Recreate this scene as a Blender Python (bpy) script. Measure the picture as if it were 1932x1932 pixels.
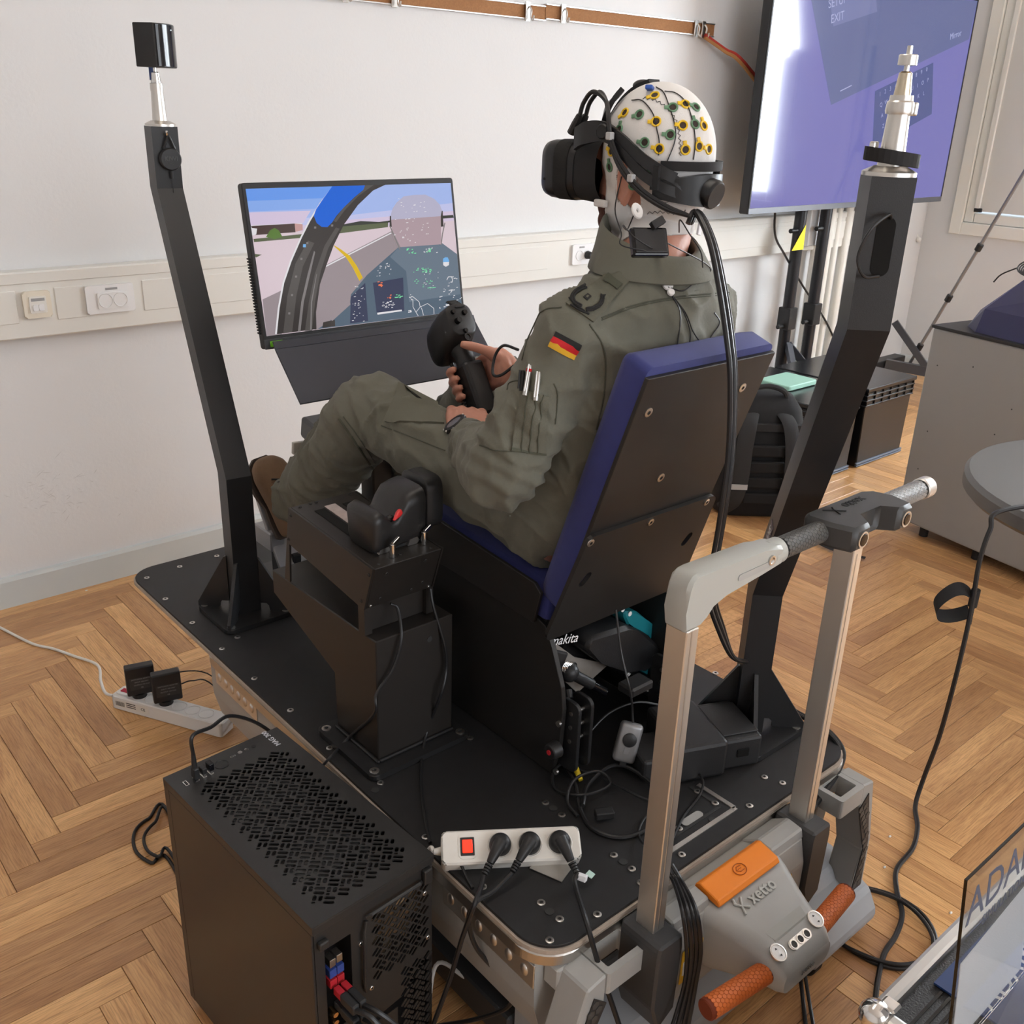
import bpy, bmesh, math, random
import numpy as np
from mathutils import Vector, Matrix, Euler
random.seed(7); np.random.seed(7)
for o in list(bpy.data.objects): bpy.data.objects.remove(o, do_unlink=True)
S = bpy.context.scene; COL = S.collection
# ------------------------------------------------------------ camera (from vanishing points of wall, parquet and posts)
RW = np.array([[0.75840323,-0.65105019,0.03095485],[-0.22738336,-0.30878827,-0.92355109],[0.6108366,0.69338551,-0.38222399]])
FPX = 1854.58; CAM = np.array([0,0,1.6])
cd = bpy.data.cameras.new('camera'); cam = bpy.data.objects.new('camera', cd); COL.objects.link(cam)
cd.sensor_width = 36; cd.lens = 36*FPX/1932; cd.sensor_fit = 'HORIZONTAL'; cd.clip_start = .02; cd.clip_end = 60
M3 = Matrix((RW[0], -RW[1], -RW[2])).transposed()
cam.matrix_world = Matrix.Translation(CAM) @ M3.to_4x4()
S.camera = cam
# ------------------------------------------------------------ world, light, exposure
W = bpy.data.worlds.new('world'); S.world = W; W.use_nodes = True
bg = W.node_tree.nodes['Background']; bg.inputs[0].default_value = (.80,.88,1,1); bg.inputs[1].default_value = 1.0
def area_light(name, loc, rot, sx, sy, power, col):
    l = bpy.data.lights.new(name,'AREA'); l.shape='RECTANGLE'; l.size=sx; l.size_y=sy; l.energy=power; l.color=col
    o = bpy.data.objects.new(name,l); COL.objects.link(o); o.location=loc; o.rotation_euler=rot; return o
# daylight standing in the three window openings (two in the right wall, one behind the photographer)
area_light('window_daylight', (6.47,0.35,1.72), (0,math.radians(72),0), 1.55, 2.5, 240, (.88,.94,1))
area_light('window_daylight', (1.6,-3.07,1.75), (math.radians(74),0,0), 3.6, 1.7, 90, (.93,.96,1))
area_light('ceiling_fill_light', (1.0,1.2,2.93), (0,0,0), 1.5, .35, 8, (1,.93,.84))  # weak warm fill added below the ceiling; no lamp fixture is modelled there
VS = S.view_settings; VS.view_transform='Standard'; VS.look='None'; VS.exposure=0.08; VS.gamma=1; VS.use_curve_mapping=False
# ------------------------------------------------------------ pixel -> place (photo frame 1932 x 1932)
def P(px,py,x=None,y=None,z=None,t=None):
    d = RW.T @ np.array([(px-966)/FPX,(py-966)/FPX,1.])
    if x is not None: t=(x-CAM[0])/d[0]
    elif y is not None: t=(y-CAM[1])/d[1]
    elif z is not None: t=(z-CAM[2])/d[2]
    return Vector(CAM+t*d)
def proj(p):
    c = RW @ (np.array(p)-CAM); return 966+FPX*c[0]/c[2], 966+FPX*c[1]/c[2]
def V(*a): return Vector(a)
# ------------------------------------------------------------ materials
MATS = {}
def mat(name, col, rough=.5, metal=0, bump=0, bscale=200, var=0, vscale=6, coat=0, emit=None, estr=1, trans=0, alpha=1, sheen=0, ior=1.45, spec=.5, aniso=None):
    if name in MATS: return MATS[name]
    m = bpy.data.materials.new(name); m.use_nodes=True; nt=m.node_tree; b=nt.nodes['Principled BSDF']
    c=(*col,1); b.inputs['Base Color'].default_value=c; b.inputs['Roughness'].default_value=rough; b.inputs['Metallic'].default_value=metal
    b.inputs['Coat Weight'].default_value=coat; b.inputs['Transmission Weight'].default_value=trans; b.inputs['Alpha'].default_value=alpha
    b.inputs['Sheen Weight'].default_value=sheen; b.inputs['IOR'].default_value=ior; b.inputs['Specular IOR Level'].default_value=spec
    if emit: b.inputs['Emission Color'].default_value=(*emit,1); b.inputs['Emission Strength'].default_value=estr
    if var or bump:
        tc=nt.nodes.new('ShaderNodeTexCoord')
    if var:
        n=nt.nodes.new('ShaderNodeTexNoise'); n.inputs['Scale'].default_value=vscale; n.inputs['Detail'].default_value=4
        nt.links.new(tc.outputs['Object'],n.inputs['Vector'])
        mx=nt.nodes.new('ShaderNodeMix'); mx.data_type='RGBA'
        mx.inputs[6].default_value=(*[max(0,k*(1-var)) for k in col],1); mx.inputs[7].default_value=(*[min(1,k*(1+var)) for k in col],1)
        nt.links.new(n.outputs['Fac'],mx.inputs[0]); nt.links.new(mx.outputs[2],b.inputs['Base Color'])
    if bump:
        n2=nt.nodes.new('ShaderNodeTexNoise'); n2.inputs['Scale'].default_value=bscale; n2.inputs['Detail'].default_value=3
        nt.links.new(tc.outputs['Object'],n2.inputs['Vector'])
        bp=nt.nodes.new('ShaderNodeBump'); bp.inputs['Strength'].default_value=bump; bp.inputs['Distance'].default_value=.002
        nt.links.new(n2.outputs['Fac'],bp.inputs['Height']); nt.links.new(bp.outputs['Normal'],b.inputs['Normal'])
    MATS[name]=m; return m
M = lambda n: MATS[n]
# ------------------------------------------------------------ objects: names, parents, labels
ORG = {}
def setp(o,label=None,cat=None,group=None,kind=None):
    if label: o['label']=label
    if cat: o['category']=cat
    if group: o['group']=group
    if kind: o['kind']=kind
    return o
def thing(name,label,cat,loc,group=None):
    o=bpy.data.objects.new(name,None); COL.objects.link(o); o.location=loc; o.empty_display_size=.05; ORG[o.name]=Vector(loc)
    return setp(o,label,cat,group)
class MB:
    """collects shapes in world coordinates, build() links them as one mesh object"""
    def __init__(s): s.v=[]; s.f=[]; s.mi=[]; s.cur=0
    def mat(s,i): s.cur=i; return s
    def add(s,vs,fs):
        o=len(s.v); s.v+=[tuple(p) for p in vs]
        for f in fs: s.f.append(tuple(i+o for i in f)); s.mi.append(s.cur)
        return s
    def bm(s,bm,mx=None):
        bm.verts.ensure_lookup_table(); bm.verts.index_update()
        vs=[(mx@v.co if mx else v.co.copy()) for v in bm.verts]; fs=[[v.index for v in f.verts] for f in bm.faces]; bm.free()
        return s.add(vs,fs)
    def box(s,c,size,rot=None,bev=0,seg=2,mx=None):
        b=bmesh.new(); bmesh.ops.create_cube(b,size=1); bmesh.ops.scale(b,vec=Vector(size),verts=b.verts)
        if bev: bmesh.ops.bevel(b,geom=b.edges[:],offset=bev,segments=seg,affect='EDGES',profile=.5)
        m=Matrix.Translation(Vector(c))
        if rot is not None: m=m@(rot.to_4x4() if isinstance(rot,Matrix) else Euler(rot).to_matrix().to_4x4())
        if mx: m=mx@m
        return s.bm(b,m)
    def bb(s,x0,x1,y0,y1,z0,z1,bev=0,seg=2): return s.box(((x0+x1)/2,(y0+y1)/2,(z0+z1)/2),(abs(x1-x0),abs(y1-y0),abs(z1-z0)),None,bev,seg)
    def frame(s,p0,p1,up=(0,0,1)):
        p0=Vector(p0); p1=Vector(p1); d=(p1-p0); L=d.length; d=d/L; u=Vector(up)
        if abs(d.dot(u))>.98: u=Vector((0,1,0))
        x=u.cross(d).normalized(); y=d.cross(x)
        return Matrix((x,y,d)).transposed(),L
    def beam(s,p0,p1,w,h,up=(0,0,1),bev=0):
        r,L=s.frame(p0,p1,up); return s.box((Vector(p0)+Vector(p1))/2,(w,h,L),r,bev)
    def cyl(s,p0,p1,r0,r1=None,n=20,bev=0):
        r1=r0 if r1 is None else r1
        fr,L=s.frame(p0,p1); vs=[];p0=Vector(p0)
        prof=[(0,r0),(L,r1)]
        if bev: prof=[(0,r0-bev),(bev,r0),(L-bev,r1),(L,r1-bev)]
        return s.lathe(p0,fr,prof,n)
    def lathe(s,p0,fr,prof,n=24,caps=True):
        p0=Vector(p0); vs=[]; fs=[]
        for z,r in prof:
            for i in range(n):
                a=2*math.pi*i/n; vs.append(p0+fr@Vector((r*math.cos(a),r*math.sin(a),z)))
        for k in range(len(prof)-1):
            for i in range(n):
                j=(i+1)%n; fs.append((k*n+i,k*n+j,(k+1)*n+j,(k+1)*n+i))
        if caps: fs.append(tuple(range(n))[::-1]); fs.append(tuple((len(prof)-1)*n+i for i in range(n)))
        return s.add(vs,fs)
    def lz(s,p0,prof,n=24): return s.lathe(p0,Matrix.Identity(3),prof,n)
    def tube(s,pts,r,n=8,closed=False,smooth=0,flat=1.0,caps=True):
        pts=[Vector(p) for p in pts]
        if smooth: pts=spline(pts,smooth,closed)
        m=len(pts); rs=[r]*m if not hasattr(r,'__len__') else list(np.interp(np.linspace(0,1,m),np.linspace(0,1,len(r)),r))
        T=[]
        for i in range(m):
            a=pts[(i-1)%m] if (closed or i>0) else pts[i]; b=pts[(i+1)%m] if (closed or i<m-1) else pts[i]
            d=(b-a); T.append(d.normalized() if d.length>1e-9 else Vector((0,0,1)))
        u=Vector((0,0,1)) if abs(T[0].z)<.9 else Vector((1,0,0)); x=u.cross(T[0]).normalized(); vs=[];fs=[]
        for i in range(m):
            x=(x-T[i]*x.dot(T[i]))
            x=x.normalized() if x.length>1e-6 else T[i].orthogonal().normalized()
            y=T[i].cross(x)
            for k in range(n):
                a=2*math.pi*k/n; vs.append(pts[i]+x*(rs[i]*math.cos(a))+y*(rs[i]*flat*math.sin(a)))
        for i in range(m-1 if not closed else m):
            for k in range(n):
                l=(k+1)%n; q=(i+1)%m; fs.append((i*n+k,i*n+l,q*n+l,q*n+k))
        if not closed and caps: fs.append(tuple(range(n))[::-1]); fs.append(tuple((m-1)*n+k for k in range(n)))
        return s.add(vs,fs)
    def prism(s,poly,O,ux,uy,uz,d0,d1,bev=0):
        """polygon (a,b) in plane O+a*ux+b*uy, from d0 to d1 along uz"""
        O=Vector(O);ux=Vector(ux);uy=Vector(uy);uz=Vector(uz)
        if bev:
            b=bmesh.new(); n=len(poly)
            a=[b.verts.new(O+ux*p[0]+uy*p[1]+uz*d0) for p in poly]; c=[b.verts.new(O+ux*p[0]+uy*p[1]+uz*d1) for p in poly]
            b.faces.new(a[::-1]); b.faces.new(c)
            for i in range(n): b.faces.new((a[i],a[(i+1)%n],c[(i+1)%n],c[i]))
            bmesh.ops.bevel(b,geom=b.edges[:],offset=bev,segments=1,affect='EDGES'); return s.bm(b)
        n=len(poly); vs=[O+ux*a+uy*b+uz*d0 for a,b in poly]+[O+ux*a+uy*b+uz*d1 for a,b in poly]
        fs=[tuple(range(n))[::-1],tuple(range(n,2*n))]+[(i,(i+1)%n,n+(i+1)%n,n+i) for i in range(n)]
        return s.add(vs,fs)
    def holed(s,outer,holes,O,ux,uy,uz,d0,d1):
        """plate with holes: polygon fill"""
        O=Vector(O);ux=Vector(ux);uy=Vector(uy);uz=Vector(uz)
        b=bmesh.new(); ed=[]
        loops=[outer]+holes
        for lp in loops:
            vv=[b.verts.new((p[0],p[1],0)) for p in lp]
            ed+=[b.edges.new((vv[i],vv[(i+1)%len(vv)])) for i in range(len(vv))]
        bmesh.ops.triangle_fill(b,use_beauty=True,use_dissolve=False,edges=ed)
        b.verts.ensure_lookup_table(); b.verts.index_update()
        co=[v.co.copy() for v in b.verts]; fs=[[v.index for v in f.verts] for f in b.faces]; N=len(co); b.free()
        vs=[O+ux*c.x+uy*c.y+uz*d1 for c in co]+[O+ux*c.x+uy*c.y+uz*d0 for c in co]
        F=[f if 1 else f for f in fs]+[[i+N for i in f][::-1] for f in fs]
        k=0
        for lp in loops:
            n=len(lp)
            for i in range(n): F.append((k+i,k+(i+1)%n,N+k+(i+1)%n,N+k+i))
            k+=n
        return s.add(vs,F)
    def ball(s,c,r,n=16,m=10,sc=(1,1,1),rot=None):
        vs=[];fs=[]; c=Vector(c); R=rot or Matrix.Identity(3)
        for j in range(m+1):
            t=math.pi*j/m
            for i in range(n):
                a=2*math.pi*i/n; vs.append(c+R@Vector((r*sc[0]*math.sin(t)*math.cos(a),r*sc[1]*math.sin(t)*math.sin(a),-r*sc[2]*math.cos(t))))
        for j in range(m):
            for i in range(n): fs.append((j*n+i,j*n+(i+1)%n,(j+1)*n+(i+1)%n,(j+1)*n+i))
        return s.add(vs,fs)
    def loft(s,rings,closed_ring=True,caps=True):
        n=len(rings[0]); vs=[p for r in rings for p in r]; fs=[]
        for k in range(len(rings)-1):
            for i in range(n if closed_ring else n-1):
                j=(i+1)%n; fs.append((k*n+i,k*n+j,(k+1)*n+j,(k+1)*n+i))
        if caps and closed_ring: fs.append(tuple(range(n))[::-1]); fs.append(tuple((len(rings)-1)*n+i for i in range(n)))
        return s.add(vs,fs)
    def quad(s,a,b,c,d): return s.add([a,b,c,d],[(0,1,2,3)])
    def build(s,name,mats,parent=None,smooth=False,label=None,cat=None,group=None,kind=None,weld=True,auto=None):
        if not s.v: return None
        vs=np.array(s.v,float)
        org=ORG[parent.name] if parent else Vector(((vs[:,0].min()+vs[:,0].max())/2,(vs[:,1].min()+vs[:,1].max())/2,vs[:,2].min()))
        me=bpy.data.meshes.new(name); me.from_pydata((vs-np.array(org)).tolist(),[],s.f)
        if not isinstance(mats,(list,tuple)): mats=[mats]
        for m in mats: me.materials.append(M(m) if isinstance(m,str) else m)
        if len(mats)>1: me.polygons.foreach_set('material_index',s.mi)
        b=bmesh.new(); b.from_mesh(me); bmesh.ops.recalc_face_normals(b,faces=b.faces)
        if smooth:
            ang=math.radians(auto or 38)
            for f in b.faces: f.smooth=True
            for e in b.edges:
                if len(e.link_faces)==2 and e.calc_face_angle(0)>ang: e.smooth=False
        b.to_mesh(me); b.free(); me.update()
        o=bpy.data.objects.new(name,me); COL.objects.link(o); o.name=name
        if parent: o.parent=parent
        else: o.location=org
        ORG[o.name]=Vector(org)
        return setp(o,label,cat,group,kind)
def spline(pts,k=8,closed=False):
    pts=[Vector(p) for p in pts]; n=len(pts); out=[]
    if n<3 and not closed:
        return [pts[0].lerp(pts[1],i/k) for i in range(k+1)]
    rng=range(n if closed else n-1)
    for i in rng:
        p0=pts[(i-1)%n] if (closed or i>0) else pts[0]*2-pts[1]; p1=pts[i]; p2=pts[(i+1)%n]; p3=pts[(i+2)%n] if (closed or i<n-2) else pts[-1]*2-pts[-2]
        for j in range(k):
            t=j/k; out.append(.5*((2*p1)+(p2-p0)*t+(2*p0-5*p1+4*p2-p3)*t*t+(3*p1-p0-3*p2+p3)*t**3))
    if not closed: out.append(pts[-1])
    return out
def copy_obj(o,parent=None,loc=None,name=None):
    c=o.copy(); COL.objects.link(c); c.parent=parent
    if loc is not None: c.location=loc
    ORG[c.name]=Vector(loc if loc is not None else o.location)
    return c
def text_mesh(name,body,size,O,ux,uy,material,parent,depth=.0004,align='CENTER',bold=0,shear=0,spacing=1,label=None):
    """flat lettering: O centre, ux reading direction, uy up"""
    cu=bpy.data.curves.new(name,'FONT'); cu.body=body; cu.size=size; cu.align_x=align; cu.align_y='CENTER'; cu.extrude=depth; cu.offset=bold; cu.shear=shear; cu.space_character=spacing; cu.resolution_u=3
    t=bpy.data.objects.new('tmp_text',cu); COL.objects.link(t); bpy.context.view_layer.update()
    me=bpy.data.meshes.new_from_object(t.evaluated_get(bpy.context.evaluated_depsgraph_get())); bpy.data.objects.remove(t); bpy.data.curves.remove(cu)
    ux=Vector(ux).normalized(); uy=Vector(uy); uy=(uy-ux*uy.dot(ux)).normalized(); uz=ux.cross(uy)
    R=Matrix((ux,uy,uz)).transposed().to_4x4(); R.translation=Vector(O)-(ORG[parent.name] if parent else Vector((0,0,0)))
    me.transform(R); me.materials.clear(); me.materials.append(M(material)); me.name=name
    o=bpy.data.objects.new(name,me); COL.objects.link(o); o.parent=parent; ORG[o.name]=ORG[parent.name] if parent else Vector((0,0,0))
    if label: o['label']=label
    return o
def rrect(w,h,r,n=5,cx=0,cy=0):
    out=[]
    for (sx,sy,a0) in ((1,1,0),(-1,1,90),(-1,-1,180),(1,-1,270)):
        for i in range(n+1):
            a=math.radians(a0+90*i/n); out.append((cx+sx*(w/2-r)+r*math.cos(a),cy+sy*(h/2-r)+r*math.sin(a)))
    return out
def screw(parent,p,nrm=(0,0,1),r=.006,name='screw',dark=False):
    """flat countersunk screw head with a hex recess"""
    mb=MB(); p=Vector(p); nrm=Vector(nrm).normalized(); fr,_=mb.frame(p,p+nrm)
    mb.lathe(p-nrm*.001,fr,[(0,r),(.0018,r),(.0023,r*.82),(.0023,r*.42)],14,caps=False)
    mb.mat(1).lathe(p-nrm*.001,fr,[(.0024,r*.42),(.0008,r*.36),(.0008,.0001)],6,caps=False)
    return mb.build(name,['screw_dark' if dark else 'zinc','recess'],parent,smooth=True,auto=25)
mat('zinc',(.62,.6,.57),.3,1); mat('recess',(.03,.03,.03),.6); mat('screw_dark',(.05,.048,.046),.45,.6)
mat('black_powder',(.016,.016,.017),.42,0,.10,700); mat('black_plastic',(.018,.018,.019),.45,0,.06,900); mat('black_matte',(.012,.012,.013),.75)
mat('black_gloss',(.006,.006,.008),.12); mat('cable_black',(.015,.015,.016),.38); mat('cable_white',(.82,.80,.76),.4)
mat('rubber',(.02,.02,.021),.65); mat('chrome',(.75,.74,.72),.15,1); mat('alu',(.62,.60,.57),.38,1); mat('alu_light',(.72,.70,.66),.42,1,.03,300)
mat('white_plastic',(.80,.78,.73),.4); mat('pure_white',(.86,.86,.86),.45); mat('cream_plastic',(.80,.74,.62),.4)
mat('print_white',(.85,.85,.85),.5); mat('print_black',(.02,.02,.02),.6); mat('print_grey',(.35,.35,.35),.6)
# ============================================================ ROOM
YW=3.283; XR=6.40; XL=-2.2; YF=-3.1; ZC=3.0
def wall_mat(name,col,stain=False):
    m=mat(name,col,.88,0,.25,90,.025,1.3)
    return m
wall_mat('wall_paint',(.745,.742,.738)); mat('ceiling_paint',(.86,.85,.83),.9); mat('skirting',(.60,.635,.63),.5,0,.05,60,.06,5); mat('trunking_pvc',(.78,.765,.715),.42)
mat('window_white',(.84,.82,.76),.4); mat('blind_fabric',(.70,.69,.65),.9,0,.1,400); mat('dust_smudge',(.62,.61,.60),.95)
mat('mortar_dark',(.10,.06,.03),.9)
# --- oak plank material: colour per plank (Object Info random), grain along the plank
def oak():
    m=bpy.data.materials.new('oak_parquet'); m.use_nodes=True; nt=m.node_tree; N=nt.nodes; Lk=nt.links; b=N['Principled BSDF']
    tc=N.new('ShaderNodeTexCoord'); oi=N.new('ShaderNodeObjectInfo'); geo=N.new('ShaderNodeNewGeometry')
    off=N.new('ShaderNodeVectorMath'); off.operation='SCALE'; Lk.new(oi.outputs['Random'],off.inputs['Scale']); off.inputs[0].default_value=(13,29,7)
    addv=N.new('ShaderNodeVectorMath'); Lk.new(tc.outputs['Object'],addv.inputs[0]); Lk.new(off.outputs[0],addv.inputs[1])
    mp=N.new('ShaderNodeMapping'); mp.inputs['Scale'].default_value=(34,3.2,34); Lk.new(addv.outputs[0],mp.inputs['Vector'])
    n1=N.new('ShaderNodeTexNoise'); n1.inputs['Scale'].default_value=1; n1.inputs['Detail'].default_value=7; n1.inputs['Distortion'].default_value=.9; Lk.new(mp.outputs[0],n1.inputs['Vector'])
    mp2=N.new('ShaderNodeMapping'); mp2.inputs['Scale'].default_value=(420,20,420); Lk.new(addv.outputs[0],mp2.inputs['Vector'])
    n2=N.new('ShaderNodeTexNoise'); n2.inputs['Scale'].default_value=1; n2.inputs['Detail'].default_value=3; Lk.new(mp2.outputs[0],n2.inputs['Vector'])
    mp3=N.new('ShaderNodeMapping'); mp3.inputs['Scale'].default_value=(9,2.2,9); Lk.new(addv.outputs[0],mp3.inputs['Vector'])
    wv=N.new('ShaderNodeTexWave'); wv.inputs['Scale'].default_value=5; wv.inputs['Distortion'].default_value=7; wv.inputs['Detail'].default_value=3; wv.inputs['Detail Scale'].default_value=1.4; Lk.new(mp3.outputs[0],wv.inputs['Vector'])
    r1=N.new('ShaderNodeValToRGB'); e=r1.color_ramp.elements; e[0].position=.28; e[0].color=(.56,.305,.130,1); e[1].position=.74; e[1].color=(.80,.50,.235,1)
    Lk.new(n1.outputs['Fac'],r1.inputs[0])
    r2=N.new('ShaderNodeValToRGB'); e=r2.color_ramp.elements; e[0].position=0; e[0].color=(.72,.63,.58,1); e[1].position=1; e[1].color=(1.18,1.15,1.08,1)
    e2=r2.color_ramp.elements.new(.5); e2.color=(.96,.90,.84,1); Lk.new(oi.outputs['Random'],r2.inputs[0])
    mul=N.new('ShaderNodeMix'); mul.data_type='RGBA'; mul.blend_type='MULTIPLY'; mul.inputs[0].default_value=1; Lk.new(r1.outputs[0],mul.inputs[6]); Lk.new(r2.outputs[0],mul.inputs[7])
    r3=N.new('ShaderNodeValToRGB'); e=r3.color_ramp.elements; e[0].position=.30; e[0].color=(.62,.55,.5,1); e[1].position=.52; e[1].color=(1,1,1,1); Lk.new(n2.outputs['Fac'],r3.inputs[0])
    mul2=N.new('ShaderNodeMix'); mul2.data_type='RGBA'; mul2.blend_type='MULTIPLY'; mul2.inputs[0].default_value=.75; Lk.new(mul.outputs[2],mul2.inputs[6]); Lk.new(r3.outputs[0],mul2.inputs[7])
    r4=N.new('ShaderNodeValToRGB'); e=r4.color_ramp.elements; e[0].position=.0; e[0].color=(.80,.74,.68,1); e[1].position=.35; e[1].color=(1,1,1,1); Lk.new(wv.outputs['Fac'],r4.inputs[0])
    mul3=N.new('ShaderNodeMix'); mul3.data_type='RGBA'; mul3.blend_type='MULTIPLY'; mul3.inputs[0].default_value=.6; Lk.new(mul2.outputs[2],mul3.inputs[6]); Lk.new(r4.outputs[0],mul3.inputs[7])
    Lk.new(mul3.outputs[2],b.inputs['Base Color'])
    b.inputs['Roughness'].default_value=.30; b.inputs['Coat Weight'].default_value=.12; b.inputs['Coat Roughness'].default_value=.25
    bp=N.new('ShaderNodeBump'); bp.inputs['Strength'].default_value=.12; bp.inputs['Distance'].default_value=.001; Lk.new(n2.outputs['Fac'],bp.inputs['Height']); Lk.new(bp.outputs[0],b.inputs['Normal'])
    MATS['oak_parquet']=m
oak()
fl=MB().bb(XL-.15,XR+.15,YF-.15,YW+.15,-.08,-.011).build('floor','mortar_dark',kind='structure')
# herringbone: 500 x 67 mm staves along X and Y
PW,PL=.0668,.50; hx,hy=.566,2.245
b=bmesh.new(); bmesh.ops.create_cube(b,size=1); bmesh.ops.scale(b,vec=(PW-.0011,PL-.0011,.012),verts=b.verts)
bmesh.ops.bevel(b,geom=[e for e in b.edges if all(v.co.z>0 for v in e.verts)],offset=.0008,segments=1,affect='EDGES')
pme=bpy.data.meshes.new('plank'); b.to_mesh(pme); b.free(); pme.materials.append(M('oak_parquet'))
cand=[]
for i in range(-120,121):
    for j in range(-14,15):
        ox=hx+i*PW+j*PL; oy=hy+i*PW-j*PL
        for kind in (0,1):
            cx,cy=(ox+PW/2,oy+PL/2) if kind==0 else (ox+PL/2,oy-PW/2)
            ex,ey=(PW/2,PL/2) if kind==0 else (PL/2,PW/2)
            if cx-ex<XL or cx+ex>XR+.3 or cy-ey<YF or cy+ey>YW+.02+ey*2: continue
            if cx-ex>XR or cy-ey>YW: continue
            cand.append((cx,cy,kind))
def seen(c):
    # how large the stave shows: visible in frame and not under the simulator, tower, cabinet
    cx,cy,k=c; n=0
    for a in (-.48,-.25,0,.25,.48):
        q=(cx+(a*PL if k else 0),cy+(0 if k else a*PL),0)
        d=(RW@(np.array(q)-CAM))
        if d[2]<.3: continue
        u,v=proj(q)
        if not(-10<u<1942 and -10<v<1942): continue
        # hidden behind platform / tower / cabinet silhouettes
        if 420<u<1200 and v>1120+ (u-420)*.2 and v<1560: continue
        if 330<u<810 and v>1480 : continue
        if 300<u<1330 and v<1300 and u>450: continue
        if 850<u<1180 and v<1800: continue
        if 1180<u<1480 and v>1150 and v<1700: continue
        n+=1/d[2]**2
    return n
sc=sorted([(seen(c),c) for c in cand],key=lambda a:-a[0])
rest=[MB(),MB()]; cnt=0
for s_,c in sc:
    if cnt<299 and s_>0:
        o=bpy.data.objects.new('plank',pme); COL.objects.link(o); o.parent=fl; o.location=Vector((c[0],c[1],-.006))-ORG['floor']; o.rotation_euler=(0,0,math.pi/2 if c[2] else 0); cnt+=1
    else:
        e=(PL,PW) if c[2] else (PW,PL)
        x0,x1,y0,y1=c[0]-e[0]/2+.0006,c[0]+e[0]/2-.0006,c[1]-e[1]/2+.0006,c[1]+e[1]/2-.0006
        rest[c[2]].add([(x0,y0,0),(x1,y0,0),(x1,y1,0),(x0,y1,0),(x0,y0,-.011),(x1,y0,-.011),(x1,y1,-.011),(x0,y1,-.011)],[(0,1,2,3),(0,4,5,1),(1,5,6,2),(2,6,7,3),(3,7,4,0)])
# the staves that show smallest: one joined part, colour per island
om=M('oak_parquet').copy(); om.name='oak_parquet_far'; MATS['oak_parquet_far']=om
nt=om.node_tree; g=nt.nodes.new('ShaderNodeNewGeometry'); oi=[n for n in nt.nodes if n.type=='OBJECT_INFO'][0]
for l in list(nt.links):
    if l.from_node==oi: nt.links.new(g.outputs['Random Per Island'],l.to_socket)
om2=om.copy(); om2.name='oak_parquet_far_across'; MATS['oak_parquet_far_across']=om2
for nd in om2.node_tree.nodes:
    if nd.type=='MAPPING': sx,sy,sz=nd.inputs['Scale'].default_value; nd.inputs['Scale'].default_value=(sy,sx,sz)
for k,m_ in ((0,'oak_parquet_far'),(1,'oak_parquet_far_across')):
    ro=rest[k].build('plank',m_,fl,kind='stuff'); ro['label']='oak staves of the far and hidden floor'
# walls and ceiling (openings where the windows are)
def wall(name,O,ux,uy,uz,w,h,holes,m='wall_paint'):
    mb=MB(); mb.holed([(0,0),(w,0),(w,h),(0,h)],[[(a,c),(b_,c),(b_,d),(a,d)] for a,b_,c,d in holes],O,ux,uy,uz,0,.12); return mb.build(name,m,kind='structure')
wb=wall('wall_back',(XL,YW,0),(1,0,0),(0,0,1),(0,1,0),XR-XL,ZC,[])
wr=wall('wall_right',(XR,YF,0),(0,1,0),(0,0,1),(1,0,0),YW-YF,ZC,[(-0.9-YF,1.6-YF,.93,2.5),(2.02-YF,3.10-YF,.93,2.5)])
wall('wall_left',(XL,YF,0),(0,1,0),(0,0,1),(-1,0,0),YW-YF,ZC,[])
wall('wall_front',(XL,YF,0),(1,0,0),(0,0,1),(0,-1,0),XR-XL,ZC,[(-.2-XL,3.4-XL,.9,2.6)])
MB().bb(XL-.12,XR+.12,YF-.12,YW+.12,ZC,ZC+.1).build('ceiling','ceiling_paint',kind='structure')
# skirting boards
def skirt(name,p0,p1,n):
    n=Vector(n); d=Vector(p1)-Vector(p0); L=d.length; d/=L
    MB().prism([(0,0),(.018,0),(.018,.092),(.013,.104),(0,.106)],p0,n,(0,0,1),d,0,L).build(name,'skirting',kind='structure')
skirt('baseboard_back',(XL,YW,0),(XR,YW,0),(0,-1,0)); skirt('baseboard_right',(XR,YF,0),(XR,YW-.018,0),(-1,0,0)); skirt('baseboard_left',(XL,YF,0),(XL,YW-.018,0),(1,0,0))
# scuff marks low on the back wall (worn paint, own shape)
sm=MB()
rs=random.Random(3)
for (px,py,n) in ((100,940,26),(60,920,10),(130,905,9),(215,945,4),(390,300,0)):
    for k in range(n):
        q=P(px+rs.gauss(0,26),py+rs.gauss(0,22),y=YW-.0006); a=rs.uniform(-.9,.9); L=rs.uniform(.004,.022); w=rs.uniform(.0006,.0016)
        ux=Vector((math.cos(a),0,math.sin(a))); uy=Vector((-math.sin(a),0,math.cos(a)))
        sm.quad(q-ux*L,q-uy*w,q+ux*L,q+uy*w)
sm.build('scuff_marks','dust_smudge',wb,label='grey scuff marks on the paint')
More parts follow.
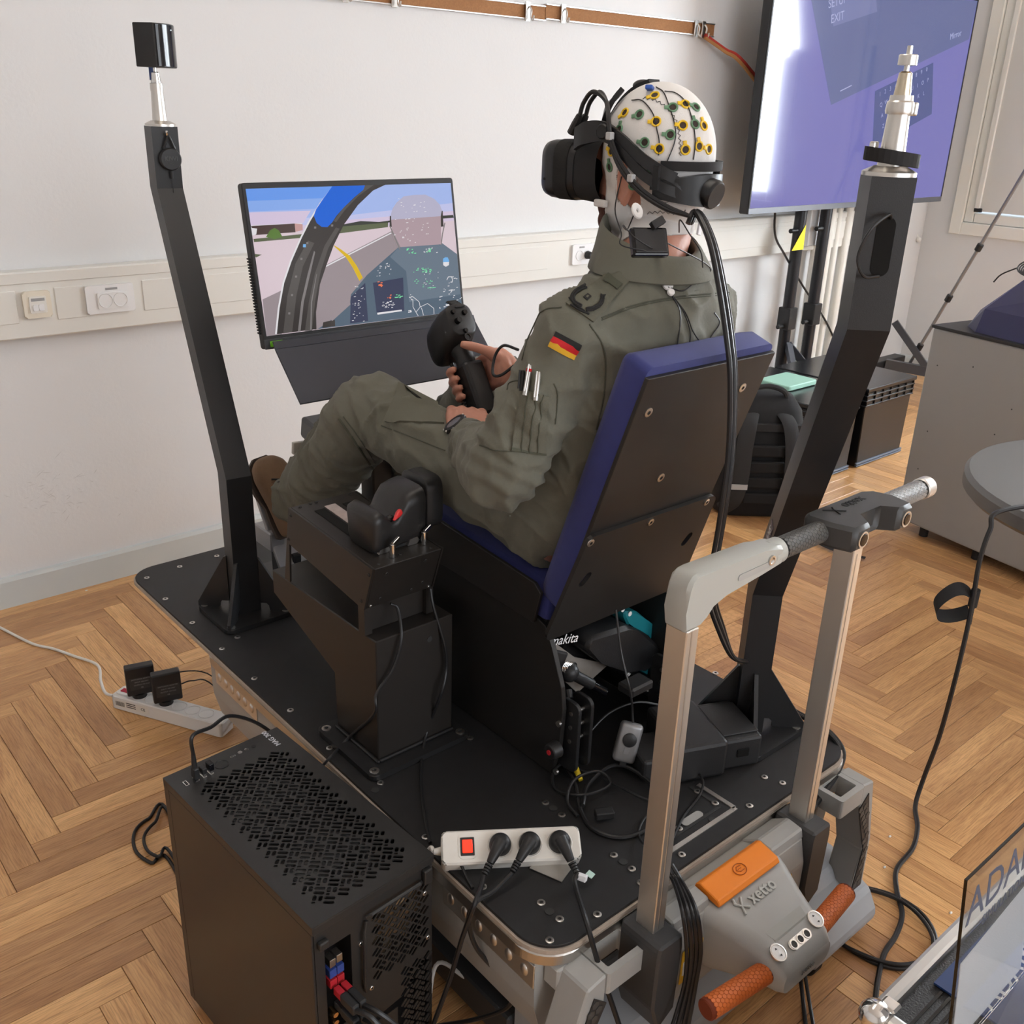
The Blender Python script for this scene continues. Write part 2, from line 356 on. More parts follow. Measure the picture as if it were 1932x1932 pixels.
# cable trunking along the back wall
tz0,tz1=.8925,1.092; TD=.058
tr=MB(); tr.bb(XL,XR-.9,YW-TD,YW,tz0,tz1,.004,1)
trunk=tr.build('trim_1','trunking_pvc',kind='structure')
MB().bb(XL,XR-.9,YW-TD-.004,YW-TD+.002,tz1-.035,tz1-.002,.002,1).build('top_rail','trunking_pvc',trunk)
covers=[(XL,.822),(.932,1.024),(1.205,2.4),(2.405,3.0),(3.26,5.4)]
for a,c in covers: MB().bb(a+.001,c-.001,YW-TD-.003,YW-TD+.004,tz0+.048,tz0+.146,.0015,1).build('cover_strip','trunking_pvc',trunk)
def socket_face(parent,c,r=.0205):
    mb=MB(); fr,_=mb.frame(c,Vector(c)+Vector((0,-1,0)))
    mb.lathe(Vector(c)+Vector((0,.017,0)),fr,[(0,.001),(0,r),(.017,r),(.0185,r+.0012),(.017,r+.002)],28,caps=False)
    o=mb.build('socket_well','pure_white',parent,smooth=True,auto=30)
    for s in (-1,1): MB().cyl(Vector(c)+Vector((s*.0095,.0165,0)),Vector(c)+Vector((s*.0095,.0145,0)),.0027,n=10).build('pin_hole','recess',o)
    for s in (-1,1): MB().bb(c[0]-.003,c[0]+.003,c[1]+.001,c[1]+.015,c[2]+s*r-.0018*s-.0012,c[2]+s*r-.0018*s+.0012).build('earth_clip','zinc',o)
yf=YW-TD-.003
# double socket plate
a=P(147,528,y=yf);c=P(243,573,y=yf)
t=thing('wall_socket','white double wall socket on the cable trunking beside the switch plate','socket',(1.10,yf,.98))
MB().prism(rrect(.152,.088,.006),(1.098,yf+.002,.991),(1,0,0),(0,0,1),(0,-1,0),0,.010,.002).build('plate','pure_white',t)
MB().prism(rrect(.096,.050,.003),(1.104,yf-.008,.987),(1,0,0),(0,0,1),(0,-1,0),0,.004,.001).build('insert','pure_white',t)
for s in (-1,1): socket_face(t,(1.104+s*.0235,yf-.0125,.987))
MB().bb(1.085,1.122,yf-.0095,yf-.008,1.019,1.026).build('label_strip','print_grey',t)
# data/switch plate
t=thing('wall_switch_plate','cream data outlet plate with two small flaps on the cable trunking','outlet',(.877,yf,.96))
MB().prism(rrect(.081,.081,.008),(.877,yf+.002,.994),(1,0,0),(0,0,1),(0,-1,0),0,.011,.003).build('plate','cream_plastic',t)
MB().prism(rrect(.049,.05,.003),(.878,yf-.008,.994),(1,0,0),(0,0,1),(0,-1,0),0,.0045,.001).build('insert','white_plastic',t)
for s in (-1,1): MB().prism(rrect(.0155,.019,.003),(.878+s*.0085,yf-.0122,.985),(1,0,0),(0,0,1),(0,-1,0),0,.0028,.0008).build('flap','pure_white',t)
MB().bb(.859,.898,yf-.0128,yf-.0122,1.005,1.014).build('label_strip','print_grey',t)
# socket plate near the pilot with a plug in it
q=P(1085,470,y=yf); t=thing('wall_socket','white wall socket with a black plug, half hidden by the pilot\'s collar','socket',(q.x+.05,yf,.98))
MB().prism(rrect(.152,.088,.006),(q.x+.055,yf+.002,.991),(1,0,0),(0,0,1),(0,-1,0),0,.010,.002).build('plate','pure_white',t)
for s in (-1,1): socket_face(t,(q.x+.055+s*.0235-.01,yf-.0085,.987))
MB().bb(q.x+.02,q.x+.05,yf-.0095,yf-.008,1.019,1.026).build('label_strip','print_grey',t)
c=V(q.x+.0685,yf-.008,.987); tt=thing('wall_plug','small black plug in the wall socket','plug',c)
MB().cyl(c,c+V(0,-.03,0),.018,.015,n=20,bev=.003).build('body','black_plastic',tt,smooth=True)
MB().tube([c+V(0,-.028,0),c+V(.005,-.04,-.03),c+V(.012,-.03,-.12),c+V(.02,-.012,-.4),c+V(.03,-.012,-.75)],.003,smooth=6).build('cord','cable_black',tt,smooth=True)
# --- windows
def window(n,y0,y1,z0,z1,blind,name):
    t=bpy.data.objects.new(name,None); COL.objects.link(t); t.location=(XR,(y0+y1)/2,z0); ORG[t.name]=Vector(t.location); t['kind']='structure'
    fw=.075
    for nm,(a,b_,c,d) in dict(casing_1=(y0-fw,y0,z0-fw,z1+fw),casing_2=(y1,y1+fw,z0-fw,z1+fw),casing_3=(y0,y1,z0-fw,z0),casing_4=(y0,y1,z1,z1+fw)).items():
        MB().bb(XR-.028,XR+.06,a,b_,c,d,.004,1).build('casing','window_white',t)
    k=2 if not blind else 1
    for i in range(k):
        a=y0+(y1-y0)*i/k; b_=y0+(y1-y0)*(i+1)/k; s=.062
        sash=MB(); 
        for (p,q,r,w) in ((a,a+s,z0,z1),(b_-s,b_,z0,z1),(a+s,b_-s,z0,z0+s),(a+s,b_-s,z1-s,z1)): sash.bb(XR-.012,XR+.045,p+.002,q-.002,r+.002,w-.002,.004,1)
        sash.build('sash','window_white',t)
        MB().bb(XR+.018,XR+.022,a+s-.003,b_-s+.003,z0+s-.003,z1-s+.003).build('pane','window_glass',t)
    if blind:
        MB().bb(XR-.018,XR-.0155,y0+s+.012,y1-s-.03,z0+s+.012,z1-.01).build('blind','blind_fabric',t)
        MB().bb(XR-.032,XR-.012,y1-s-.032,y1-s+.0,z0+s+.005,z1-.01,.003,1).build('blind_guide','window_white',t)
        MB().bb(XR-.034,XR-.012,y1-s-.047,y1-s-.0,z0+s+.006,z0+s+.03,.003,1).build('blind_stop','black_plastic',t)
    return t
mat('window_glass',(.98,1,1),.0,trans=1,ior=1.01,spec=.2)
window(1,2.095,3.025,1.005,2.42,True,'window_1')
window(2,-.825,1.525,1.005,2.42,False,'window_2')
t=bpy.data.objects.new('window_3',None); COL.objects.link(t); t.location=(1.6,YF,.9); ORG['window_3']=Vector(t.location); t['kind']='structure'
for a in (-.2,.98,2.18,3.34): MB().bb(a,a+.06,YF-.05,YF+.02,.9,2.6,.004,1).build('mullion','window_white',t)
for a in (.9,2.54): MB().bb(-.2,3.4,YF-.05,YF+.02,a,a+.06,.004,1).build('rail','window_white',t)
# blind pull handle hanging beside the window
h0=P(1722,405,x=XR-.06); h1=P(1733,452,x=XR-.06)
t=thing('blind_pull','white blind pull rod with a bulb end hanging beside the window','blind pull',h1)
MB().tube([h0+V(0,0,.9),h0,h0.lerp(h1,.5)+V(0,.006,0),h1],[.008,.008,.009,.011],n=10,smooth=4).build('rod','white_plastic',t,smooth=True)
MB().ball(h1,.018,12,8).build('bulb','white_plastic',t,smooth=True)
# heating pipes in the corner and a white box above them
for k,(px,rr) in enumerate(((1527,.026),(1546,.03),(1561,.02),(1578,.028),(1597,.028))):
    q=P(px,560,y=YW-.06)
    MB().cyl((q.x,YW-.055,.0),(q.x,YW-.055,2.95),rr,n=16).build('heating_pipe','window_white',None,True,label='white vertical heating pipe on the back wall, '+('fifth','fourth','third','second','first')[k]+' from the room corner',cat='pipe',group='heating pipes behind the television stand')
q0=P(1524,405,y=YW-.1); q1=P(1552,460,y=YW-.1)
MB().bb(q0.x,q1.x,YW-.125,YW-.09,q1.z,q0.z+.1,.003,1).build('notice_sheet','pure_white',None,label='blank white sheet hung on the heating pipes',cat='sheet')
# --- cork hanging rail on the back wall
mat('cork',(.33,.155,.065),.9,0,.5,700,.3,160); mat('rail_alu',(.72,.72,.72),.3,1)
yr=YW-.012
def rail_pts(px,py): return P(px,py,y=yr)
r1a=rail_pts(300,-66); r1b=rail_pts(1027,40-2); r2a=r1b; r2b=rail_pts(1345,68)
def cork_rail(xa,xb,zb,h,lab):
    t=thing('cork_rail',lab,'pinboard rail',((xa+xb)/2,yr,zb),'cork hanging rails on the back wall')
    MB().bb(xa,xb,yr-.004,YW-.0005,zb+.004,zb+h-.004).build('cork_strip','cork',t)
    for z in (zb,zb+h-.005): MB().bb(xa,xb,yr-.010,YW-.0005,z,z+.005,.001,1).build('edge_profile','rail_alu',t)
    return t
zb=rail_pts(1027,40).z; cork_rail(.9,r1b.x-.002,zb,.055,'brown cork hanging rail with aluminium edges, the long section with three hooks')
zb2=rail_pts(1330,69).z; cork_rail(r1b.x+.002,r2b.x,zb2,.057,'brown cork hanging rail with aluminium edges, the short section ending at the cord')
for px,zz,hl_ in ((648,zb,'small metal slide hook on the long cork rail, third from the joint of the rails'),(740,zb,'small metal slide hook on the long cork rail, second from the joint of the rails'),(991,zb,'small metal slide hook on the long cork rail, next to the joint'),(1058,zb2,'small metal slide hook on the short cork rail, next to the joint'),(1311,zb2,'small metal slide hook beside the cord end of the short cork rail'),(1325,zb2,'small metal slide hook holding the cords at the end of the short cork rail')):
    x=P(px,30,y=yr).x; t=thing('rail_hook',hl_,'hook',(x,yr,zz),'slide hooks on the cork rails')
    MB().bb(x-.012,x+.012,yr-.017,yr-.011,zz-.008,zz+.062,.001,1).build('clip','zinc',t)
    MB().tube([(x+.006,yr-.018,zz+.045),(x+.006,yr-.03,zz+.03),(x+.006,yr-.028,zz+.005),(x+.006,yr-.04,zz-.004),(x+.006,yr-.045,zz+.012)],.0035,smooth=4).build('prong','zinc',t,smooth=True)
mat('cord_red',(.40,.03,.02),.7,0,.4,900); mat('cord_tan',(.42,.20,.07),.8,0,.5,900)
h=P(1330,66,y=yr-.03)
for nm,m,off,tx in (('red',"cord_red",.0,1455),('tan','cord_tan',-.03,1452)):
    e=P(tx,(150 if nm=='red' else 160),y=3.10)
    MB().tube([h+V(0,0,off*.3),h.lerp(e,.3)+V(0,0,-.004),h.lerp(e,.6)+V(0,0,-.006),e+V(.25,-.0,-.22)],.0085,n=8,smooth=6).build('hanging_cord',m,None,True,label=('red' if nm=='red' else 'tan')+' cord running from the cork rail to behind the television',cat='cord')
# ============================================================ SIMULATOR PLATFORM
ZP=.432
mat('platform_mat',(.014,.014,.015),.55,0,.12,1400,.25,40); mat('edge_wood',(.40,.33,.27),.6,0,.05,80,.15,20); mat('alu_edge',(.55,.53,.50),.33,1)
mat('lifter_grey',(.36,.36,.345),.45,0,.04,500); mat('lifter_dark',(.045,.045,.046),.5); mat('lifter_orange',(.83,.23,.015),.42); mat('grip_orange',(.60,.145,.03),.5)
PX0,PX1,PY0,PY1=.777,1.613,.772,2.405; pcx,pcy=(PX0+PX1)/2,(PY0+PY1)/2
plat=thing('simulator_platform','large black platform board with rounded corners carrying the pilot seat','platform',(pcx,pcy,.385))
out=rrect(PX1-PX0,PY1-PY0,.065,8)
hb=P(1387,1524,z=ZP); ha=P(1338,1489,z=ZP); hc=P(1292,1590,z=ZP)
MB().prism(out,(pcx,pcy,0),(1,0,0),(0,1,0),(0,0,1),ZP-.006,ZP,.001).build('mat_board','platform_mat',plat)
MB().prism(rrect(PX1-PX0+.008,PY1-PY0+.008,.068,8),(pcx,pcy,0),(1,0,0),(0,1,0),(0,0,1),ZP-.014,ZP-.0062).build('plywood_layer','edge_wood',plat)
MB().prism(rrect(PX1-PX0+.012,PY1-PY0-.44,.07,8),(pcx,pcy-.226,0),(1,0,0),(0,1,0),(0,0,1),ZP-.036,ZP-.0142,.002).build('edge_profile','alu_edge',plat)
for px,py in [(277,1090),(339,1069),(409,1049),(312,1130),(363,1175),(419,1224),(480,1280),(548,1340),(622,1411),(718,1477),(887,1392),(911,1673),(1021,1703),(1056,1734),(1037,1774),(1127,1725),(1158,1613),(1192,1639),(1209,1665),(1029,1514),(1060,1537),(803,1579),(1316,1493),(1349,1515),(1414,1520),(1442,1466),(1476,1477),(1286,1612),(1281,1563),(1350,1270),(448,1202)]:
    screw(plat,P(px,py,z=ZP+.0008),r=.0068)
for px,py in [(1037,1720),(1176,1626),(1044,1525),(708,1491),(1345,1547)]:
    q=P(px,py,z=ZP+.0004); MB().lz(q,[(0,.0075),(.0008,.0075),(.0008,.0055)],16).build('bolt_hole','recess',plat)
# flush hatch with aluminium angle
mb=MB(); mb.bb(hb.x-.19,hb.x,hb.y-.006,hb.y+.003,ZP-.003,ZP+.0016); mb.bb(hb.x-.006,hb.x+.003,hb.y,hb.y+.085,ZP-.003,ZP+.0016); mb.build('hatch_edge','alu',plat)
mb=MB(); mb.bb(hb.x-.175,hb.x-.02,hb.y+.016,hb.y+.022,ZP-.001,ZP+.0012); mb.bb(hb.x-.022,hb.x-.016,hb.y+.02,hb.y+.09,ZP-.001,ZP+.0012); mb.build('hatch_gap','recess',plat)
MB().prism(rrect(.052,.016,.0079),(hb.x-.085,hb.y+.03,0),(1,0,0),(0,1,0),(0,0,1),ZP-.001,ZP+.0014).build('hatch_finger_slot','lifter_grey',plat)
# ============================================================ POSTS
def tubepath(mb,secs,w,n,l):
    """square tube through centres secs, face normal n, left l"""
    n=Vector(n);l=Vector(l); rings=[]
    for c in secs:
        c=Vector(c); rings.append([c+n*w/2+l*w/2,c-n*w/2+l*w/2,c-n*w/2-l*w/2,c+n*w/2-l*w/2])
    return mb.loft(rings)
def post(name,label,base,az,w,z1,z2,z3,lean,pl):
    n=V(math.cos(az),math.sin(az),0); l=V(n.y,-n.x,0); sgn=1
    t=thing(name,label,'post',(base[0],base[1],ZP+.0005),'black posts bolted to the platform')
    b0=V(base[0],base[1],0); zb=ZP+.012
    mbp=MB(); mbp.prism(rrect(pl,pl,.02,5),(base[0]+ (0 if lean<0 else 0),base[1],0),(1,0,0),(0,1,0),(0,0,1),ZP+.0008,zb,.0015).build('base_plate','black_powder',t)
    c1=b0+V(0,0,z1); c2=b0+n*lean+V(0,0,z2); c3=b0+n*lean+V(0,0,z3)
    for nm,secs in (('lower_tube',[b0+V(0,0,zb),c1]),('sloping_tube',[c1,c2]),('upper_tube',[c2,c3])):
        mb=MB(); tubepath(mb,secs,w,n,l); mb.build(nm,'black_powder',t)
    # corner gussets
    for sx,sy in ((-1,-1),(1,-1),(-1,1),(1,1)):
        d=V(sx,sy,0).normalized(); s0=w*.5 if abs(d.dot(n))>.9 or abs(d.dot(l))>.9 else w*.66
        r1=pl*.66; 
        MB().prism([(s0-.002,zb+.018),(s0+.016,zb+.018),(s0+.022,zb+.012),(s0+.024,zb),(r1,zb),(r1,zb+.012),(s0+.004,zb+.135),(s0-.002,zb+.138)],(base[0],base[1],0),d,(0,0,1),d.cross(V(0,0,1)),-.004,.004).build('gusset','black_powder',t)
    for sx in (-1,1):
        for sy in (-1,1): screw(t,(base[0]+sx*(pl/2-.016),base[1]+sy*(pl/2-.016),zb+.0005),r=.0095)
    return t,n,l,c3,b0+n*lean
mat('mount_silver',(.66,.64,.60),.32,1)
def camera_mount(t,top,h=.09,n=None):
    mb=MB(); mb.lz(top,[(0,.034),(.005,.034),(.012,.020),(.012,.0165)],32).build('mount_flange','mount_silver',t,smooth=True)
    mb=MB(); mb.lz(top+V(0,0,.012),[(0,.0165),(h*.62,.0135),(h*.62,.0132)],28).build('mount_tube','mount_silver',t,smooth=True)
AZL=math.radians(263)
lpost,ln,ll,ltop,lb=post('front_post','black bent steel post with a tracking base station on top beside the monitor',(.922,2.022),AZL,.059,.792,1.398,1.531,-.33,.175)
camera_mount(lpost,ltop,.10)
MB().lz(ltop+V(0,0,.0735),[(0,.0145),(.016,.0145),(.017,.012)],24).build('mount_collar','mount_silver',lpost,smooth=True)
MB().lz(ltop+V(0,0,.0895),[(0,.0105),(.022,.009),(.024,.006)],20).build('ball_head','chrome',lpost,smooth=True)
# tracking base station
bs=ltop+V(0,0,.118); t=thing('tracking_base_station','small black tracking box with a glossy curved front on the front post','sensor box',bs)
MB().cyl(bs-V(0,0,.005),bs+V(0,0,.004),.0035,n=10).build('stud','chrome',t)
fa=math.radians(-52); fx=V(math.cos(fa),math.sin(fa),0); fy=V(-fx.y,fx.x,0)   # front direction
w2,d2=.041,.033; prof=[(-d2,-w2),(-d2,w2),(d2*.45,w2)]
for i in range(9):
    a=math.pi*.5-math.pi*i/8; prof.append((d2*.45+ .017*math.cos(a),w2*math.sin(a)))
MB().prism(prof+[(d2*.45,-w2)],bs+fx*.012,fx,fy,(0,0,1),.004,.092,.0016).build('body','black_plastic',t)
gl=MB(); N_=12
fr=[[bs+fx*(.012+d2*.45+.0182*math.cos(a))+fy*(w2*.985*math.sin(a))+V(0,0,z) for a in [math.pi*.5-math.pi*i/N_ for i in range(N_+1)]] for z in (.0065,.0895)]
gl.loft(fr,closed_ring=False,caps=False).build('front_window','black_gloss',t,smooth=True)
MB().ball(bs+fx*(.012+d2*.45+.0183)+fy*.004+V(0,0,.080),.0011,8,6).build('status_light','led_white',t) if mat('led_white',(.9,.95,1),.4,emit=(.8,.95,1),estr=2) else None
mat('blue_plug',(.03,.06,.2),.4)
cb=bs-fx*.010+fy*.0; MB().cyl(cb+V(0,0,.004),cb-V(0,0,.022),.005,n=10).build('power_plug','blue_plug',t)
MB().tube([cb-V(0,0,.018),cb+V(-.002,0,-.06),cb+V(.003,.004,-.112)],.0022,smooth=5).build('cable','cable_black',t,smooth=True)
# hanging pulley on the front post
fc=lb+ln*(.0295)+V(0,0,0); fc=V(fc.x,fc.y,0); pz=1.476
t=thing('cable_pulley','round black retractable cable pulley hooked on the front post','cable pulley',fc+V(0,0,pz)+ln*.003)
hk=fc+V(0,0,1.515)
MB().tube([hk,hk+ln*.014,hk+ln*.016+V(0,0,.008)],.0026,smooth=3).build('hook','chrome',t,smooth=True)
pc=fc+V(.004,0,1.462)+ln*.004
mb=MB(); fr_,_=mb.frame(pc,pc+ln); mb.lathe(pc,fr_,[(0,.022),(.002,.0245),(.010,.0245),(.0135,.022),(.0138,.0001)],32,caps=False).build('case','black_plastic',t,smooth=True)
text_mesh('lettering','KIWI',.0135,pc+ln*.0142+V(0,0,.001),-ll,(0,0,1),'pulley_print',t,bold=.0003) if mat('pulley_print',(.06,.06,.06),.5) else None
text_mesh('lettering','design',.0055,pc+ln*.0142+V(0,0,-.0085),-ll,(0,0,1),'pulley_print',t)
MB().tube([pc+V(0,0,.022)-ll*.012+ln*.006,pc+V(0,0,.046)-ll*.002+ln*.009,pc+V(0,0,.048)+ll*.002+ln*.009,pc+V(0,0,.022)+ll*.012+ln*.006],.0032,smooth=4).build('hanger_loop','black_plastic',t,smooth=True)
MB().cyl(pc+V(0,0,-.025)+ln*.006,pc+V(0,0,-.042)+ln*.006,.0038,.003,n=10).build('strain_relief','black_plastic',t)
MB().cyl(pc+V(0,0,-.042)+ln*.006,pc+V(.002,.002,-.078)+ln*.003,.0005,n=6).build('pull_string','cable_black',t)
MB().box(pc+V(.004,.012,-.082)+ln*.006,(.018,.01,.012),None,.003).build('clip','black_gloss',t)
MB().box(pc+V(.007,.018,-.108)+ln*.004,(.007,.003,.045),(.25,0,-.1),.001).build('strap_tail','black_matte',t)
# rear right post
AZR=math.radians(225)
rpost,rn,rl,rtop,rb=post('rear_post','black bent steel post with an empty silver camera mount, a cable slot and a sticker','r' and (1.497,.952),AZR,.0565,.752,1.336,1.531,.36,.175)
camera_mount(rpost,rtop,.10)
MB().lz(rtop+V(0,0,.0735),[(0,.0165),(.004,.0175),(.014,.0165),(.016,.0145),(.022,.014)],24).build('mount_collar','mount_silver',rpost,smooth=True)
MB().box(rtop+V(0,0,.080)+rl*-.016,(.007,.012,.016),None,.002).build('collar_lug','mount_silver',rpost)
MB().lz(rtop+V(0,0,.095),[(0,.0105),(.026,.008),(.028,.0055)],20).build('ball_head','brass_tint',rpost,smooth=True) if mat('brass_tint',(.62,.55,.42),.28,1) else None
MB().lz(rtop+V(0,0,.122),[(0,.0032),(.008,.0032),(.008,.0115),(.019,.0115),(.020,.0105),(.0205,.0035),(.030,.0032)],20).build('mount_stud','mount_silver',rpost,smooth=True)
# black strap round the mount foot
t=thing('strap_band','black hook-and-loop strap band lying around the silver camera mount','strap',rtop+V(0,0,.012))
pts=[rtop+V(0,0,.022)+ -rl*(.034*math.cos(a))+rn*(.024*math.sin(a))+V(0,0,-.004*math.cos(a)) for a in np.linspace(0,2*math.pi,28,endpoint=False)]
MB().loft([[p+V(0,0,h_)+(p-rtop).normalized()*k for p in pts] for h_,k in ((-.008,0),(.008,0),(.008,.0016),(-.008,.0016),(-.008,0))],caps=False).build('band','black_matte',t)
MB().box(rtop+rl*.026+rn*.006+V(0,0,.036),(.012,.008,.010),None,.002).build('buckle','chrome',t)
# cable slot
sc_=rb+rn*(.0565/2)+V(0,0,0); sc_=V(sc_.x,sc_.y,1.445)
MB().prism(rrect(.024,.076,.0118,7),sc_+rn*.0004,-rl,(0,0,1),rn,-.001,.0003).build('cable_slot','slot_black',rpost) if mat('slot_black',(.002,.002,.002),.95) else None
pts=[sc_+rn*.001+V(0,0,.036)-rl*.004,sc_+rn*.012+V(0,0,.041)+rl*.003,sc_+rn*.018+V(0,0,.022)+rl*.024,sc_+rn*.016+V(0,0,-.012)+rl*.034,sc_+rn*.014+V(0,0,-.036)+rl*.022,sc_+rn*.004+V(0,0,-.037)+rl*.0]
MB().tube(pts,.0021,smooth=6).build('slot_cable','cable_black',rpost,smooth=True)
# sticker on the sloping left face
mat('sticker_navy',(.055,.05,.10),.4)
k0,k1=V(rb.x,rb.y,0),None; f=lambda s:(V(1.497,.952,.752).lerp(V(rb.x,rb.y,1.336),s)+rl*(.0565/2+.0004))
q=f(.245); up_=(f(1)-f(0)).normalized(); sd=-rn; ax=sd-up_*sd.dot(up_); ax.normalize()
MB().prism([(-.046,-.011),(.046,-.011),(.046,.011),(-.046,.011)],q,up_,-ax,rl,-.0003,.0004).build('sticker','sticker_navy',rpost,label='navy sticker reading ADAMS')
text_mesh('lettering','ADAMS',.021,q+rl*.0007,up_,ax if ax.dot(up_.cross(rl))<0 else -ax,'print_white',rpost)
# ============================================================ SEAT
mat('blue_fabric',(.030,.038,.185),.85,0,.35,1500,.12,60,sheen=.15)
XC=1.243
so=V(XC,1.041,.927); su=V(0,-.3247,.946).normalized(); sb=V(0,-.946,-.3247).normalized(); ux=V(1,0,0)
seat=thing('pilot_seat','black steel pilot seat with dark blue cushions bolted on the platform','seat',(XC,1.3,ZP+.0008))
# back plate (upper) and lower plate with slots
up=[(-.158,.322),(.158,.322),(.160,-.05),(-.160,-.05)]
MB().prism(up,so,ux,su,sb,-.008,.0,.001).build('back_plate','seat_black',seat) if mat('seat_black',(.018,.0165,.0155),.42,0,.08,800) else None
def slot(cx,cy,L,r,a,n=6):
    o=[];c,s=math.cos(a),math.sin(a)
    for e,b0 in ((1,-90),(-1,90)):
        for i in range(n+1):
            t=math.radians(b0+180*i/n); x=e*(L/2)+r*math.cos(t); y=r*math.sin(t); o.append((cx+x*c-y*s,cy+x*s+y*c))
    return o
lo=rrect(.338,.24,.018,4,0,-.098); lo=[(x*(1+max(0,-y-.02)*.45),y) for x,y in lo]
holes=[slot(-.136,-.082,.016,.0085,math.radians(62)),slot(.131,-.076,.016,.0085,math.radians(62))]
lo2=[p for p in lo]
MB().holed(lo2,holes,so+sb*.0005,ux,su,sb,0,.008).build('lower_back_plate','seat_black',seat)
for a,c in ((-.128,.258),(.104,.262),(-.024,.105)): screw(seat,so+ux*a+su*c+sb*.0005,sb,.0085)
for a,c in ((-.160,.010),(-.012,.010),(.140,.012)): screw(seat,so+ux*a+su*c+sb*.009,sb,.0075)
# cushions: rounded chamfered blocks
def cushion(O,u,v,n,w,h,d,r,name):
    rings=[]
    for f,e in ((0,0),(d*.62,0),(d*.86,r*.45),(d,r)):
        rings.append([O+u*x+v*y+n*f for x,y in rrect(w-2*e,h-2*e,max(.008,r*.6-e*.3),4)])
    return MB().loft(rings).build(name,'blue_fabric',seat,smooth=True,auto=50)
sf=-sb
cushion(so+su*.083+sf*.008,ux,su,sf,.312,.505,.068,.022,'back_cushion')
a=math.radians(5); cu=V(0,math.cos(a),math.sin(a)); cn=V(0,-math.sin(a),math.cos(a))
cushion(V(XC,1.375,.765),ux,cu,cn,.315,.50,.062,.02,'seat_cushion')
# seat pan side plates and pan
for s in (-1,1):
    x=XC+s*.168
    MB().prism([(1.148,.735),(1.132,.80),(1.150,.815),(1.60,.853),(1.64,.84),(1.64,.775),(1.60,.755)],(x,0,0),(0,1,0),(0,0,1),ux,-.004,.004,.001).build('seat_side_plate','seat_black',seat)
    # base side plate, curved rear edge
    pl=[(1.09,.4335),(1.072,.50),(1.068,.585),(1.075,.63),(1.105,.70),(1.125,.735),(1.18,.752),(1.46,.748),(1.60,.70),(1.72,.60),(1.76,.4335)]
    MB().prism(pl,(XC+s*.158,0,0),(0,1,0),(0,0,1),ux,-.005,.005,.001).build('base_side_plate','seat_black',seat)
    # tilt hinge plates with bolts
    xh=XC+s*.158-s*.012
    for k,dx in enumerate((0.0,-.032*s)):
        MB().prism(rrect(.052,.15,.016,4,1.068,.525),(xh+dx-s*.003,0,0),(0,1,0),(0,0,1),ux,-.004,.004,.001).build('hinge_plate','black_powder',seat)
    for zz in (.575,.545,.515): MB().cyl((xh+s*.002,1.062,zz),(xh-.046*s,1.062,zz),.0045,n=10).build('hinge_bolt','zinc',seat,smooth=True)
    MB().cyl((XC+s*.163,1.075,.50),(XC+s*.185,1.075,.50),.017,.015,n=20,bev=.002).build('adjust_knob','black_plastic',seat,smooth=True)
    MB().cyl((XC+s*.185,1.075,.50),(XC+s*.187,1.075,.50),.005,n=12).build('knob_cap','knob_red',seat) if mat('knob_red',(.5,.02,.03),.4) else None
    MB().cyl((XC+s*.163,1.074,.555),(XC+s*.168,1.074,.555),.006,n=12).build('hinge_bolt','zinc',seat,smooth=True)
    MB().cyl((XC+s*.163,1.074,.448),(XC+s*.168,1.074,.448),.006,n=12).build('hinge_bolt','zinc',seat,smooth=True)
MB().bb(XC-.163,XC+.163,1.16,1.62,.752,.762).build('seat_pan','seat_black',seat)
MB().bb(XC-.152,XC+.152,1.42,1.43,.4335,.745).build('base_cross_plate','panel_grey',seat) if mat('panel_grey',(.30,.27,.24),.6) else None
MB().prism([(1.43,.745),(1.60,.70),(1.72,.60),(1.755,.44),(1.745,.4335),(1.43,.735)],(XC-.152,0,0),(0,1,0),(0,0,1),ux,0,.304).build('base_front_cover','seat_black',seat)
MB().bb(XC-.03,XC+.03,1.02,1.06,.58,.60,.004,1).build('tilt_lever_block','black_plastic',seat)
# ============================================================ THROTTLE STAND
TX0,TX1,TY0,TY1=.838,1.012,1.309,1.456
t=thing('throttle_stand','black box column on the platform carrying the throttle unit','console stand',(.92,1.38,ZP+.0008))
MB().prism(rrect(.232,.206,.016,5),(.917,1.376,0),(1,0,0),(0,1,0),(0,0,1),ZP+.0008,ZP+.0125,.0015).build('base_plate','black_powder',t)
poly=[(TY0,.4445),(TY1,.4445),(TY1,.569),(1.695,.645),(1.695,.698),(TY0,.703)]
MB().prism(poly,(TX0,0,0),(0,1,0),(0,0,1),ux,0,TX1-TX0,.002).build('column','console_black',t) if mat('console_black',(.020,.017,.015),.45,0,.06,900) else None
for a in ((TX0-.001,TX0-.007,TY0-.007,TY1),):
    MB().bb(TX0-.007,TX0,TY0-.007,TY1,ZP+.0125,ZP+.0185,.002,1).build('weld_bead','black_powder',t); MB().bb(TX0,TX1,TY0-.007,TY0,ZP+.0125,ZP+.0185,.002,1).build('weld_bead','black_powder',t)
for x,y in ((.816,1.462),(.816,1.290),(1.018,1.290),(1.018,1.462)): screw(t,(x,y,ZP+.013),r=.0095)
MB().prism(slot(0,0,.0,.006,0),(.957,TY0-.0005,.668),(1,0,0),(0,0,1),(0,-1,0),0,.0006).build('cable_hole','recess',t)
# throttle unit: box on feet, tilted up toward the front
u=thing('throttle_unit','black throttle box with a sculpted grip lever on the column','throttle',(.91,1.45,.705))
O=V(.838,1.308,.848); O2=V(.838,1.588,.866)
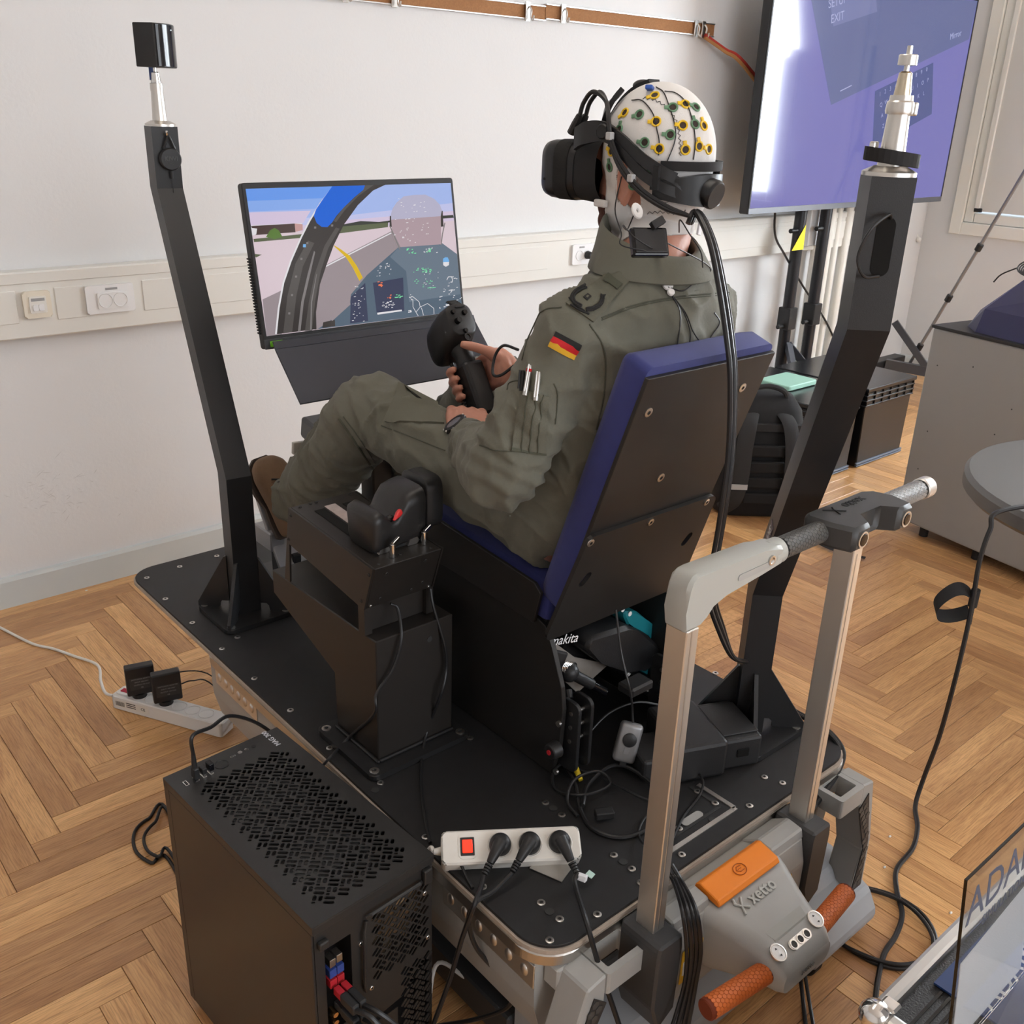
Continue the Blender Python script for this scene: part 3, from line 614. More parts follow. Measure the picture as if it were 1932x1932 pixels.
# side profile in YZ (world), box spans x .838-.982
bx0,bx1=.838,.983
prof=[(1.337,.752),(1.300,.848),(1.600,.872),(1.625,.795),(1.614,.785)]
prof=[(1.338,.757),(1.306,.849),(1.600,.869),(1.618,.800),(1.60,.793)]
MB().prism(prof,(bx0,0,0),(0,1,0),(0,0,1),ux,.0,bx1-bx0,.0015).build('housing','console_black',u)
# side skirt panels reaching down to the stand as feet
for x in (bx0-.0025,bx1+.0025):
    MB().prism([(1.338,.757),(1.306,.849),(1.600,.869),(1.632,.704),(1.612,.704),(1.604,.790)],(x,0,0),(0,1,0),(0,0,1),ux,-.002,.002).build('side_panel','console_black',u)
MB().bb(bx0-.004,bx0+.012,1.338,1.358,.704,.760).build('foot','console_black',u); MB().bb(bx1-.012,bx1+.004,1.338,1.358,.704,.760).build('foot','console_black',u)
MB().bb(bx0+.012,bx1-.012,1.350,1.356,.704,.757).build('rear_lip','console_black',u)
# top plate with two slots, recessed metal scale
tu=(V(0,1.600,.869)-V(0,1.306,.849)).normalized(); tn=V(0,-tu.z,tu.y); to=V(bx0,1.306,.849)
for a0,a1 in ((.030,.052),(.092,.114)):
    MB().prism([(a0,.07),(a1,.07),(a1,.255),(a0,.255)],to+tn*.0004,ux,tu,tn,0,.0008).build('lever_slot','slot_black',u)
MB().prism([(.056,.10),(.080,.10),(.080,.262),(.056,.262)],to+tn*.0004,ux,tu,tn,0,.0012).build('scale_strip','scale_paint',u) if mat('scale_paint',(.52,.44,.42),.5,.2,0,1,.3,60) else None
for a,bq in ((.016,.012),(.128,.012),(.016,.285),(.128,.285),(.055,.020),(.068,.022),(.04,.288),(.053,.288)): screw(u,to+ux*a+tu*bq+tn*.0004,tn,.0032,dark=True)
bu=(V(0,1.306,.849)-V(0,1.338,.757)).normalized(); bn=V(0,-bu.z,bu.y); bo=V(bx0,1.338,.757)
for a,bq in ((.028,.078),(.112,.080),(.026,.018),(.118,.024),(.095,.014)): screw(u,bo+ux*a+bu*bq+bn*.0004,bn,.0034,dark=True)
for yy,zz in ((1.318,.835),(1.346,.772),(1.592,.855),(1.606,.80)): screw(u,(bx0-.005,yy,zz),(-1,0,0),.0036,dark=True)
for a in (.008,.136): screw(u,bo+ux*a+bu*.006+bn*.001,bn,.003)
# two lever lock pins
for a,bq in ((.052,.022),(.128,.032)):
    q=to+ux*a+tu*bq
    MB().cyl(q,q+tn*.026,.0058,n=16,bev=.001).build('lock_pin','chrome',u,smooth=True)
    MB().box(q+tn*.030+V(.006,.0,0),(.019,.006,.007),(0,-.35,.3),.001).build('pin_lever','chrome',u)
for a in (.035,.098): MB().prism([(0,0),(.02,.0),(.026,.006),(.02,.014),(.004,.012)],to+ux*a+tu*.04+tn*.0006,ux,tn,tu,0,.03).build('lever_guide','zinc',u)
# grip lever: lofted sculpted block
def grip():
    rings=[]
    # sections along X (from left to right), each a closed profile in (y,z)
    S=[(.860,1.384,.888,.040,.034,0),(.864,1.386,.890,.046,.040,0),(.878,1.388,.891,.047,.043,0),(.890,1.389,.886,.046,.038,1),(.902,1.389,.880,.045,.032,1),(.914,1.389,.882,.045,.034,1),(.924,1.389,.892,.046,.044,0),(.936,1.389,.900,.047,.052,0),(.955,1.389,.903,.047,.055,0),(.972,1.389,.904,.047,.056,0),(.976,1.389,.904,.042,.050,0)]
    for x,cy,cz,ry,rz,d in S:
        r=[]
        for i in range(28):
            a=2*math.pi*i/28; c,s=math.cos(a),math.sin(a); e=.45
            yy=ry*math.copysign(abs(c)**e,c); zz=rz*math.copysign(abs(s)**e,s)
            if zz>0: yy=yy*1.0+ (.006 if yy>0 else -.004)*zz/rz
            r.append((x,cy+yy,cz+zz*(1 if zz>0 else .9)))
        rings.append(r)
    return rings
gr=MB(); gr.loft([[Vector(p) for p in r] for r in grip()]).build('lever_grip','grip_black',u,smooth=True,auto=60) if mat('grip_black',(.020,.019,.019),.40) else None
q=V(.985,0,0)
mb=MB(); ring=lambda x,k:[V(x,1.392+.042*k*math.copysign(abs(math.cos(a))**.42,math.cos(a)),.918+.050*k*math.copysign(abs(math.sin(a))**.42,math.sin(a))) for a in np.linspace(0,2*math.pi,28,endpoint=False)]
mb.loft([ring(.982,.97),ring(.984,1.02),ring(1.016,1.02),ring(1.020,.95)]).build('lever_grip_outer','black_plastic',u,smooth=True,auto=50)
MB().bb(.87,.972,1.352,1.404,.848,.875,.004,1).build('lever_base','black_plastic',u)
MB().tube([V(.926,1.352,.922),V(.915,1.345,.921),V(.902,1.340,.914)],[.0065,.006,.002],n=10).build('red_switch','switch_red',u,smooth=True) if mat('switch_red',(.62,.03,.03),.35) else None
MB().cyl(V(.930,1.353,.922),V(.924,1.350,.922),.0085,n=14).build('switch_collar','zinc',u,smooth=True)
MB().box(V(.902,1.356,.905),(.018,.014,.024),(.3,0,.2),.004).build('thumb_switch','black_gloss',u)
for dy,dz in ((0,0),(.02,-.012),(.004,-.03)): MB().cyl((1.020,1.40+dy,.938+dz),(1.034,1.40+dy,.938+dz),.0065,.005,n=12).build('hat_switch','black_plastic',u,smooth=True)
# ============================================================ MONITOR
mt=thing('monitor','black flat monitor showing a flight simulator cockpit in front of the pilot','monitor',(XC,2.0,1.10))
mo=V(1.241,1.918,1.098); mup=V(0,.0575,.338).normalized(); mn=V(0,-mup.z,mup.y)  # screen normal toward pilot
MW,MH=.548,.342
MB().prism(rrect(MW,MH,.006,3,0,MH/2),mo,ux,mup,mn,-.020,0,.002).build('housing','black_plastic',mt)
MB().prism(rrect(MW*.62,MH*.6,.02,4,0,MH*.45),mo,ux,mup,mn,-.055,-.0195,.006).build('rear_bulge','black_plastic',mt)
MB().prism([(-MW/2,0),(MW/2,0),(MW/2,.021),(-MW/2,.021)],mo,ux,mup,mn,0.0002,.004,.001).build('chin_bar','monitor_chin',mt) if mat('monitor_chin',(.055,.058,.065),.4,.2) else None
text_mesh('lettering','ELITE',.0115,mo+ux*.055+mup*.0108+mn*.0045,ux,mup,'print_grey2',mt,spacing=1.25) if mat('print_grey2',(.55,.56,.6),.4) else None
mat('label_green',(.13,.40,.02),.4)
MB().prism([(-.262,.0045),(-.232,.0045),(-.232,.0165),(-.262,.0165)],mo,ux,mup,mn,.004,.0045).build('logo_label','label_green',mt)
MB().prism([(-.232,.0045),(-.208,.0045),(-.208,.0165),(-.232,.0165)],mo,ux,mup,mn,.004,.0045).build('logo_label','print_black',mt)
text_mesh('lettering','NVIDIA',.0062,mo+ux*-.246+mup*.0105+mn*.0048,ux,mup,'print_white',mt,bold=.0001); text_mesh('lettering','G-SYNC',.0052,mo+ux*-.220+mup*.0105+mn*.0048,ux,mup,'print_white',mt)
# left rear vents read as notches along the left edge
vt=MB()
for k in range(26): vt.box(mo+ux*(-MW/2-.001)+mup*(.035+k*.0062)+mn*-.012,(.005,.012,.003),None)
vt.build('edge_vents','black_matte',mt,kind='stuff')
# screen picture: flat coloured shapes in the plane of the panel, gently emissive
SW,SH=.532,.302; SO=mo+ux*(-SW/2)+mup*.028; 
scr=None
def smat(n,c,s=.80): return mat('screen_'+n,(0,0,0),.18,emit=c,estr=s,spec=.35)
smat('sky1',(.16,.36,.92)); smat('sky2',(.28,.46,.93)); smat('sky3',(.42,.54,.93)); smat('sky4',(.60,.62,.92)); smat('sky5',(.74,.62,.80)); smat('runway',(.78,.64,.70)); smat('tarmac',(.36,.30,.32)); smat('grass',(.13,.15,.085)); smat('tree',(.055,.06,.05))
smat('frame_dk',(.055,.048,.046)); smat('frame_md',(.105,.095,.09)); smat('frame_lt',(.24,.22,.22)); smat('canopy_blue',(.012,.14,.75)); smat('yellow',(.80,.52,.02)); smat('white',(.85,.83,.86)); smat('panel',(.10,.145,.20)); smat('panel_lt',(.16,.21,.27)); smat('mfd',(.045,.055,.11)); smat('green',(.22,.85,.42)); smat('red',(.9,.22,.10)); smat('brown',(.09,.06,.055)); smat('pink',(.62,.36,.34)); smat('hudglass',(.52,.50,.66)); smat('hudlow',(.48,.36,.40)); smat('blueball',(.2,.5,.9)); smat('foliage',(.12,.22,.05))
SM=['sky1','sky2','sky3','sky4','sky5','runway','tarmac','grass','tree','frame_dk','frame_md','frame_lt','canopy_blue','yellow','white','panel','panel_lt','mfd','green','red','brown','pink','hudglass','hudlow','blueball','foliage']
sp=MB(); lay=[0]
def sc(m,*pts):
    """pts in photo-zoom pixels of the screen quad -> bilinear to panel"""
    lay[0]+=1; d=.0004+lay[0]*.000012
    sp.mat(SM.index(m)); o=[]
    for (x,y) in pts:
        uu,vv=s_uv(x,y); o.append(SO+ux*(uu*SW)+mup*((1-vv)*SH)+mn*d)
    sp.add(o,[tuple(range(len(o)))])
# homography: zoom crop px of the screen corners -> unit square
Q=np.array([(88,118),(1655,88),(1812,1070),(300,1272)],float); U=np.array([(0,0),(1,0),(1,1),(0,1)],float)
A=[];B=[]
for (x,y),(a,b_) in zip(Q,U): A+= [[x,y,1,0,0,0,-a*x,-a*y],[0,0,0,x,y,1,-b_*x,-b_*y]]; B+=[a,b_]
Hm=np.append(np.linalg.solve(np.array(A),np.array(B)),1).reshape(3,3)
def s_uv(x,y):
    w=Hm@np.array([x,y,1]); return min(1,max(0,w[0]/w[2])),min(1,max(0,w[1]/w[2]))
Hi=np.linalg.inv(Hm)
def uvpx(a,b_): w=Hi@np.array([a,b_,1]); return w[0]/w[2],w[1]/w[2]
def band(m,v0,v1): sc(m,uvpx(0,v0),uvpx(1,v0),uvpx(1,v1),uvpx(0,v1))
band('sky1',0,.08);band('sky2',.08,.15);band('sky3',.15,.21);band('sky4',.21,.26);band('sky5',.26,.31);band('runway',.30,1)
sc('sky3',(1000,95),(1655,88),(1690,330),(860,390),(700,300)); sc('sky4',(870,330),(1680,240),(1693,335),(850,392)); sc('sky5',(860,365),(1690,300),(1695,340),(850,398))
sc('tree',(840,400),(990,372),(1130,380),(1210,370),(1400,350),(1690,330),(1700,352),(1200,385),(835,420)); sc('grass',(820,415),(1200,385),(1200,420),(800,470)); sc('runway',(800,472),(1210,425),(1715,372),(1760,620),(900,700),(700,740))
sc('runway',(1380,410),(1530,395),(1760,560),(1500,560)); sc('tarmac',(690,735),(1250,440),(1420,400),(1760,640),(1800,1000),(680,1250)); 
sc('runway',(1380,420),(1470,400),(1560,440),(1400,470)); sc('white',(725,722),(1225,462),(1232,468),(728,732))
sc('yellow',(790,555),(850,590),(920,640),(980,720),(1030,810),(1005,835),(950,735),(890,650),(800,570))
sc('tarmac',(255,980),(440,890),(420,1260),(300,1275)); sc('white',(100,455),(520,420),(540,380),(90,400)); sc('sky5',(120,300),(600,290),(545,385),(140,400))
sc('grass',(165,505),(540,470),(530,500),(170,530)); sc('brown',(140,405),(480,388),(490,455),(180,475)); sc('pink',(480,388),(542,393),(545,440),(490,452)); sc('white',(140,420),(190,425),(185,470),(150,480)); sc('foliage',(262,490),(290,440),(325,420),(360,440),(390,490),(330,508)); sc('grass',(180,622),(235,628),(190,650),(178,645))
# canopy frame arch
L_=[(380,1255),(392,1050),(420,850),(470,680),(540,500),(600,370),(680,230),(770,100)]
R_=[(690,1215),(680,1080),(700,860),(740,720),(790,560),(860,400),(960,250),(1070,140),(1160,95)]
sc('white',*[(x-14,y) for x,y in L_],*L_[::-1]); sc('frame_dk',*L_,*R_[::-1])
sc('frame_md',(430,1250),(450,950),(500,700),(590,520),(640,540),(560,720),(520,950),(500,1240)); sc('frame_lt',(545,1235),(560,1000),(600,780),(640,600),(650,610),(620,780),(580,1000),(565,1235)); sc('frame_md',(600,1230),(620,1000),(655,780),(720,560),(800,420),(830,430),(750,580),(700,760),(670,980),(655,1225)); sc('frame_lt',(640,1222),(636,1000),(668,780),(672,782),(646,1000),(652,1220))
sc('canopy_blue',(755,100),(1005,96),(1000,130),(930,190),(860,260),(800,330),(770,380),(735,418),(690,415),(650,385),(625,330),(640,280),(690,200))
sc('frame_md',(1005,96),(1070,96),(960,180),(860,290),(800,380),(780,370),(850,270),(930,195),(995,135))
for x,y in ((510,800),(545,662),(485,945),(470,1090),(585,540),(640,420),(770,405),(560,560)): sc('frame_lt',(x-8,y-8),(x+8,y-8),(x+8,y+8),(x-8,y+8))
sc('blueball',(553,548),(575,548),(575,572),(553,572))
# instrument panel
sc('panel',(790,1150),(940,1010),(945,940),(1060,790),(1220,640),(1290,575),(1620,545),(1740,630),(1812,1070),(700,1215)); sc('panel_lt',(1290,575),(1620,545),(1740,630),(1790,940),(1400,1000),(1360,760),(1230,650))
sc('frame_dk',(740,1160),(830,1140),(835,1190),(735,1205)); sc('tarmac',(790,1130),(940,1000),(945,1020),(810,1150))
sc('mfd',(1110,850),(1340,810),(1365,1070),(1155,1100)); sc('mfd',(945,960),(1050,850),(1090,1150),(950,1170)); sc('white',(1155,1085),(1345,1060),(1348,1072),(1160,1100)); sc('white',(1680,1020),(1788,1008),(1790,1020),(1684,1032))
rs=random.Random(11)
def dots(m,x0,x1,y0,y1,n,s=7,hh=5):
    for k in range(n):
        x=rs.uniform(x0,x1);y=rs.uniform(y0,y1);w=rs.uniform(.6,2.2)*s; sc(m,(x,y),(x+w,y-w*.12),(x+w,y+hh-w*.12),(x,y+hh))
dots('white',960,1050,860,1150,26,7); dots('white',1130,1240,690,800,18,6); dots('green',1350,1420,585,620,9,9,7); dots('green',1495,1530,575,612,7,9,7); dots('white',1420,1580,580,620,8,7); dots('green',1410,1550,735,770,20,9,6); dots('red',1135,1180,840,880,9,12,7); dots('green',1270,1330,940,965,8,9,6); dots('red',1225,1250,940,970,6,9,7); dots('white',1160,1280,990,1045,26,9,4); dots('green',1420,1560,820,900,12,8,5); dots('white',1620,1790,800,1060,34,8,5); dots('white',1390,1420,940,1080,12,7,6); dots('white',1250,1500,180,540,46,8,5); dots('green',1500,1580,880,890,6,10,4); dots('white',1480,1600,760,900,10,7,4)
sc('white',(1630,665),(1645,655),(1665,655),(1678,680),(1678,715),(1655,728),(1635,715)); sc('blueball',(1630,665),(1645,655),(1665,655),(1678,680),(1678,690),(1632,692))
def line(m,w,*p):
    for (x0,y0),(x1,y1) in zip(p,p[1:]):
        dx,dy=x1-x0,y1-y0; l=math.hypot(dx,dy); nx,ny=-dy/l*w,dx/l*w; sc(m,(x0+nx,y0+ny),(x1+nx,y1+ny),(x1-nx,y1-ny),(x0-nx,y0-ny))
line('white',2,(1420,960),(1470,1000),(1480,1040),(1450,1080),(1470,1110)); line('white',2,(1480,1040),(1535,1012),(1585,1050),(1590,1095)); line('white',2,(1420,980),(1425,1040),(1450,1080)); line('white',2,(1490,1045),(1510,1105)); line('white',2.5,(1670,830),(1680,805),(1705,805),(1715,830),(1710,850)); line('white',2.5,(1690,910),(1720,905),(1705,930))
line('frame_dk',12,(1215,335),(1218,420)); line('frame_dk',12,(1590,300),(1605,420)); line('frame_lt',4,(1210,415),(1250,500),(1295,590)); line('frame_lt',4,(1625,390),(1612,480),(1608,560))
arc=[(1212,330),(1222,280),(1250,235),(1300,190),(1380,180),(1460,178),(1530,210),(1575,255),(1595,300)]; line('hudglass',2.5,*arc)
sc('hudglass',*arc,(1590,340),(1215,365)); sc('hudlow',(1215,365),(1590,340),(1608,555),(1300,575),(1225,440)); dots('white',1240,1500,200,540,40,8,5)
sp.build('screen_picture',['screen_'+m for m in SM],mt,kind=None,label='cockpit view of a jet on a runway')
# sloping keyboard panel under the monitor
mat('tray_black',(.022,.024,.034),.38)
t=thing('monitor_tray','dark tilted tray plate under the monitor in front of the pilot\'s knees','tray',(XC,1.83,1.0))
A_=V(XC,1.880,1.105); D_=(V(0,1.783,1.008)-V(0,1.880,1.105)); DL=D_.length; D_.normalize()
MB().prism([(-.272,0),(.272,0),(.272,DL),(-.272,DL)],A_,ux,D_,ux.cross(D_),-.002,.002,.0008).build('plate','tray_black',t)
MB().prism([(-.272,0),(.272,0),(.272,.018),(-.272,.018)],A_,ux,V(0,.5,.87),V(0,-.87,.5),-.002,.002,.0008).build('lip','tray_black',t)
# centre pylon carrying monitor, tray and stick
t=thing('instrument_pylon','black centre pylon behind the pilot\'s legs carrying monitor and tray','pylon',(XC,1.95,ZP+.0008))
MB().prism(rrect(.16,.16,.01),(XC+.05,1.99,0),(1,0,0),(0,1,0),(0,0,1),ZP+.0008,ZP+.010,.001).build('base_plate','black_powder',t)
MB().bb(XC+.02,XC+.08,1.965,2.025,ZP+.010,1.20,.004,1).build('column','black_powder',t)
MB().beam((XC+.05,1.995,1.19),(XC+.05,1.985,1.24),.10,.08).build('monitor_bracket','black_powder',t)
MB().beam((XC+.05,1.97,1.06),(XC+.03,1.885,1.08),.05,.02).build('tray_bracket','black_powder',t)
# ============================================================ RUDDER PEDALS
t=thing('rudder_pedals','black and grey rudder pedal frame under the pilot\'s boots','pedals',(1.15,2.1,ZP+.0008))
MB().prism([(1.02,0),(1.46,0),(1.46,.012),(1.02,.012)],(0,2.0,ZP+.0008),(1,0,0),(0,0,1),(0,1,0),-.10,.22,.001).build('base_plate','black_powder',t)
mat('pedal_grey',(.34,.34,.35),.4,.4)
for x in (1.075,1.40):
    MB().box((x,2.10,.615),(.10,.012,.24),(math.radians(-33),0,0),.003).build('pedal_plate','pedal_grey',t)
    MB().bb(x-.012,x+.012,2.03,2.15,.444,.54,.003,1).build('pedal_arm','black_powder',t)
    for dx in (-.03,.03): MB().cyl((x+dx,2.045,.470),(x+dx,2.045,.49),.008,n=6).build('pedal_bolt','zinc',t)
MB().beam((1.03,2.02,.50),(1.06,1.90,.47),.04,.03).build('pedal_link','pedal_grey',t)
MB().bb(1.02,1.06,2.06,2.15,.55,.60,.003,1).build('pivot_block','pedal_grey',t)
# small control box on an arm beside the far knee
q=P(600,812,y=2.03); 
t=thing('control_box','small dark grey control box on a bracket beyond the pilot\'s knee','control box',(q.x,2.03,q.z-.04))
MB().box((q.x+.02,2.03,q.z),(.10,.07,.055),(.2,0,0),.008).build('case','control_grey',t) if mat('control_grey',(.10,.105,.11),.45) else None
a=P(552,846,y=2.03); c=P(640,838,y=2.03)
MB().beam(a,c+V(.05,0,0),.012,.03,bev=.002).build('bracket','pedal_light',t) if mat('pedal_light',(.50,.48,.44),.45,.2) else None
MB().cyl(a+V(.012,0,-.005),a+V(.014,0,-.045),.003,n=8).build('pull_cord','cable_black',t)
MB().beam((q.x+.06,2.03,q.z-.03),(q.x+.085,2.03,ZP+.013),.03,.03).build('stalk','black_powder',t)
# ============================================================ LOAD LIFTER under the platform
lf=thing('load_lifter','grey motorised load lifter with upright handle and orange grips under the platform','lifter',(1.2,1.3,0))
def hexgrip(p0,p1,r,m_base,m_pad,parent,name,cell=.0068):
    p0=Vector(p0);p1=Vector(p1); mb=MB(); mb.cyl(p0,p1,r-.0008,n=28,bev=.002); g=mb.build(name,m_base,parent,smooth=True)
    mb=MB(); fr,L=mb.frame(p0,p1); na=int(round(2*math.pi*r/(cell*1.0))); na+=na%2; da=2*math.pi/na; dz=cell*.866*1.15; nz=int((L-.006)/dz)
    for i in range(nz):
        for j in range(na):
            a0=(j+(.5 if i%2 else 0))*da; z0=.004+dz*(i+.5); vs=[];
            for k in range(6):
                t=math.pi/6+math.pi/3*k; aa=a0+ .52*da*math.cos(t); zz=z0+.60*dz*math.sin(t); vs.append(p0+fr@Vector((r*math.cos(aa),r*math.sin(aa),zz)))
            cvs=[p0+fr@Vector(((r-.0012)*math.cos(a0+.58*da*math.cos(math.pi/6+math.pi/3*k)),(r-.0012)*math.sin(a0+.58*da*math.cos(math.pi/6+math.pi/3*k)),z0+.66*dz*math.sin(math.pi/6+math.pi/3*k))) for k in range(6)]
            mb.add(vs+cvs,[(0,1,2,3,4,5)]+[(k,(k+1)%6,6+(k+1)%6,6+k) for k in range(6)])
    o=mb.build('hex_pads',m_pad,g,kind='stuff'); return g
mat('pad_grey',(.075,.073,.068),.5); mat('groove_black',(.006,.006,.006),.8); mat('groove_orange',(.16,.025,.004),.7); mat('hex_dark',(.035,.033,.032),.55)
MX=(.956,1.364)
for i,x in enumerate(MX):
    mb=MB(); mb.bb(x-.013,x+.013,.7085,.7455,.36,.956 if i==0 else .99,.0015,1).build('mast','alu_light',lf)
    MB().bb(x-.0035,x-.001,.7078,.7088,.43,.955).build('mast_groove','alu',lf)
    # black socket block
    sx=1 if i==0 else -1
    pr=[(x-.026,.425),(x+.026,.425),(x+.030,.40),(x+.026,.27),(x-.012,.245),(x-.030,.30),(x-.030,.41)]
    MB().prism(pr,(0,.68,0),(1,0,0),(0,0,1),(0,1,0),0,.082,.004).build('mast_socket','lifter_dark',lf)
# upright handle: casting, collars, grips, module
AY=.727; AZ=1.012
arm=[(.936,.985),(.936,1.018),(.942,1.034),(.955,1.040),(1.10,1.033),(1.135,1.031),(1.150,1.027),(1.150,.997),(1.10,.996),(1.02,.993),(.992,.984),(.978,.970),(.974,.955),(.936,.955)]
MB().prism(arm,(0,AY,0),(1,0,0),(0,0,1),(0,1,0),-.019,.019,.005).build('handle_arm','handle_grey',lf,smooth=True,auto=30) if mat('handle_grey',(.40,.405,.375),.42,0,.03,600) else None
MB().prism(rrect(.085,.010,.0049),(1.085,AY-.0192,1.008),(1,0,.02),(-.02,0,1),(0,-1,0),0,.001).build('arm_recess','lifter_grey',lf)
mb=MB(); c=V(1.118,AY-.0195,1.014); fr_,_=mb.frame(c,c+V(0,-1,0)); mb.lathe(c,fr_,[(0,.0075),(.002,.0075),(.0022,.005),(.0005,.0035),(.0005,.0005)],20,caps=False).build('arm_bolt','zinc',lf,smooth=True)
MB().cyl((1.130,AY,AZ),(1.162,AY,AZ),.0195,n=32,bev=.003).build('collar','handle_grey',lf,smooth=True)
hexgrip((1.162,AY,AZ),(1.285,AY,AZ),.0172,'groove_black','pad_grey',lf,'grip')
hexgrip((1.440,AY,AZ),(1.572,AY,AZ),.0172,'groove_black','pad_light',lf,'grip') if mat('pad_light',(.26,.26,.255),.4,.3) else None
MB().cyl((1.572,AY,AZ),(1.597,AY,AZ),.0188,n=32,bev=.002).build('end_collar','alu_light',lf,smooth=True)
MB().bb(1.345,1.383,AY-.018,AY+.018,.985,1.0,.003,1).build('mast_cap','alu',lf)
# control module on the bar
mod=[(1.262,.022),(1.275,.034),(1.43,.034),(1.452,.022),(1.455,-.012),(1.452,-.052),(1.412,-.052),(1.400,-.018),(1.333,-.018),(1.322,-.055),(1.278,-.055),(1.266,-.02)]
MB().prism(mod,(0,AY,AZ),(1,0,0),(0,1,0),(0,0,1),-.021,.020,.006).build('handle_module','module_black',lf,smooth=True,auto=35) if mat('module_black',(.045,.045,.044),.5) else None
for x in (1.30,1.432): 
    c=V(x,AY-.0555 if x<1.4 else AY-.0525,AZ-.002); mb=MB(); fr_,_=mb.frame(c,c+V(0,-1,0)); mb.lathe(c,fr_,[(0,.0135),(.0015,.0135),(.0015,.0105)],24,caps=False).mat(1).lathe(c,fr_,[(0,.0104),(.0025,.009),(.003,.0001)],24,caps=False).build('push_button',['alu','black_gloss'],lf,smooth=True,auto=30)
text_mesh('lettering','xetto',.026,(1.375,AY+.010,AZ+.0203),(-1,0,0),(0,-1,0),'groove_black',lf,bold=.0004)
MB().tube([V(1.302,AY+.02,AZ+.0205),V(1.318,AY+.008,AZ+.0205),V(1.310,AY-.006,AZ+.0205)],.0012,n=6).build('logo_mark','groove_black',lf)
MB().tube([V(1.325,AY+.018,AZ+.0205),V(1.316,AY+.008,AZ+.0205),V(1.330,AY-.004,AZ+.0205)],.0012,n=6).build('logo_mark','groove_black',lf)
# lifting table body below the platform: sloped side rails, front and rear
for s,x in ((1,.783),(-1,1.613)):
    MB().prism([(0,.3955),(.05*s,.3955),(.05*s,.262),(.028*s,.238),(.016*s,.240),(.002*s,.300),(0,.335)],(x,0,0),(1,0,0),(0,0,1),(0,1,0),.80,1.93,.002).build('side_rail','lifter_grey',lf)
MB().bb(.835,1.56,.80,1.92,.30,.3955).build('table_deck','lifter_dark',lf)
MB().prism([(.80,.395),(.835,.395),(.835,.26),(.80,.28)],(0,0,0),(1,0,0),(0,0,1),(0,1,0),1.88,1.932).build('end_cap','lifter_grey',lf)
MB().bb(.80,1.59,.768,.80,.352,.3955,.003,1).build('rear_rail','lifter_grey',lf)
for y0,y1 in ((.80,1.03),(1.70,1.90)):
    pl=MB(); pl.bb(.7805,.7835,y0,y1,.345,.392,.0008,1); plo=pl.build('side_strip','alu_light',lf)
    n=6
    for k in range(n):
        yy=y0+.022+(y1-y0-.044)*k/(n-1); MB().ball((.7806,yy,.369),.0115,14,8,(.35,.75,1)).build('strip_dome','alu',plo,smooth=True)
# rear cover between the masts, control nose, orange release bar, grips
MB().prism([(.790,.395),(.735,.415),(.700,.410),(.688,.36),(.688,.27),(.715,.235),(.79,.235)],(0,0,0),(0,1,0),(0,0,1),(1,0,0),.985,1.335,.004).build('rear_cover','lifter_grey',lf)
MB().prism([(.775,.40),(.735,.428),(.705,.424),(.700,.405),(.775,.39)],(0,0,0),(0,1,0),(0,0,1),(1,0,0),1.245,1.338,.003).build('cover_shoulder','lifter_grey',lf)
MB().prism([(.775,.40),(.735,.428),(.705,.424),(.700,.405),(.775,.39)],(0,0,0),(0,1,0),(0,0,1),(1,0,0),.985,1.075,.003).build('cover_shoulder','lifter_grey',lf)
rings=[]
for y,xc,w,z0,z1,r in ((.712,1.16,.230,.295,.412,.020),(.680,1.16,.205,.292,.408,.022),(.64,1.161,.172,.296,.396,.024),(.605,1.162,.150,.302,.384,.024),(.575,1.162,.140,.306,.370,.022),(.562,1.162,.128,.312,.352,.016)):
    h=z1-z0; rings.append([V(xc+a,y,(z0+z1)/2+b_) for a,b_ in rrect(w,h,min(r,h*.45),5)])
MB().loft(rings).build('control_nose','lifter_grey',lf,smooth=True,auto=40)
# top panel (sunken trapezoid)
tp=[(1.090,.695),(1.232,.695),(1.205,.602),(1.120,.602)]
def nz(y): return np.interp(y,[.562,.575,.605,.64,.68,.712],[.352,.370,.384,.396,.408,.412])
mb=MB(); mb.add([(x,y,nz(y)+.0012) for x,y in tp]+[(1.086,.70,nz(.70)-.001),(1.236,.70,nz(.7)-.001),(1.209,.598,nz(.598)-.001),(1.116,.598,nz(.598)-.001)],[(0,1,2,3),(0,1,5,4),(1,2,6,5),(2,3,7,6),(3,0,4,7)]); mb.build('nose_panel','lifter_grey2',lf) if mat('lifter_grey2',(.33,.335,.31),.45,0,.04,700) else None
sl=(V(0,.695,nz(.695))-V(0,.602,nz(.602))).normalized()
text_mesh('lettering','xetto',.030,V(1.170,.668,nz(.668)+.0028),(1,0,0),sl,'emboss_grey',lf,depth=.0008,bold=.0006) if mat('emboss_grey',(.44,.445,.42),.4) else None
for pts in ([(1.106,.678),(1.116,.668),(1.110,.655)],[(1.127,.680),(1.116,.668),(1.128,.660)],[(1.112,.684),(1.108,.676)]):
    MB().tube([V(x,y,nz(y)+.0022) for x,y in pts],.0022,n=8).build('logo_mark','emboss_grey',lf,smooth=True)
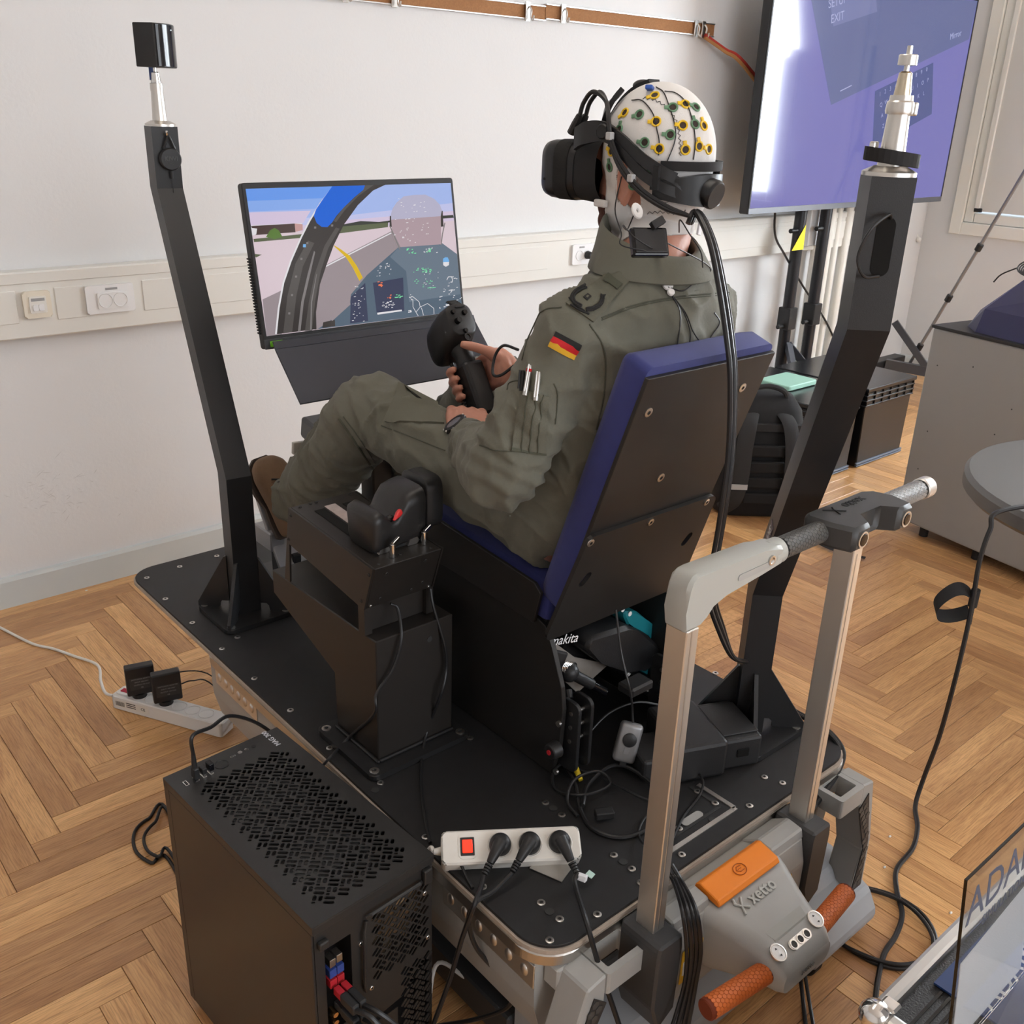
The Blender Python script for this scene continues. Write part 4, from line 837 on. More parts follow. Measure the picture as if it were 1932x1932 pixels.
# buttons
for x,y,r in ((1.108,.588,.0145),(1.214,.590,.0145)):
    c=V(x,y,nz(y)+.0005); nrm=V(0,-.38,.92).normalized(); mb=MB(); fr_,_=mb.frame(c,c+nrm); mb.lathe(c,fr_,[(0,r),(.003,r),(.0034,r*.84),(.0022,r*.82)],28,caps=False).mat(1).lathe(c,fr_,[(.0022,r*.82),(.003,.0001)],28,caps=False).build('push_button',['zinc','pure_white'],lf,smooth=True,auto=30)
    for s in (-1,1): 
        q=c+nrm*.0034+sl*(s*.0045); mb=MB(); mb.add([q+ux*-.0028,q+ux*.0028,q+sl*(s*.0035)],[(0,1,2)]).build('arrow_print','print_black',lf)
pl=MB(); c0=V(1.161,.583,nz(.583)+.0006); nrm=V(0,-.45,.89).normalized(); sl2=nrm.cross(ux); pl.prism(rrect(.056,.017,.0084),c0,ux,sl2,nrm,0,.0022,.0006); pl.build('indicator_bezel','alu_light',lf)
for k in (-1,0,1):
    c=c0+ux*(k*.0175)+nrm*.0022; mb=MB(); fr_,_=mb.frame(c,c+nrm); mb.lathe(c,fr_,[(0,.0075),(.001,.0075),(.001,.0058)],18,caps=False).mat(1).lathe(c,fr_,[(.001,.0058),(.0004,.0001)],18,caps=False).build('indicator_lamp',['chrome','black_gloss'],lf,smooth=True,auto=30)
text_mesh('lettering','xetto',.016,(1.162,.5605,.333),(1,0,0),(0,.1,1),'emboss_dark',lf,depth=.0006) if mat('emboss_dark',(.16,.16,.155),.5) else None
for x in (1.0875,): screw(lf,(1.072,.655,.325),(-1,-.35,0),.006,dark=True)
hexgrip((1.095,.595,.340),(.962,.610,.340),.0178,'groove_orange','grip_orange',lf,'nose_grip')
hexgrip((1.228,.595,.340),(1.352,.610,.340),.0178,'groove_orange','grip_orange',lf,'nose_grip')
# orange release bar
ob=[(.742,.404),(.736,.428),(.728,.433),(.690,.424),(.684,.416),(.687,.411),(.724,.420),(.730,.402)]
MB().prism(ob,(0,0,0),(0,1,0),(0,0,1),(1,0,0),1.078,1.242,.0015).build('release_bar','lifter_orange',lf)
MB().prism([(.762,.372),(.766,.390),(.745,.402),(.738,.398)],(0,0,0),(0,1,0),(0,0,1),(1,0,0),1.085,1.235).build('release_flap','lifter_orange',lf)
c=V(1.160,.709,.4295); nn=V(0,-.22,.975).normalized(); bu_=nn.cross(ux)
MB().tube([c+ux*(.0135*math.cos(a))+bu_*(.0105*math.sin(a)) for a in np.linspace(0,2*math.pi,28,endpoint=False)],.0007,n=6,closed=True).build('bar_emblem','orange_dark',lf,smooth=True) if mat('orange_dark',(.42,.09,.005),.5) else None
MB().tube([c+ux*.008+bu_*.005,c+ux*-.003+bu_*.006,c+ux*-.008+bu_*.001,c+ux*-.002+bu_*-.004,c+ux*.008+bu_*-.004],.0007,n=6).build('bar_emblem','orange_dark',lf,smooth=True)
MB().tube([c+ux*.004+bu_*.001,c+ux*-.003+bu_*.001],.0007,n=6).build('bar_emblem','orange_dark',lf,smooth=True)
MB().bb(1.150,1.168,.745,.765,.385,.402,.002,1).build('release_latch','lifter_dark',lf)
# stickers
mat('sticker_yellow',(.85,.50,.02),.4)
o=V(1.292,.687,.330); MB().prism([(-.024,-.026),(.024,-.026),(0,.030)],o,ux,(0,0,1),(0,-1,0),0,.0006).build('warning_sticker','sticker_yellow',lf)
MB().prism([(-.020,-.0235),(.020,-.0235),(0,.0245)],o+V(0,-.0006,0),ux,(0,0,1),(0,-1,0),0,.0003).build('warning_border','print_black',lf); MB().prism([(-.0165,-.0215),(.0165,-.0215),(0,.0185)],o+V(0,-.0009,0),ux,(0,0,1),(0,-1,0),0,.0003).build('warning_field','sticker_yellow',lf)
MB().prism([(-.010,-.018),(.012,-.018),(.0,.004)],o+V(0,-.0012,0),ux,(0,0,1),(0,-1,0),0,.0003).build('warning_symbol','print_black',lf)
o=V(1.022,.6875,.335); MB().prism(rrect(.052,.070,.003),o,ux,(0,0,1),(0,-1,0),0,.0006).build('capacity_sticker','sticker_yellow',lf)
MB().prism(rrect(.042,.030,.002,3,0,-.004),o+V(0,-.0006,0),ux,(0,0,1),(0,-1,0),0,.0003).build('sticker_panel','print_white',lf)
text_mesh('lettering','190',.026,o+V(0,-.0012,-.022),ux,(0,0,1),'print_black',lf,depth=.0002,bold=.0005); text_mesh('lettering','kg',.014,o+V(.002,-.0012,.0245),ux,(0,0,1),'print_black',lf,depth=.0002,bold=.0003)
# corner stabiliser brackets with rubber hex pads
for s,x0,x1 in ((-1,.850,.938),(1,1.484,1.562)):
    xo=.782 if s<0 else 1.618
    MB().holed(rrect(x1-x0,.066,.006,3,(x0+x1)/2,.744),[rrect(x1-x0-.022,.042,.003,3,(x0+x1)/2,.744)],(0,0,0),ux,(0,1,0),(0,0,1),.362,.402).build('bracket_ring','lifter_grey',lf)
    xa=x0 if s<0 else x1
    MB().prism([(xa,.402),(xa,.350),(xo-s*.004,.215),(xo-s*.030 if s<0 else xo-.03,.095),(xo+s*.028,.095),(xo+s*.022,.235),(xa+s*.040,.394)],(0,.714,0),ux,(0,0,1),(0,1,0),0,.058,.003).build('bracket_arm','lifter_grey',lf)
    padc=[(xa+s*.030,.380),(xa+s*.0,.350),(xo+s*.000,.205),(xo+s*.015,.110),(xo+s*.022,.110),(xo+s*.016,.240)]
    MB().prism([(xa+s*.026,.372),(xa-s*.002,.345),(xo-s*.006,.220),(xo-s*.020,.115),(xo+s*.016,.115),(xo+s*.008,.238)],(0,.7138,0),ux,(0,0,1),(0,-1,0),0,.002).build('bracket_pad','hex_dark',lf)
    hx_=MB()
    for i in range(-3,9):
        for j in range(0,18):
            cx=min(xo,xa)-.03+i*.0165+(.00825 if j%2 else 0); cz=.115+j*.0143
            poly=[(xa+s*.024,.368),(xa-s*.0,.345),(xo-s*.004,.222),(xo-s*.016,.120),(xo+s*.012,.120),(xo+s*.005,.238)]
            ins=False;n_=len(poly);jj=n_-1
            for ii in range(n_):
                (xi,yi),(xj,yj)=poly[ii],poly[jj]
                if ((yi>cz)!=(yj>cz)) and (cx<(xj-xi)*(cz-yi)/(yj-yi)+xi): ins=not ins
                jj=ii
            if ins: hx_.prism([(cx+.0076*math.cos(math.pi/6+k*math.pi/3),cz+.0076*math.sin(math.pi/6+k*math.pi/3)) for k in range(6)],(0,.7118,0),ux,(0,0,1),(0,-1,0),0,.0012)
    hx_.build('hex_pads','hex_dark2',lf,kind='stuff') if mat('hex_dark2',(.065,.062,.058),.5) else None
# base on the floor: cover, long rails, castors, scissor arms
MB().prism([(.93,.02),(.93,.21),(.86,.20),(.76,.150),(.725,.085),(.725,.03)],(0,0,0),(0,1,0),(0,0,1),ux,.86,1.60,.006).build('base_cover','base_grey',lf) if mat('base_grey',(.36,.38,.40),.4) else None
MB().prism([(.86,.03),(.86,.155),(.80,.15),(.70,.105),(.675,.06),(.68,.03)],(0,0,0),(0,1,0),(0,0,1),ux,1.43,1.66,.008).build('base_foot','base_grey',lf)
for x in (.88,1.52): MB().bb(x-.03,x+.03,.93,1.85,.04,.11,.004,1).build('base_rail','lifter_dark',lf)
for x in (.90,1.50):
    MB().beam((x,.95,.10),(x,1.75,.30),.02,.045).build('scissor_arm','lifter_dark',lf); MB().beam((x+.022,.95,.30),(x+.022,1.75,.10),.02,.045).build('scissor_arm','lifter_dark',lf)
for x in (.88,1.52):
    for y in (.96,1.80): MB().cyl((x-.018,y,.035),(x+.018,y,.035),.035,n=20,bev=.004).build('castor','rubber',lf,smooth=True)
MB().cyl((1.44,.71,.03),(1.47,.71,.03),.03,n=18,bev=.003).build('castor','rubber',lf,smooth=True)
# timber prop under the table
MB().bb(.905,.965,.945,1.0,.0005,.237,.002,1).build('timber_prop','prop_wood',None,label='short plain timber prop standing under the lifter table',cat='timber block') if mat('prop_wood',(.45,.20,.07),.6,0,.1,60,.25,14) else None
# ============================================================ COMPUTER TOWER
A0=V(.468,1.407,0); fd=V(.028,-.449,0).normalized(); wd=V(.222,.012,0); wd=(wd-fd*wd.dot(fd)).normalized(); HZ=.5245; DP,WD=.450,.2225; zz=V(0,0,1)
pc=thing('computer_tower','tall black computer tower with a slotted top panel standing beside the platform','computer',A0+fd*DP/2+wd*WD/2)
mat('pc_black',(.021,.0205,.020),.38,0,.05,1500); mat('pc_inner',(.010,.010,.011),.5)
def loc(s,w,z): return A0+fd*s+wd*w+V(0,0,z)
def pcbox(s0,s1,w0,w1,z0,z1,bev=0): 
    mb=MB(); R=Matrix((fd,wd,zz)).transposed(); mb.box(loc((s0+s1)/2,(w0+w1)/2,(z0+z1)/2),(s1-s0,w1-w0,z1-z0),R,bev); return mb
Z0=.022
pcbox(.018,DP-.004,0,.004,Z0+.004,HZ-.016,.001).build('side_panel','pc_black',pc); pcbox(.018,DP-.004,WD-.004,WD,Z0+.004,HZ-.016,.001).build('side_panel','pc_black',pc)
pcbox(.0,DP,.001,WD-.001,Z0,Z0+.012).build('bottom_panel','pc_black',pc)
pcbox(.012,.016,.004,WD-.004,Z0+.01,HZ-.018).build('front_mesh','pc_inner',pc)
pcbox(0,.018,0,.006,Z0,HZ-.004,.001).build('front_frame','pc_black',pc); pcbox(0,.018,WD-.006,WD,Z0,HZ-.004,.001).build('front_frame','pc_black',pc); pcbox(0,.006,.006,WD-.006,Z0+.02,HZ-.03,.001).build('front_panel','pc_black',pc)
lv=MB(); R=Matrix((fd,wd,zz)).transposed()
for k in range(40): lv.box(loc(.011,.003,Z0+.03+k*.0115),(.009,.0015,.0035),R)
lv.build('front_louvres','black_matte',pc,kind='stuff')
for s in (.05,DP-.05):
    for w in (.03,WD-.03): MB().cyl(loc(s,w,.0005),loc(s,w,Z0+.001),.018,.02,n=20,bev=.003).build('foot','rubber',pc,smooth=True)
def slots(x0,x1,y0,y1,c,diag=True):
    out=[]; n=int(max(x1-x0,y1-y0)/c*1.6)+4; cx,cy=(x0+x1)/2,(y0+y1)/2; r2=math.sqrt(.5)
    for i in range(-n,n):
        for j in range(-n,n):
            u_,v_=(i+.5)*c,(j+.5)*c; x=cx+(u_-v_)*r2; y=cy+(u_+v_)*r2
            if not(x0<x<x1 and y0<y<y1): continue
            if (i+j)%2==0: rects=[(0,.25*c,.90*c,.34*c),(0,-.25*c,.90*c,.34*c)]
            else: rects=[(-.25*c,.16*c,.34*c,.60*c),(.25*c,.16*c,.34*c,.60*c),(-.25*c,-.35*c,.34*c,.24*c)]
            for a,b_,w,h in rects:
                rr=min(w,h)*.28; lp=[]
                for (px,py) in rrect(w,h,rr,1,a,b_):
                    lp.append((x+(px-py)*r2,y+(px+py)*r2))
                out.append(lp)
    return out
topm=MB(); topm.holed([(0,0),(DP,0),(DP,WD),(0,WD)],slots(.062,.428,.028,.196,.0178),A0+V(0,0,0),fd,wd,zz,HZ-.0025,HZ); topm.build('top_panel','pc_black',pc)
for (s0,s1,w0,w1) in ((0,DP,0,.003),(0,DP,WD-.003,WD),(0,.003,.003,WD-.003),(DP-.003,DP,.003,WD-.003)): pcbox(s0,s1,w0,w1,HZ-.0155,HZ-.0026,.0005).build('top_rim','pc_black',pc)
pcbox(.02,DP-.02,.01,WD-.01,HZ-.06,HZ-.055).build('inner_tray','pc_inner',pc)
# fans under the top panel
for s in (.15,.33):
    f=MB(); c=loc(s,WD/2,HZ-.030)
    f.tube([c+fd*(.062*math.cos(a))+wd*(.062*math.sin(a)) for a in np.linspace(0,2*math.pi,32,endpoint=False)],.006,n=6,closed=True)
    f.cyl(c-V(0,0,.008),c+V(0,0,.004),.02,n=20)
    for k in range(7):
        a=2*math.pi*k/7; d=fd*math.cos(a)+wd*math.sin(a); e=fd*-math.sin(a)+wd*math.cos(a)
        f.quad(c+d*.02+e*.004-V(0,0,.006),c+d*.058+e*.020-V(0,0,.008),c+d*.058-e*.012+V(0,0,.004),c+d*.02-e*.008+V(0,0,.003))
    f.build('fan','fan_dark',pc) if mat('fan_dark',(.05,.05,.055),.35) else None
# top front ports
def port(s,w,ls,lw,nm,m1='chrome',h=.0008): 
    pcbox(s-ls/2,s+ls/2,w-lw/2,w+lw/2,HZ,HZ+h).build(nm,m1,pc); pcbox(s-ls/2+.001,s+ls/2-.001,w-lw/2+.001,w+lw/2-.001,HZ+h,HZ+h+.0002).build(nm+'_opening','recess',pc)
for w in (.022,.040,.054,.067): port(.040-.0*w,w,.014,.0065,'usb_port')
port(.026,.118,.0035,.010,'usb_c_port')
for w in (.133,.146): MB().lz(loc(.024,w,HZ),[(0,.0042),(.0008,.0042),(.0008,.002)],16).build('audio_jack','chrome',pc,smooth=True)
MB().lz(loc(.024,.160,HZ),[(0,.004),(.0006,.004),(.0006,.003)],16).build('reset_button','pc_inner',pc)
MB().lz(loc(.033,.092,HZ),[(0,.0125),(.0008,.0125),(.0008,.0115),(.0002,.0112)],28).build('power_button','power_dark',pc,smooth=True) if mat('power_dark',(.012,.012,.012),.3) else None
text_mesh('lettering','MAG 300',.0135,loc(.024,.196,HZ+.0004),-fd,-wd,'print_grey2',pc,depth=.0002,bold=.0002)
# rear panel
rp=DP-.003; RO=loc(rp,0,0)
mb=MB(); rear_holes=slots(.105,.213,.345,.475,.0165)+slots(.165,.214,.06,.325,.0165)
io=[(.020,.30),(.066,.30),(.066,.468),(.020,.468)]; pcis=[(.020,.09),(.150,.09),(.150,.255),(.020,.255)]
mb.holed([(.004,Z0+.012),(WD-.004,Z0+.012),(WD-.004,HZ-.016),(.004,HZ-.016)],rear_holes+[io,pcis],A0+fd*rp,wd,zz,fd,-.0015,0); mb.build('rear_panel','pc_black',pc)
pcbox(DP-.06,DP-.055,.006,WD-.006,Z0+.02,HZ-.06).build('inner_back','pc_inner',pc)
# IO cluster
for k,(w,z,a,b_,m_) in enumerate(((.034,.432,.010,.014,'zinc'),(.046,.434,.010,.014,'zinc'),(.034,.412,.012,.015,'port_blue'),(.047,.412,.012,.015,'port_blue'),(.034,.392,.012,.015,'port_red'),(.047,.392,.012,.015,'port_red'))):
    if k==0: mat('port_blue',(.03,.06,.25),.4); mat('port_red',(.45,.02,.03),.4); mat('gold',(.8,.5,.25),.25,1)
    mb=MB(); mb.box(loc(DP-.012,w,z),(.016,a,b_),R,.0005); mb.build('rear_port',m_,pc)
for z,m_ in ((.322,'gold'),(.338,'gold')): MB().cyl(loc(DP-.012,.030,z),loc(DP+.004,.030,z),.0045,n=12).build('antenna_jack',m_,pc,smooth=True)
for z in (.100,.121,.142,.163,.184,.205,.226,.247): pcbox(DP-.006,DP-.0035,.022,.148,z-.006,z+.006,.0008).build('slot_cover','pc_black',pc)
MB().tube([loc(DP+.001,.092,.486),loc(DP+.006,.098,.490),loc(DP+.006,.190,.490),loc(DP+.001,.196,.486)],.003,n=8).build('fan_frame','pc_black',pc,smooth=True)
MB().tube([loc(DP+.001,.088,.34),loc(DP+.004,.084,.36),loc(DP+.004,.086,.46),loc(DP+.001,.092,.478)],.003,n=8).build('fan_frame','pc_black',pc,smooth=True)
pcbox(DP-.003,DP+.006,.008,.024,.478,.492,.002).build('panel_catch','pc_black',pc); pcbox(DP-.003,DP+.006,.200,.216,.478,.505,.002).build('panel_catch','pc_black',pc)
for w,z in ((.206,.455),(.083,.437),(.212,.36),(.10,.335)): screw(pc,loc(DP-.002,w,z),fd,.004)
# rear fan behind grille
f=MB(); c=loc(DP-.03,.16,.41)
f.cyl(c-fd*.01,c+fd*.008,.022,n=20)
for k in range(7):
    a=2*math.pi*k/7; d=wd*math.cos(a)+zz*math.sin(a); e=wd*-math.sin(a)+zz*math.cos(a)
    f.quad(c+d*.02+e*.004,c+d*.058+e*.020-fd*.008,c+d*.058-e*.012+fd*.004,c+d*.02-e*.008)
f.build('fan','fan_gold',pc) if mat('fan_gold',(.35,.26,.16),.3,.8) else None
# USB plugs in the top ports
def dongle(w,h,lab,dark='black_plastic'):
    t=thing('usb_dongle',lab,'usb stick',loc(.040,w,HZ+.001)); R2=R
    mb=MB(); mb.box(loc(.040,w,HZ+.004),(.0125,.0048,.006),R,.0003); mb.build('plug_shell','chrome',t)
    mb=MB(); mb.box(loc(.040,w,HZ+.007+h/2),(.0155,.0085,h),R,.0012); mb.build('body',dark,t); return t
dongle(.054,.011,'tiny black usb dongle in the tower top between the cable plug and another dongle'); dongle(.067,.014,'small black usb dongle in the tower top nearest the power button','black_gloss')
# ============================================================ TELEVISION
TY=3.0; q0=P(1410,405,y=TY); q1=P(1775,375,y=TY); tvx0,tvx1=q0.x,q1.x; tvz=q0.z; tvw=tvx1-tvx0; tvh=tvw*.572
tv=thing('television','large flat television on a black stand showing a blue screen in the room corner','television',((tvx0+tvx1)/2,TY,tvz))
MB().bb(tvx0,tvx1,TY,TY+.055,tvz,tvz+tvh,.006,1).build('housing','black_plastic',tv)
MB().bb(tvx0+.002,tvx1-.002,TY-.004,TY+.001,tvz,tvz+.028,.001,1).build('bottom_bezel','tv_bezel',tv) if mat('tv_bezel',(.16,.165,.18),.35,.6) else None
for x in (tvx0,tvx1-.010): MB().bb(x,x+.010,TY-.004,TY+.001,tvz+.028,tvz+tvh,.001,1).build('side_bezel','black_plastic',tv)
def tvm(n,c,s=1.0): return mat('tv_'+n,(.004,.004,.006),.10,emit=c,estr=s,spec=.7,coat=.3)
tvm('violet',(.155,.15,.42)); tvm('slate',(.10,.125,.28)); tvm('keys',(.062,.085,.24)); tvm('menu',(.15,.175,.36)); tvm('text',(.36,.38,.60))
sx0,sx1,sz0,sz1=tvx0+.010,tvx1-.010,tvz+.028,tvz+tvh-.012
MB().quad((sx0,TY-.0012,sz0),(sx1,TY-.0012,sz0),(sx1,TY-.0012,sz1),(sx0,TY-.0012,sz1)).build('screen','tv_violet',tv)
def tvp(px,py): return P(px,py,y=TY-.0016)
def tvpoly(nm,m,pts,d=0):
    a=[]
    for px,py in pts:
        p=P(px,py,y=TY-.0016-d); a.append((min(max(p.x,sx0),sx1),p.y,min(max(p.z,sz0),sz1)))
    MB().add(a,[tuple(range(len(a)))]).build(nm,m,tv)
tvpoly('screen_window','tv_slate',[(1527,-20),(1568,198),(1828,74),(1850,-20)])
tvpoly('screen_keyboard','tv_keys',[(1651,172),(1646,278),(1758,215),(1761,118)],.0004)
tvpoly('screen_menu','tv_menu',[(1566,0),(1572,50),(1655,22),(1652,-18)],.0004)
tvpoly('screen_bar','tv_text',[(1585,171),(1607,160),(1607,162),(1585,173)],.0006)
tu_=(tvp(1650,25)-tvp(1572,52)).normalized()
text_mesh('lettering','EXIT',.055,tvp(1580,33)+V(0,-.001,0),tu_,(0,0,1),'tv_text',tv,depth=.0002); text_mesh('lettering','SETUP',.055,tvp(1580,3)+V(0,-.001,0),tu_,(0,0,1),'tv_text',tv,depth=.0002)
text_mesh('lettering','Mirror',.045,tvp(1803,66)+V(0,-.001,0),tu_,(0,0,1),'tv_text',tv,depth=.0002)
for r_,row in enumerate(('1234567890','QWERTYUIOP','ASDFGHJKL','ZXCVBNM')):
    for k,ch in enumerate(row):
        if 1: 
            p=tvp(1660+k*9.8+r_*2,178-k*5.2+r_*20); text_mesh('key_letter',ch,.03,p+V(0,-.0012,0),tu_,(0,0,1),'tv_text',tv,depth=.0001)
# stand: twin poles, base frame, casters
PYt=3.11
st=thing('television_stand','black rolling television stand with two round poles and slanted base legs','stand',((tvx0+tvx1)/2,PYt,0))
xl=P(1493,540,y=PYt).x; xr=P(1545,500,y=PYt).x
for x in (xl,xr):
    MB().cyl((x,PYt,.14),(x,PYt,tvz+tvh*.7),.032,n=20).build('pole','black_gloss2',st,smooth=True) if mat('black_gloss2',(.02,.021,.025),.3) else None
    for z in (1.03,.52): MB().cyl((x-.03,PYt-.005,z),(x-.085,PYt-.005,z),.012,n=12).build('clamp_screw','black_plastic',st)
    MB().bb(x-.038,x+.038,PYt-.038,PYt+.038,.50,.62,.004,1).build('clamp','black_plastic',st)
MB().bb(xl-.25,6.1,PYt-.02,PYt+.06,.10,.17,.004,1).build('base_beam','black_powder',st)
mat('steel_blue',(.10,.11,.13),.35,.5)
for x,dx in ((xl,.30),(xl,-.28),(xr+.9,.2)):
    MB().beam((x,PYt-.02,.15),(x+dx,2.62,.12),.04,.06).build('base_leg','steel_blue',st)
    MB().cyl((x+dx-.015,2.62,.04),(x+dx+.015,2.62,.04),.04,n=16).build('castor','rubber',st,smooth=True)
    MB().beam((x,PYt-.03,.42),(x+dx*.5,2.86,.15),.03,.04).build('brace','steel_blue',st)
for x in (xl-.22,6.05): MB().cyl((x-.015,PYt+.02,.04),(x+.015,PYt+.02,.04),.04,n=16).build('castor','rubber',st,smooth=True); MB().cyl((x,PYt+.02,.06),(x,PYt+.02,.11),.008,n=8).build('castor_stem','zinc',st)
for x in (xl,xr): MB().bb(x-.05,x+.05,3.057,3.085,tvz+.15,tvz+tvh*.7).build('screen_bracket','black_powder',st)
c=P(1508,450,y=PYt-.034); MB().prism([(-.055,-.06),(.05,-.06),(.045,.07)],c,ux,zz,(0,-1,0),0,.001).build('warning_sticker','sticker_lemon',st) if mat('sticker_lemon',(.85,.72,.02),.5) else None
a=P(1461,400,y=TY+.03); e=P(1565,600,y=3.2)
MB().tube([a+V(0,0,.08),P(1462,440,y=TY+.05),P(1480,480,y=3.1),P(1515,540,y=3.2),P(1560,610,y=3.2),P(1590,680,y=3.2)],.006,smooth=8).build('television_cable','cable_black',None,True,label='black cable hanging from the television down to the floor behind its stand',cat='cable')
# ============================================================ TRIPOD beside the television
f0=P(1703,708,y=3.02); f0.z=max(f0.z,.03); top=P(1965,270,y=2.45)
tp=thing('light_tripod','thin grey tripod leg with black clamps leaning past the cabinet','tripod',(f0.x,f0.y,0))
mat('tripod_grey',(.25,.25,.26),.35,.6)
MB().cyl(f0,top,.010,n=12).build('leg','tripod_grey',tp,smooth=True)
for px,py in ((1858,440),(1800,545),(1740,650)):
    s=(px-1703)/(1965-1703); c=f0.lerp(top,s+.0); d=(top-f0).normalized(); MB().cyl(c-d*.022,c+d*.022,.019,n=12,bev=.003).build('leg_clamp','black_plastic',tp,smooth=True)
MB().ball(V(f0.x,f0.y-.01,.04),.04,14,10,(.8,.8,1)).build('foot','tripod_grey',tp,smooth=True)
MB().cyl(V(f0.x-.05,f0.y-.01,.045),V(f0.x-.02,f0.y-.01,.045),.045,n=18,bev=.004).build('wheel','rubber',tp,smooth=True)
MB().cyl(top,(top.x-.2,top.y-.30,.03),.010,n=12).build('leg','tripod_grey',tp,smooth=True); MB().cyl(top,(top.x+.05,top.y-.45,.03),.010,n=12).build('leg','tripod_grey',tp,smooth=True)
MB().cyl(top-V(0,0,.1),top+V(0,0,.5),.016,n=12).build('centre_column','tripod_grey',tp,smooth=True)
# ============================================================ CRATES
def crate(x0,x1,y0,y1,h,lab):
    t=thing('storage_crate',lab,'crate',((x0+x1)/2,(y0+y1)/2,.0005),'black plastic storage crates')
    MB().prism([(x0+.02,.0005),(x1-.02,.0005),(x1-.006,h-.03),(x0+.006,h-.03)],(0,0,0),ux,zz,(0,1,0),y0+.008,y1-.008,.004).build('body','crate_black',t) if mat('crate_black',(.012,.013,.016),.28) else None
    for z in (.006,.018): MB().bb(x0+.012,x1-.012,y0+.001,y0+.012,z,z+.006).build('base_rib','crate_rib',t) if mat('crate_rib',(.16,.19,.25),.4) else None
    for z in (h-.10,h-.075,h-.05): MB().bb(x0,x1,y0,y1,z,z+.008,.002,1).build('rim','crate_black',t)
    for x in np.linspace(x0+.01,x1-.01,7): MB().bb(x-.003,x+.003,y0+.001,y0+.01,h-.10,h-.03).build('rim_web','crate_black',t)
    MB().bb(x0-.004,x1+.004,y0-.004,y1+.004,h-.028,h-.006,.004,1).build('lid','crate_lid',t) if mat('crate_lid',(.014,.015,.018),.22) else None
crate(4.28,4.73,2.32,2.85,.41,'black plastic crate with a lid standing next to the grey cabinet')
crate(3.80,4.25,2.33,2.86,.41,'black plastic crate with a lid partly hidden behind the rear post')
# mint green tray on the second crate
MB().prism(rrect(.24,.18,.02,4),(4.02,2.60,0),ux,(0,1,0),zz,.406,.43,.004).build('mint_tray','mint',None,label='pale mint green shallow tray lying on the crate behind the rear post',cat='tray') if mat('mint',(.36,.62,.50),.5) else None
# ============================================================ BACKPACK
bp=thing('backpack','black backpack standing on the floor with grey strap bars behind the seat','backpack',(3.40,2.30,.0005))
mat('nylon_black',(.010,.010,.011),.8,0,.3,900,.3,30); mat('nylon_grey',(.030,.030,.031),.85,0,.3,900); mat('reflective',(.42,.42,.42),.5)
bx,by=3.42,2.30; d1=V(.758,-.651,0); d2=V(.651,.758,0)
def ringb(z,w,d,cx=0,cy=0): return [V(bx,by,0)+d1*(cx+a)+d2*(cy+b_)+V(0,0,z) for a,b_ in rrect(w,d,min(w,d)*.35,5)]
MB().loft([ringb(.001,.30,.15),ringb(.02,.36,.20),ringb(.15,.385,.23),ringb(.35,.36,.215,0,.02),ringb(.46,.31,.18,0,.035),ringb(.51,.24,.12,0,.05),ringb(.522,.14,.05,0,.055)]).build('body','nylon_black',bp,smooth=True,auto=60)
for s in (-1,1):
    pts=[V(bx,by,0)+d1*(s*a)+d2*b_+V(0,0,z) for a,b_,z in ((.06,-.02,.46),(.085,-.10,.42),(.10,-.135,.32),(.105,-.15,.20),(.12,-.14,.10),(.15,-.09,.04))]
    mb=MB(); mb.tube(pts,.034,n=10,smooth=5,flat=.28).build('shoulder_strap','nylon_grey',bp,smooth=True)
    c=V(bx,by,0)+d1*(s*.108)+d2*-.163+V(0,0,.165); MB().box(c,(.066,.006,.022),Matrix((d1,d2,zz)).transposed()).build('reflective_bar','reflective',bp)
MB().tube([V(bx,by,0)+d1*a+d2*.0+V(0,0,z) for a,z in ((-.09,.49),(-.07,.535),(0,.555),(.07,.535),(.09,.49))],.011,smooth=5).build('grab_handle','nylon_grey',bp,smooth=True)
MB().loft([[V(bx,by,0)+d1*a+d2*(-.075+b_)+V(0,0,z) for a,b_ in rrect(.30,.03,.012)] for z in (.385,.40,.415)]).build('chest_pad','nylon_grey',bp,smooth=True)
for z in (.10,.17,.24,.31): MB().box(V(bx,by,0)+d2*(-.118)+V(0,0,z),(.16,.02,.05),Matrix((d1,d2,zz)).transposed(),.008).build('back_pad','nylon_black',bp)
MB().tube([V(bx,by,0)+d1*a+d2*b_+V(0,0,.012) for a,b_ in ((.10,-.12),(.16,-.30),(.22,-.42),(.33,-.50))],.011,n=8,smooth=5,flat=.3).build('loose_strap','nylon_grey',bp,smooth=True)
# ============================================================ GREY CABINET with navy wedge
k0=V(3.73,1.80,0); kd=(V(3.62,1.22,0)-k0).normalized(); kn=V(-kd.y,kd.x,0); kn=kn if kn.x>0 else -kn
cb=thing('grey_cabinet','light grey metal cabinet on castors standing at the right','cabinet',k0+kd*.5+kn*.3)
mat('cabinet_grey',(.30,.295,.285),.45,0,.15,900); mat('navy_plastic',(.020,.020,.075),.45)
Rk=Matrix((kd,kn,zz)).transposed()
MB().box(k0+kd*.6+kn*.30+V(0,0,.455),(1.2,.60,.80),Rk,.008).build('body','cabinet_grey',cb)
MB().box(k0+kd*.6+kn*.30+V(0,0,.860),(1.21,.61,.012),Rk,.002).build('top_plate','black_plastic',cb)
for a in (.10,.35,1.1):
    for c in (.06,.54): MB().cyl(k0+kd*a+kn*c+V(0,0,.001),k0+kd*a+kn*c+V(0,0,.058),.018,n=14).build('castor','rubber',cb,smooth=True)
rs=random.Random(5)
for k in range(14):
    q=k0+kd*rs.uniform(.05,.6)+V(0,0,rs.uniform(.15,.8))-kn*.0006; MB().lathe(q,MB().frame(q,q-kn)[0],[(0,.0028),(.0008,.0028)],8).build('rivet','recess',cb)
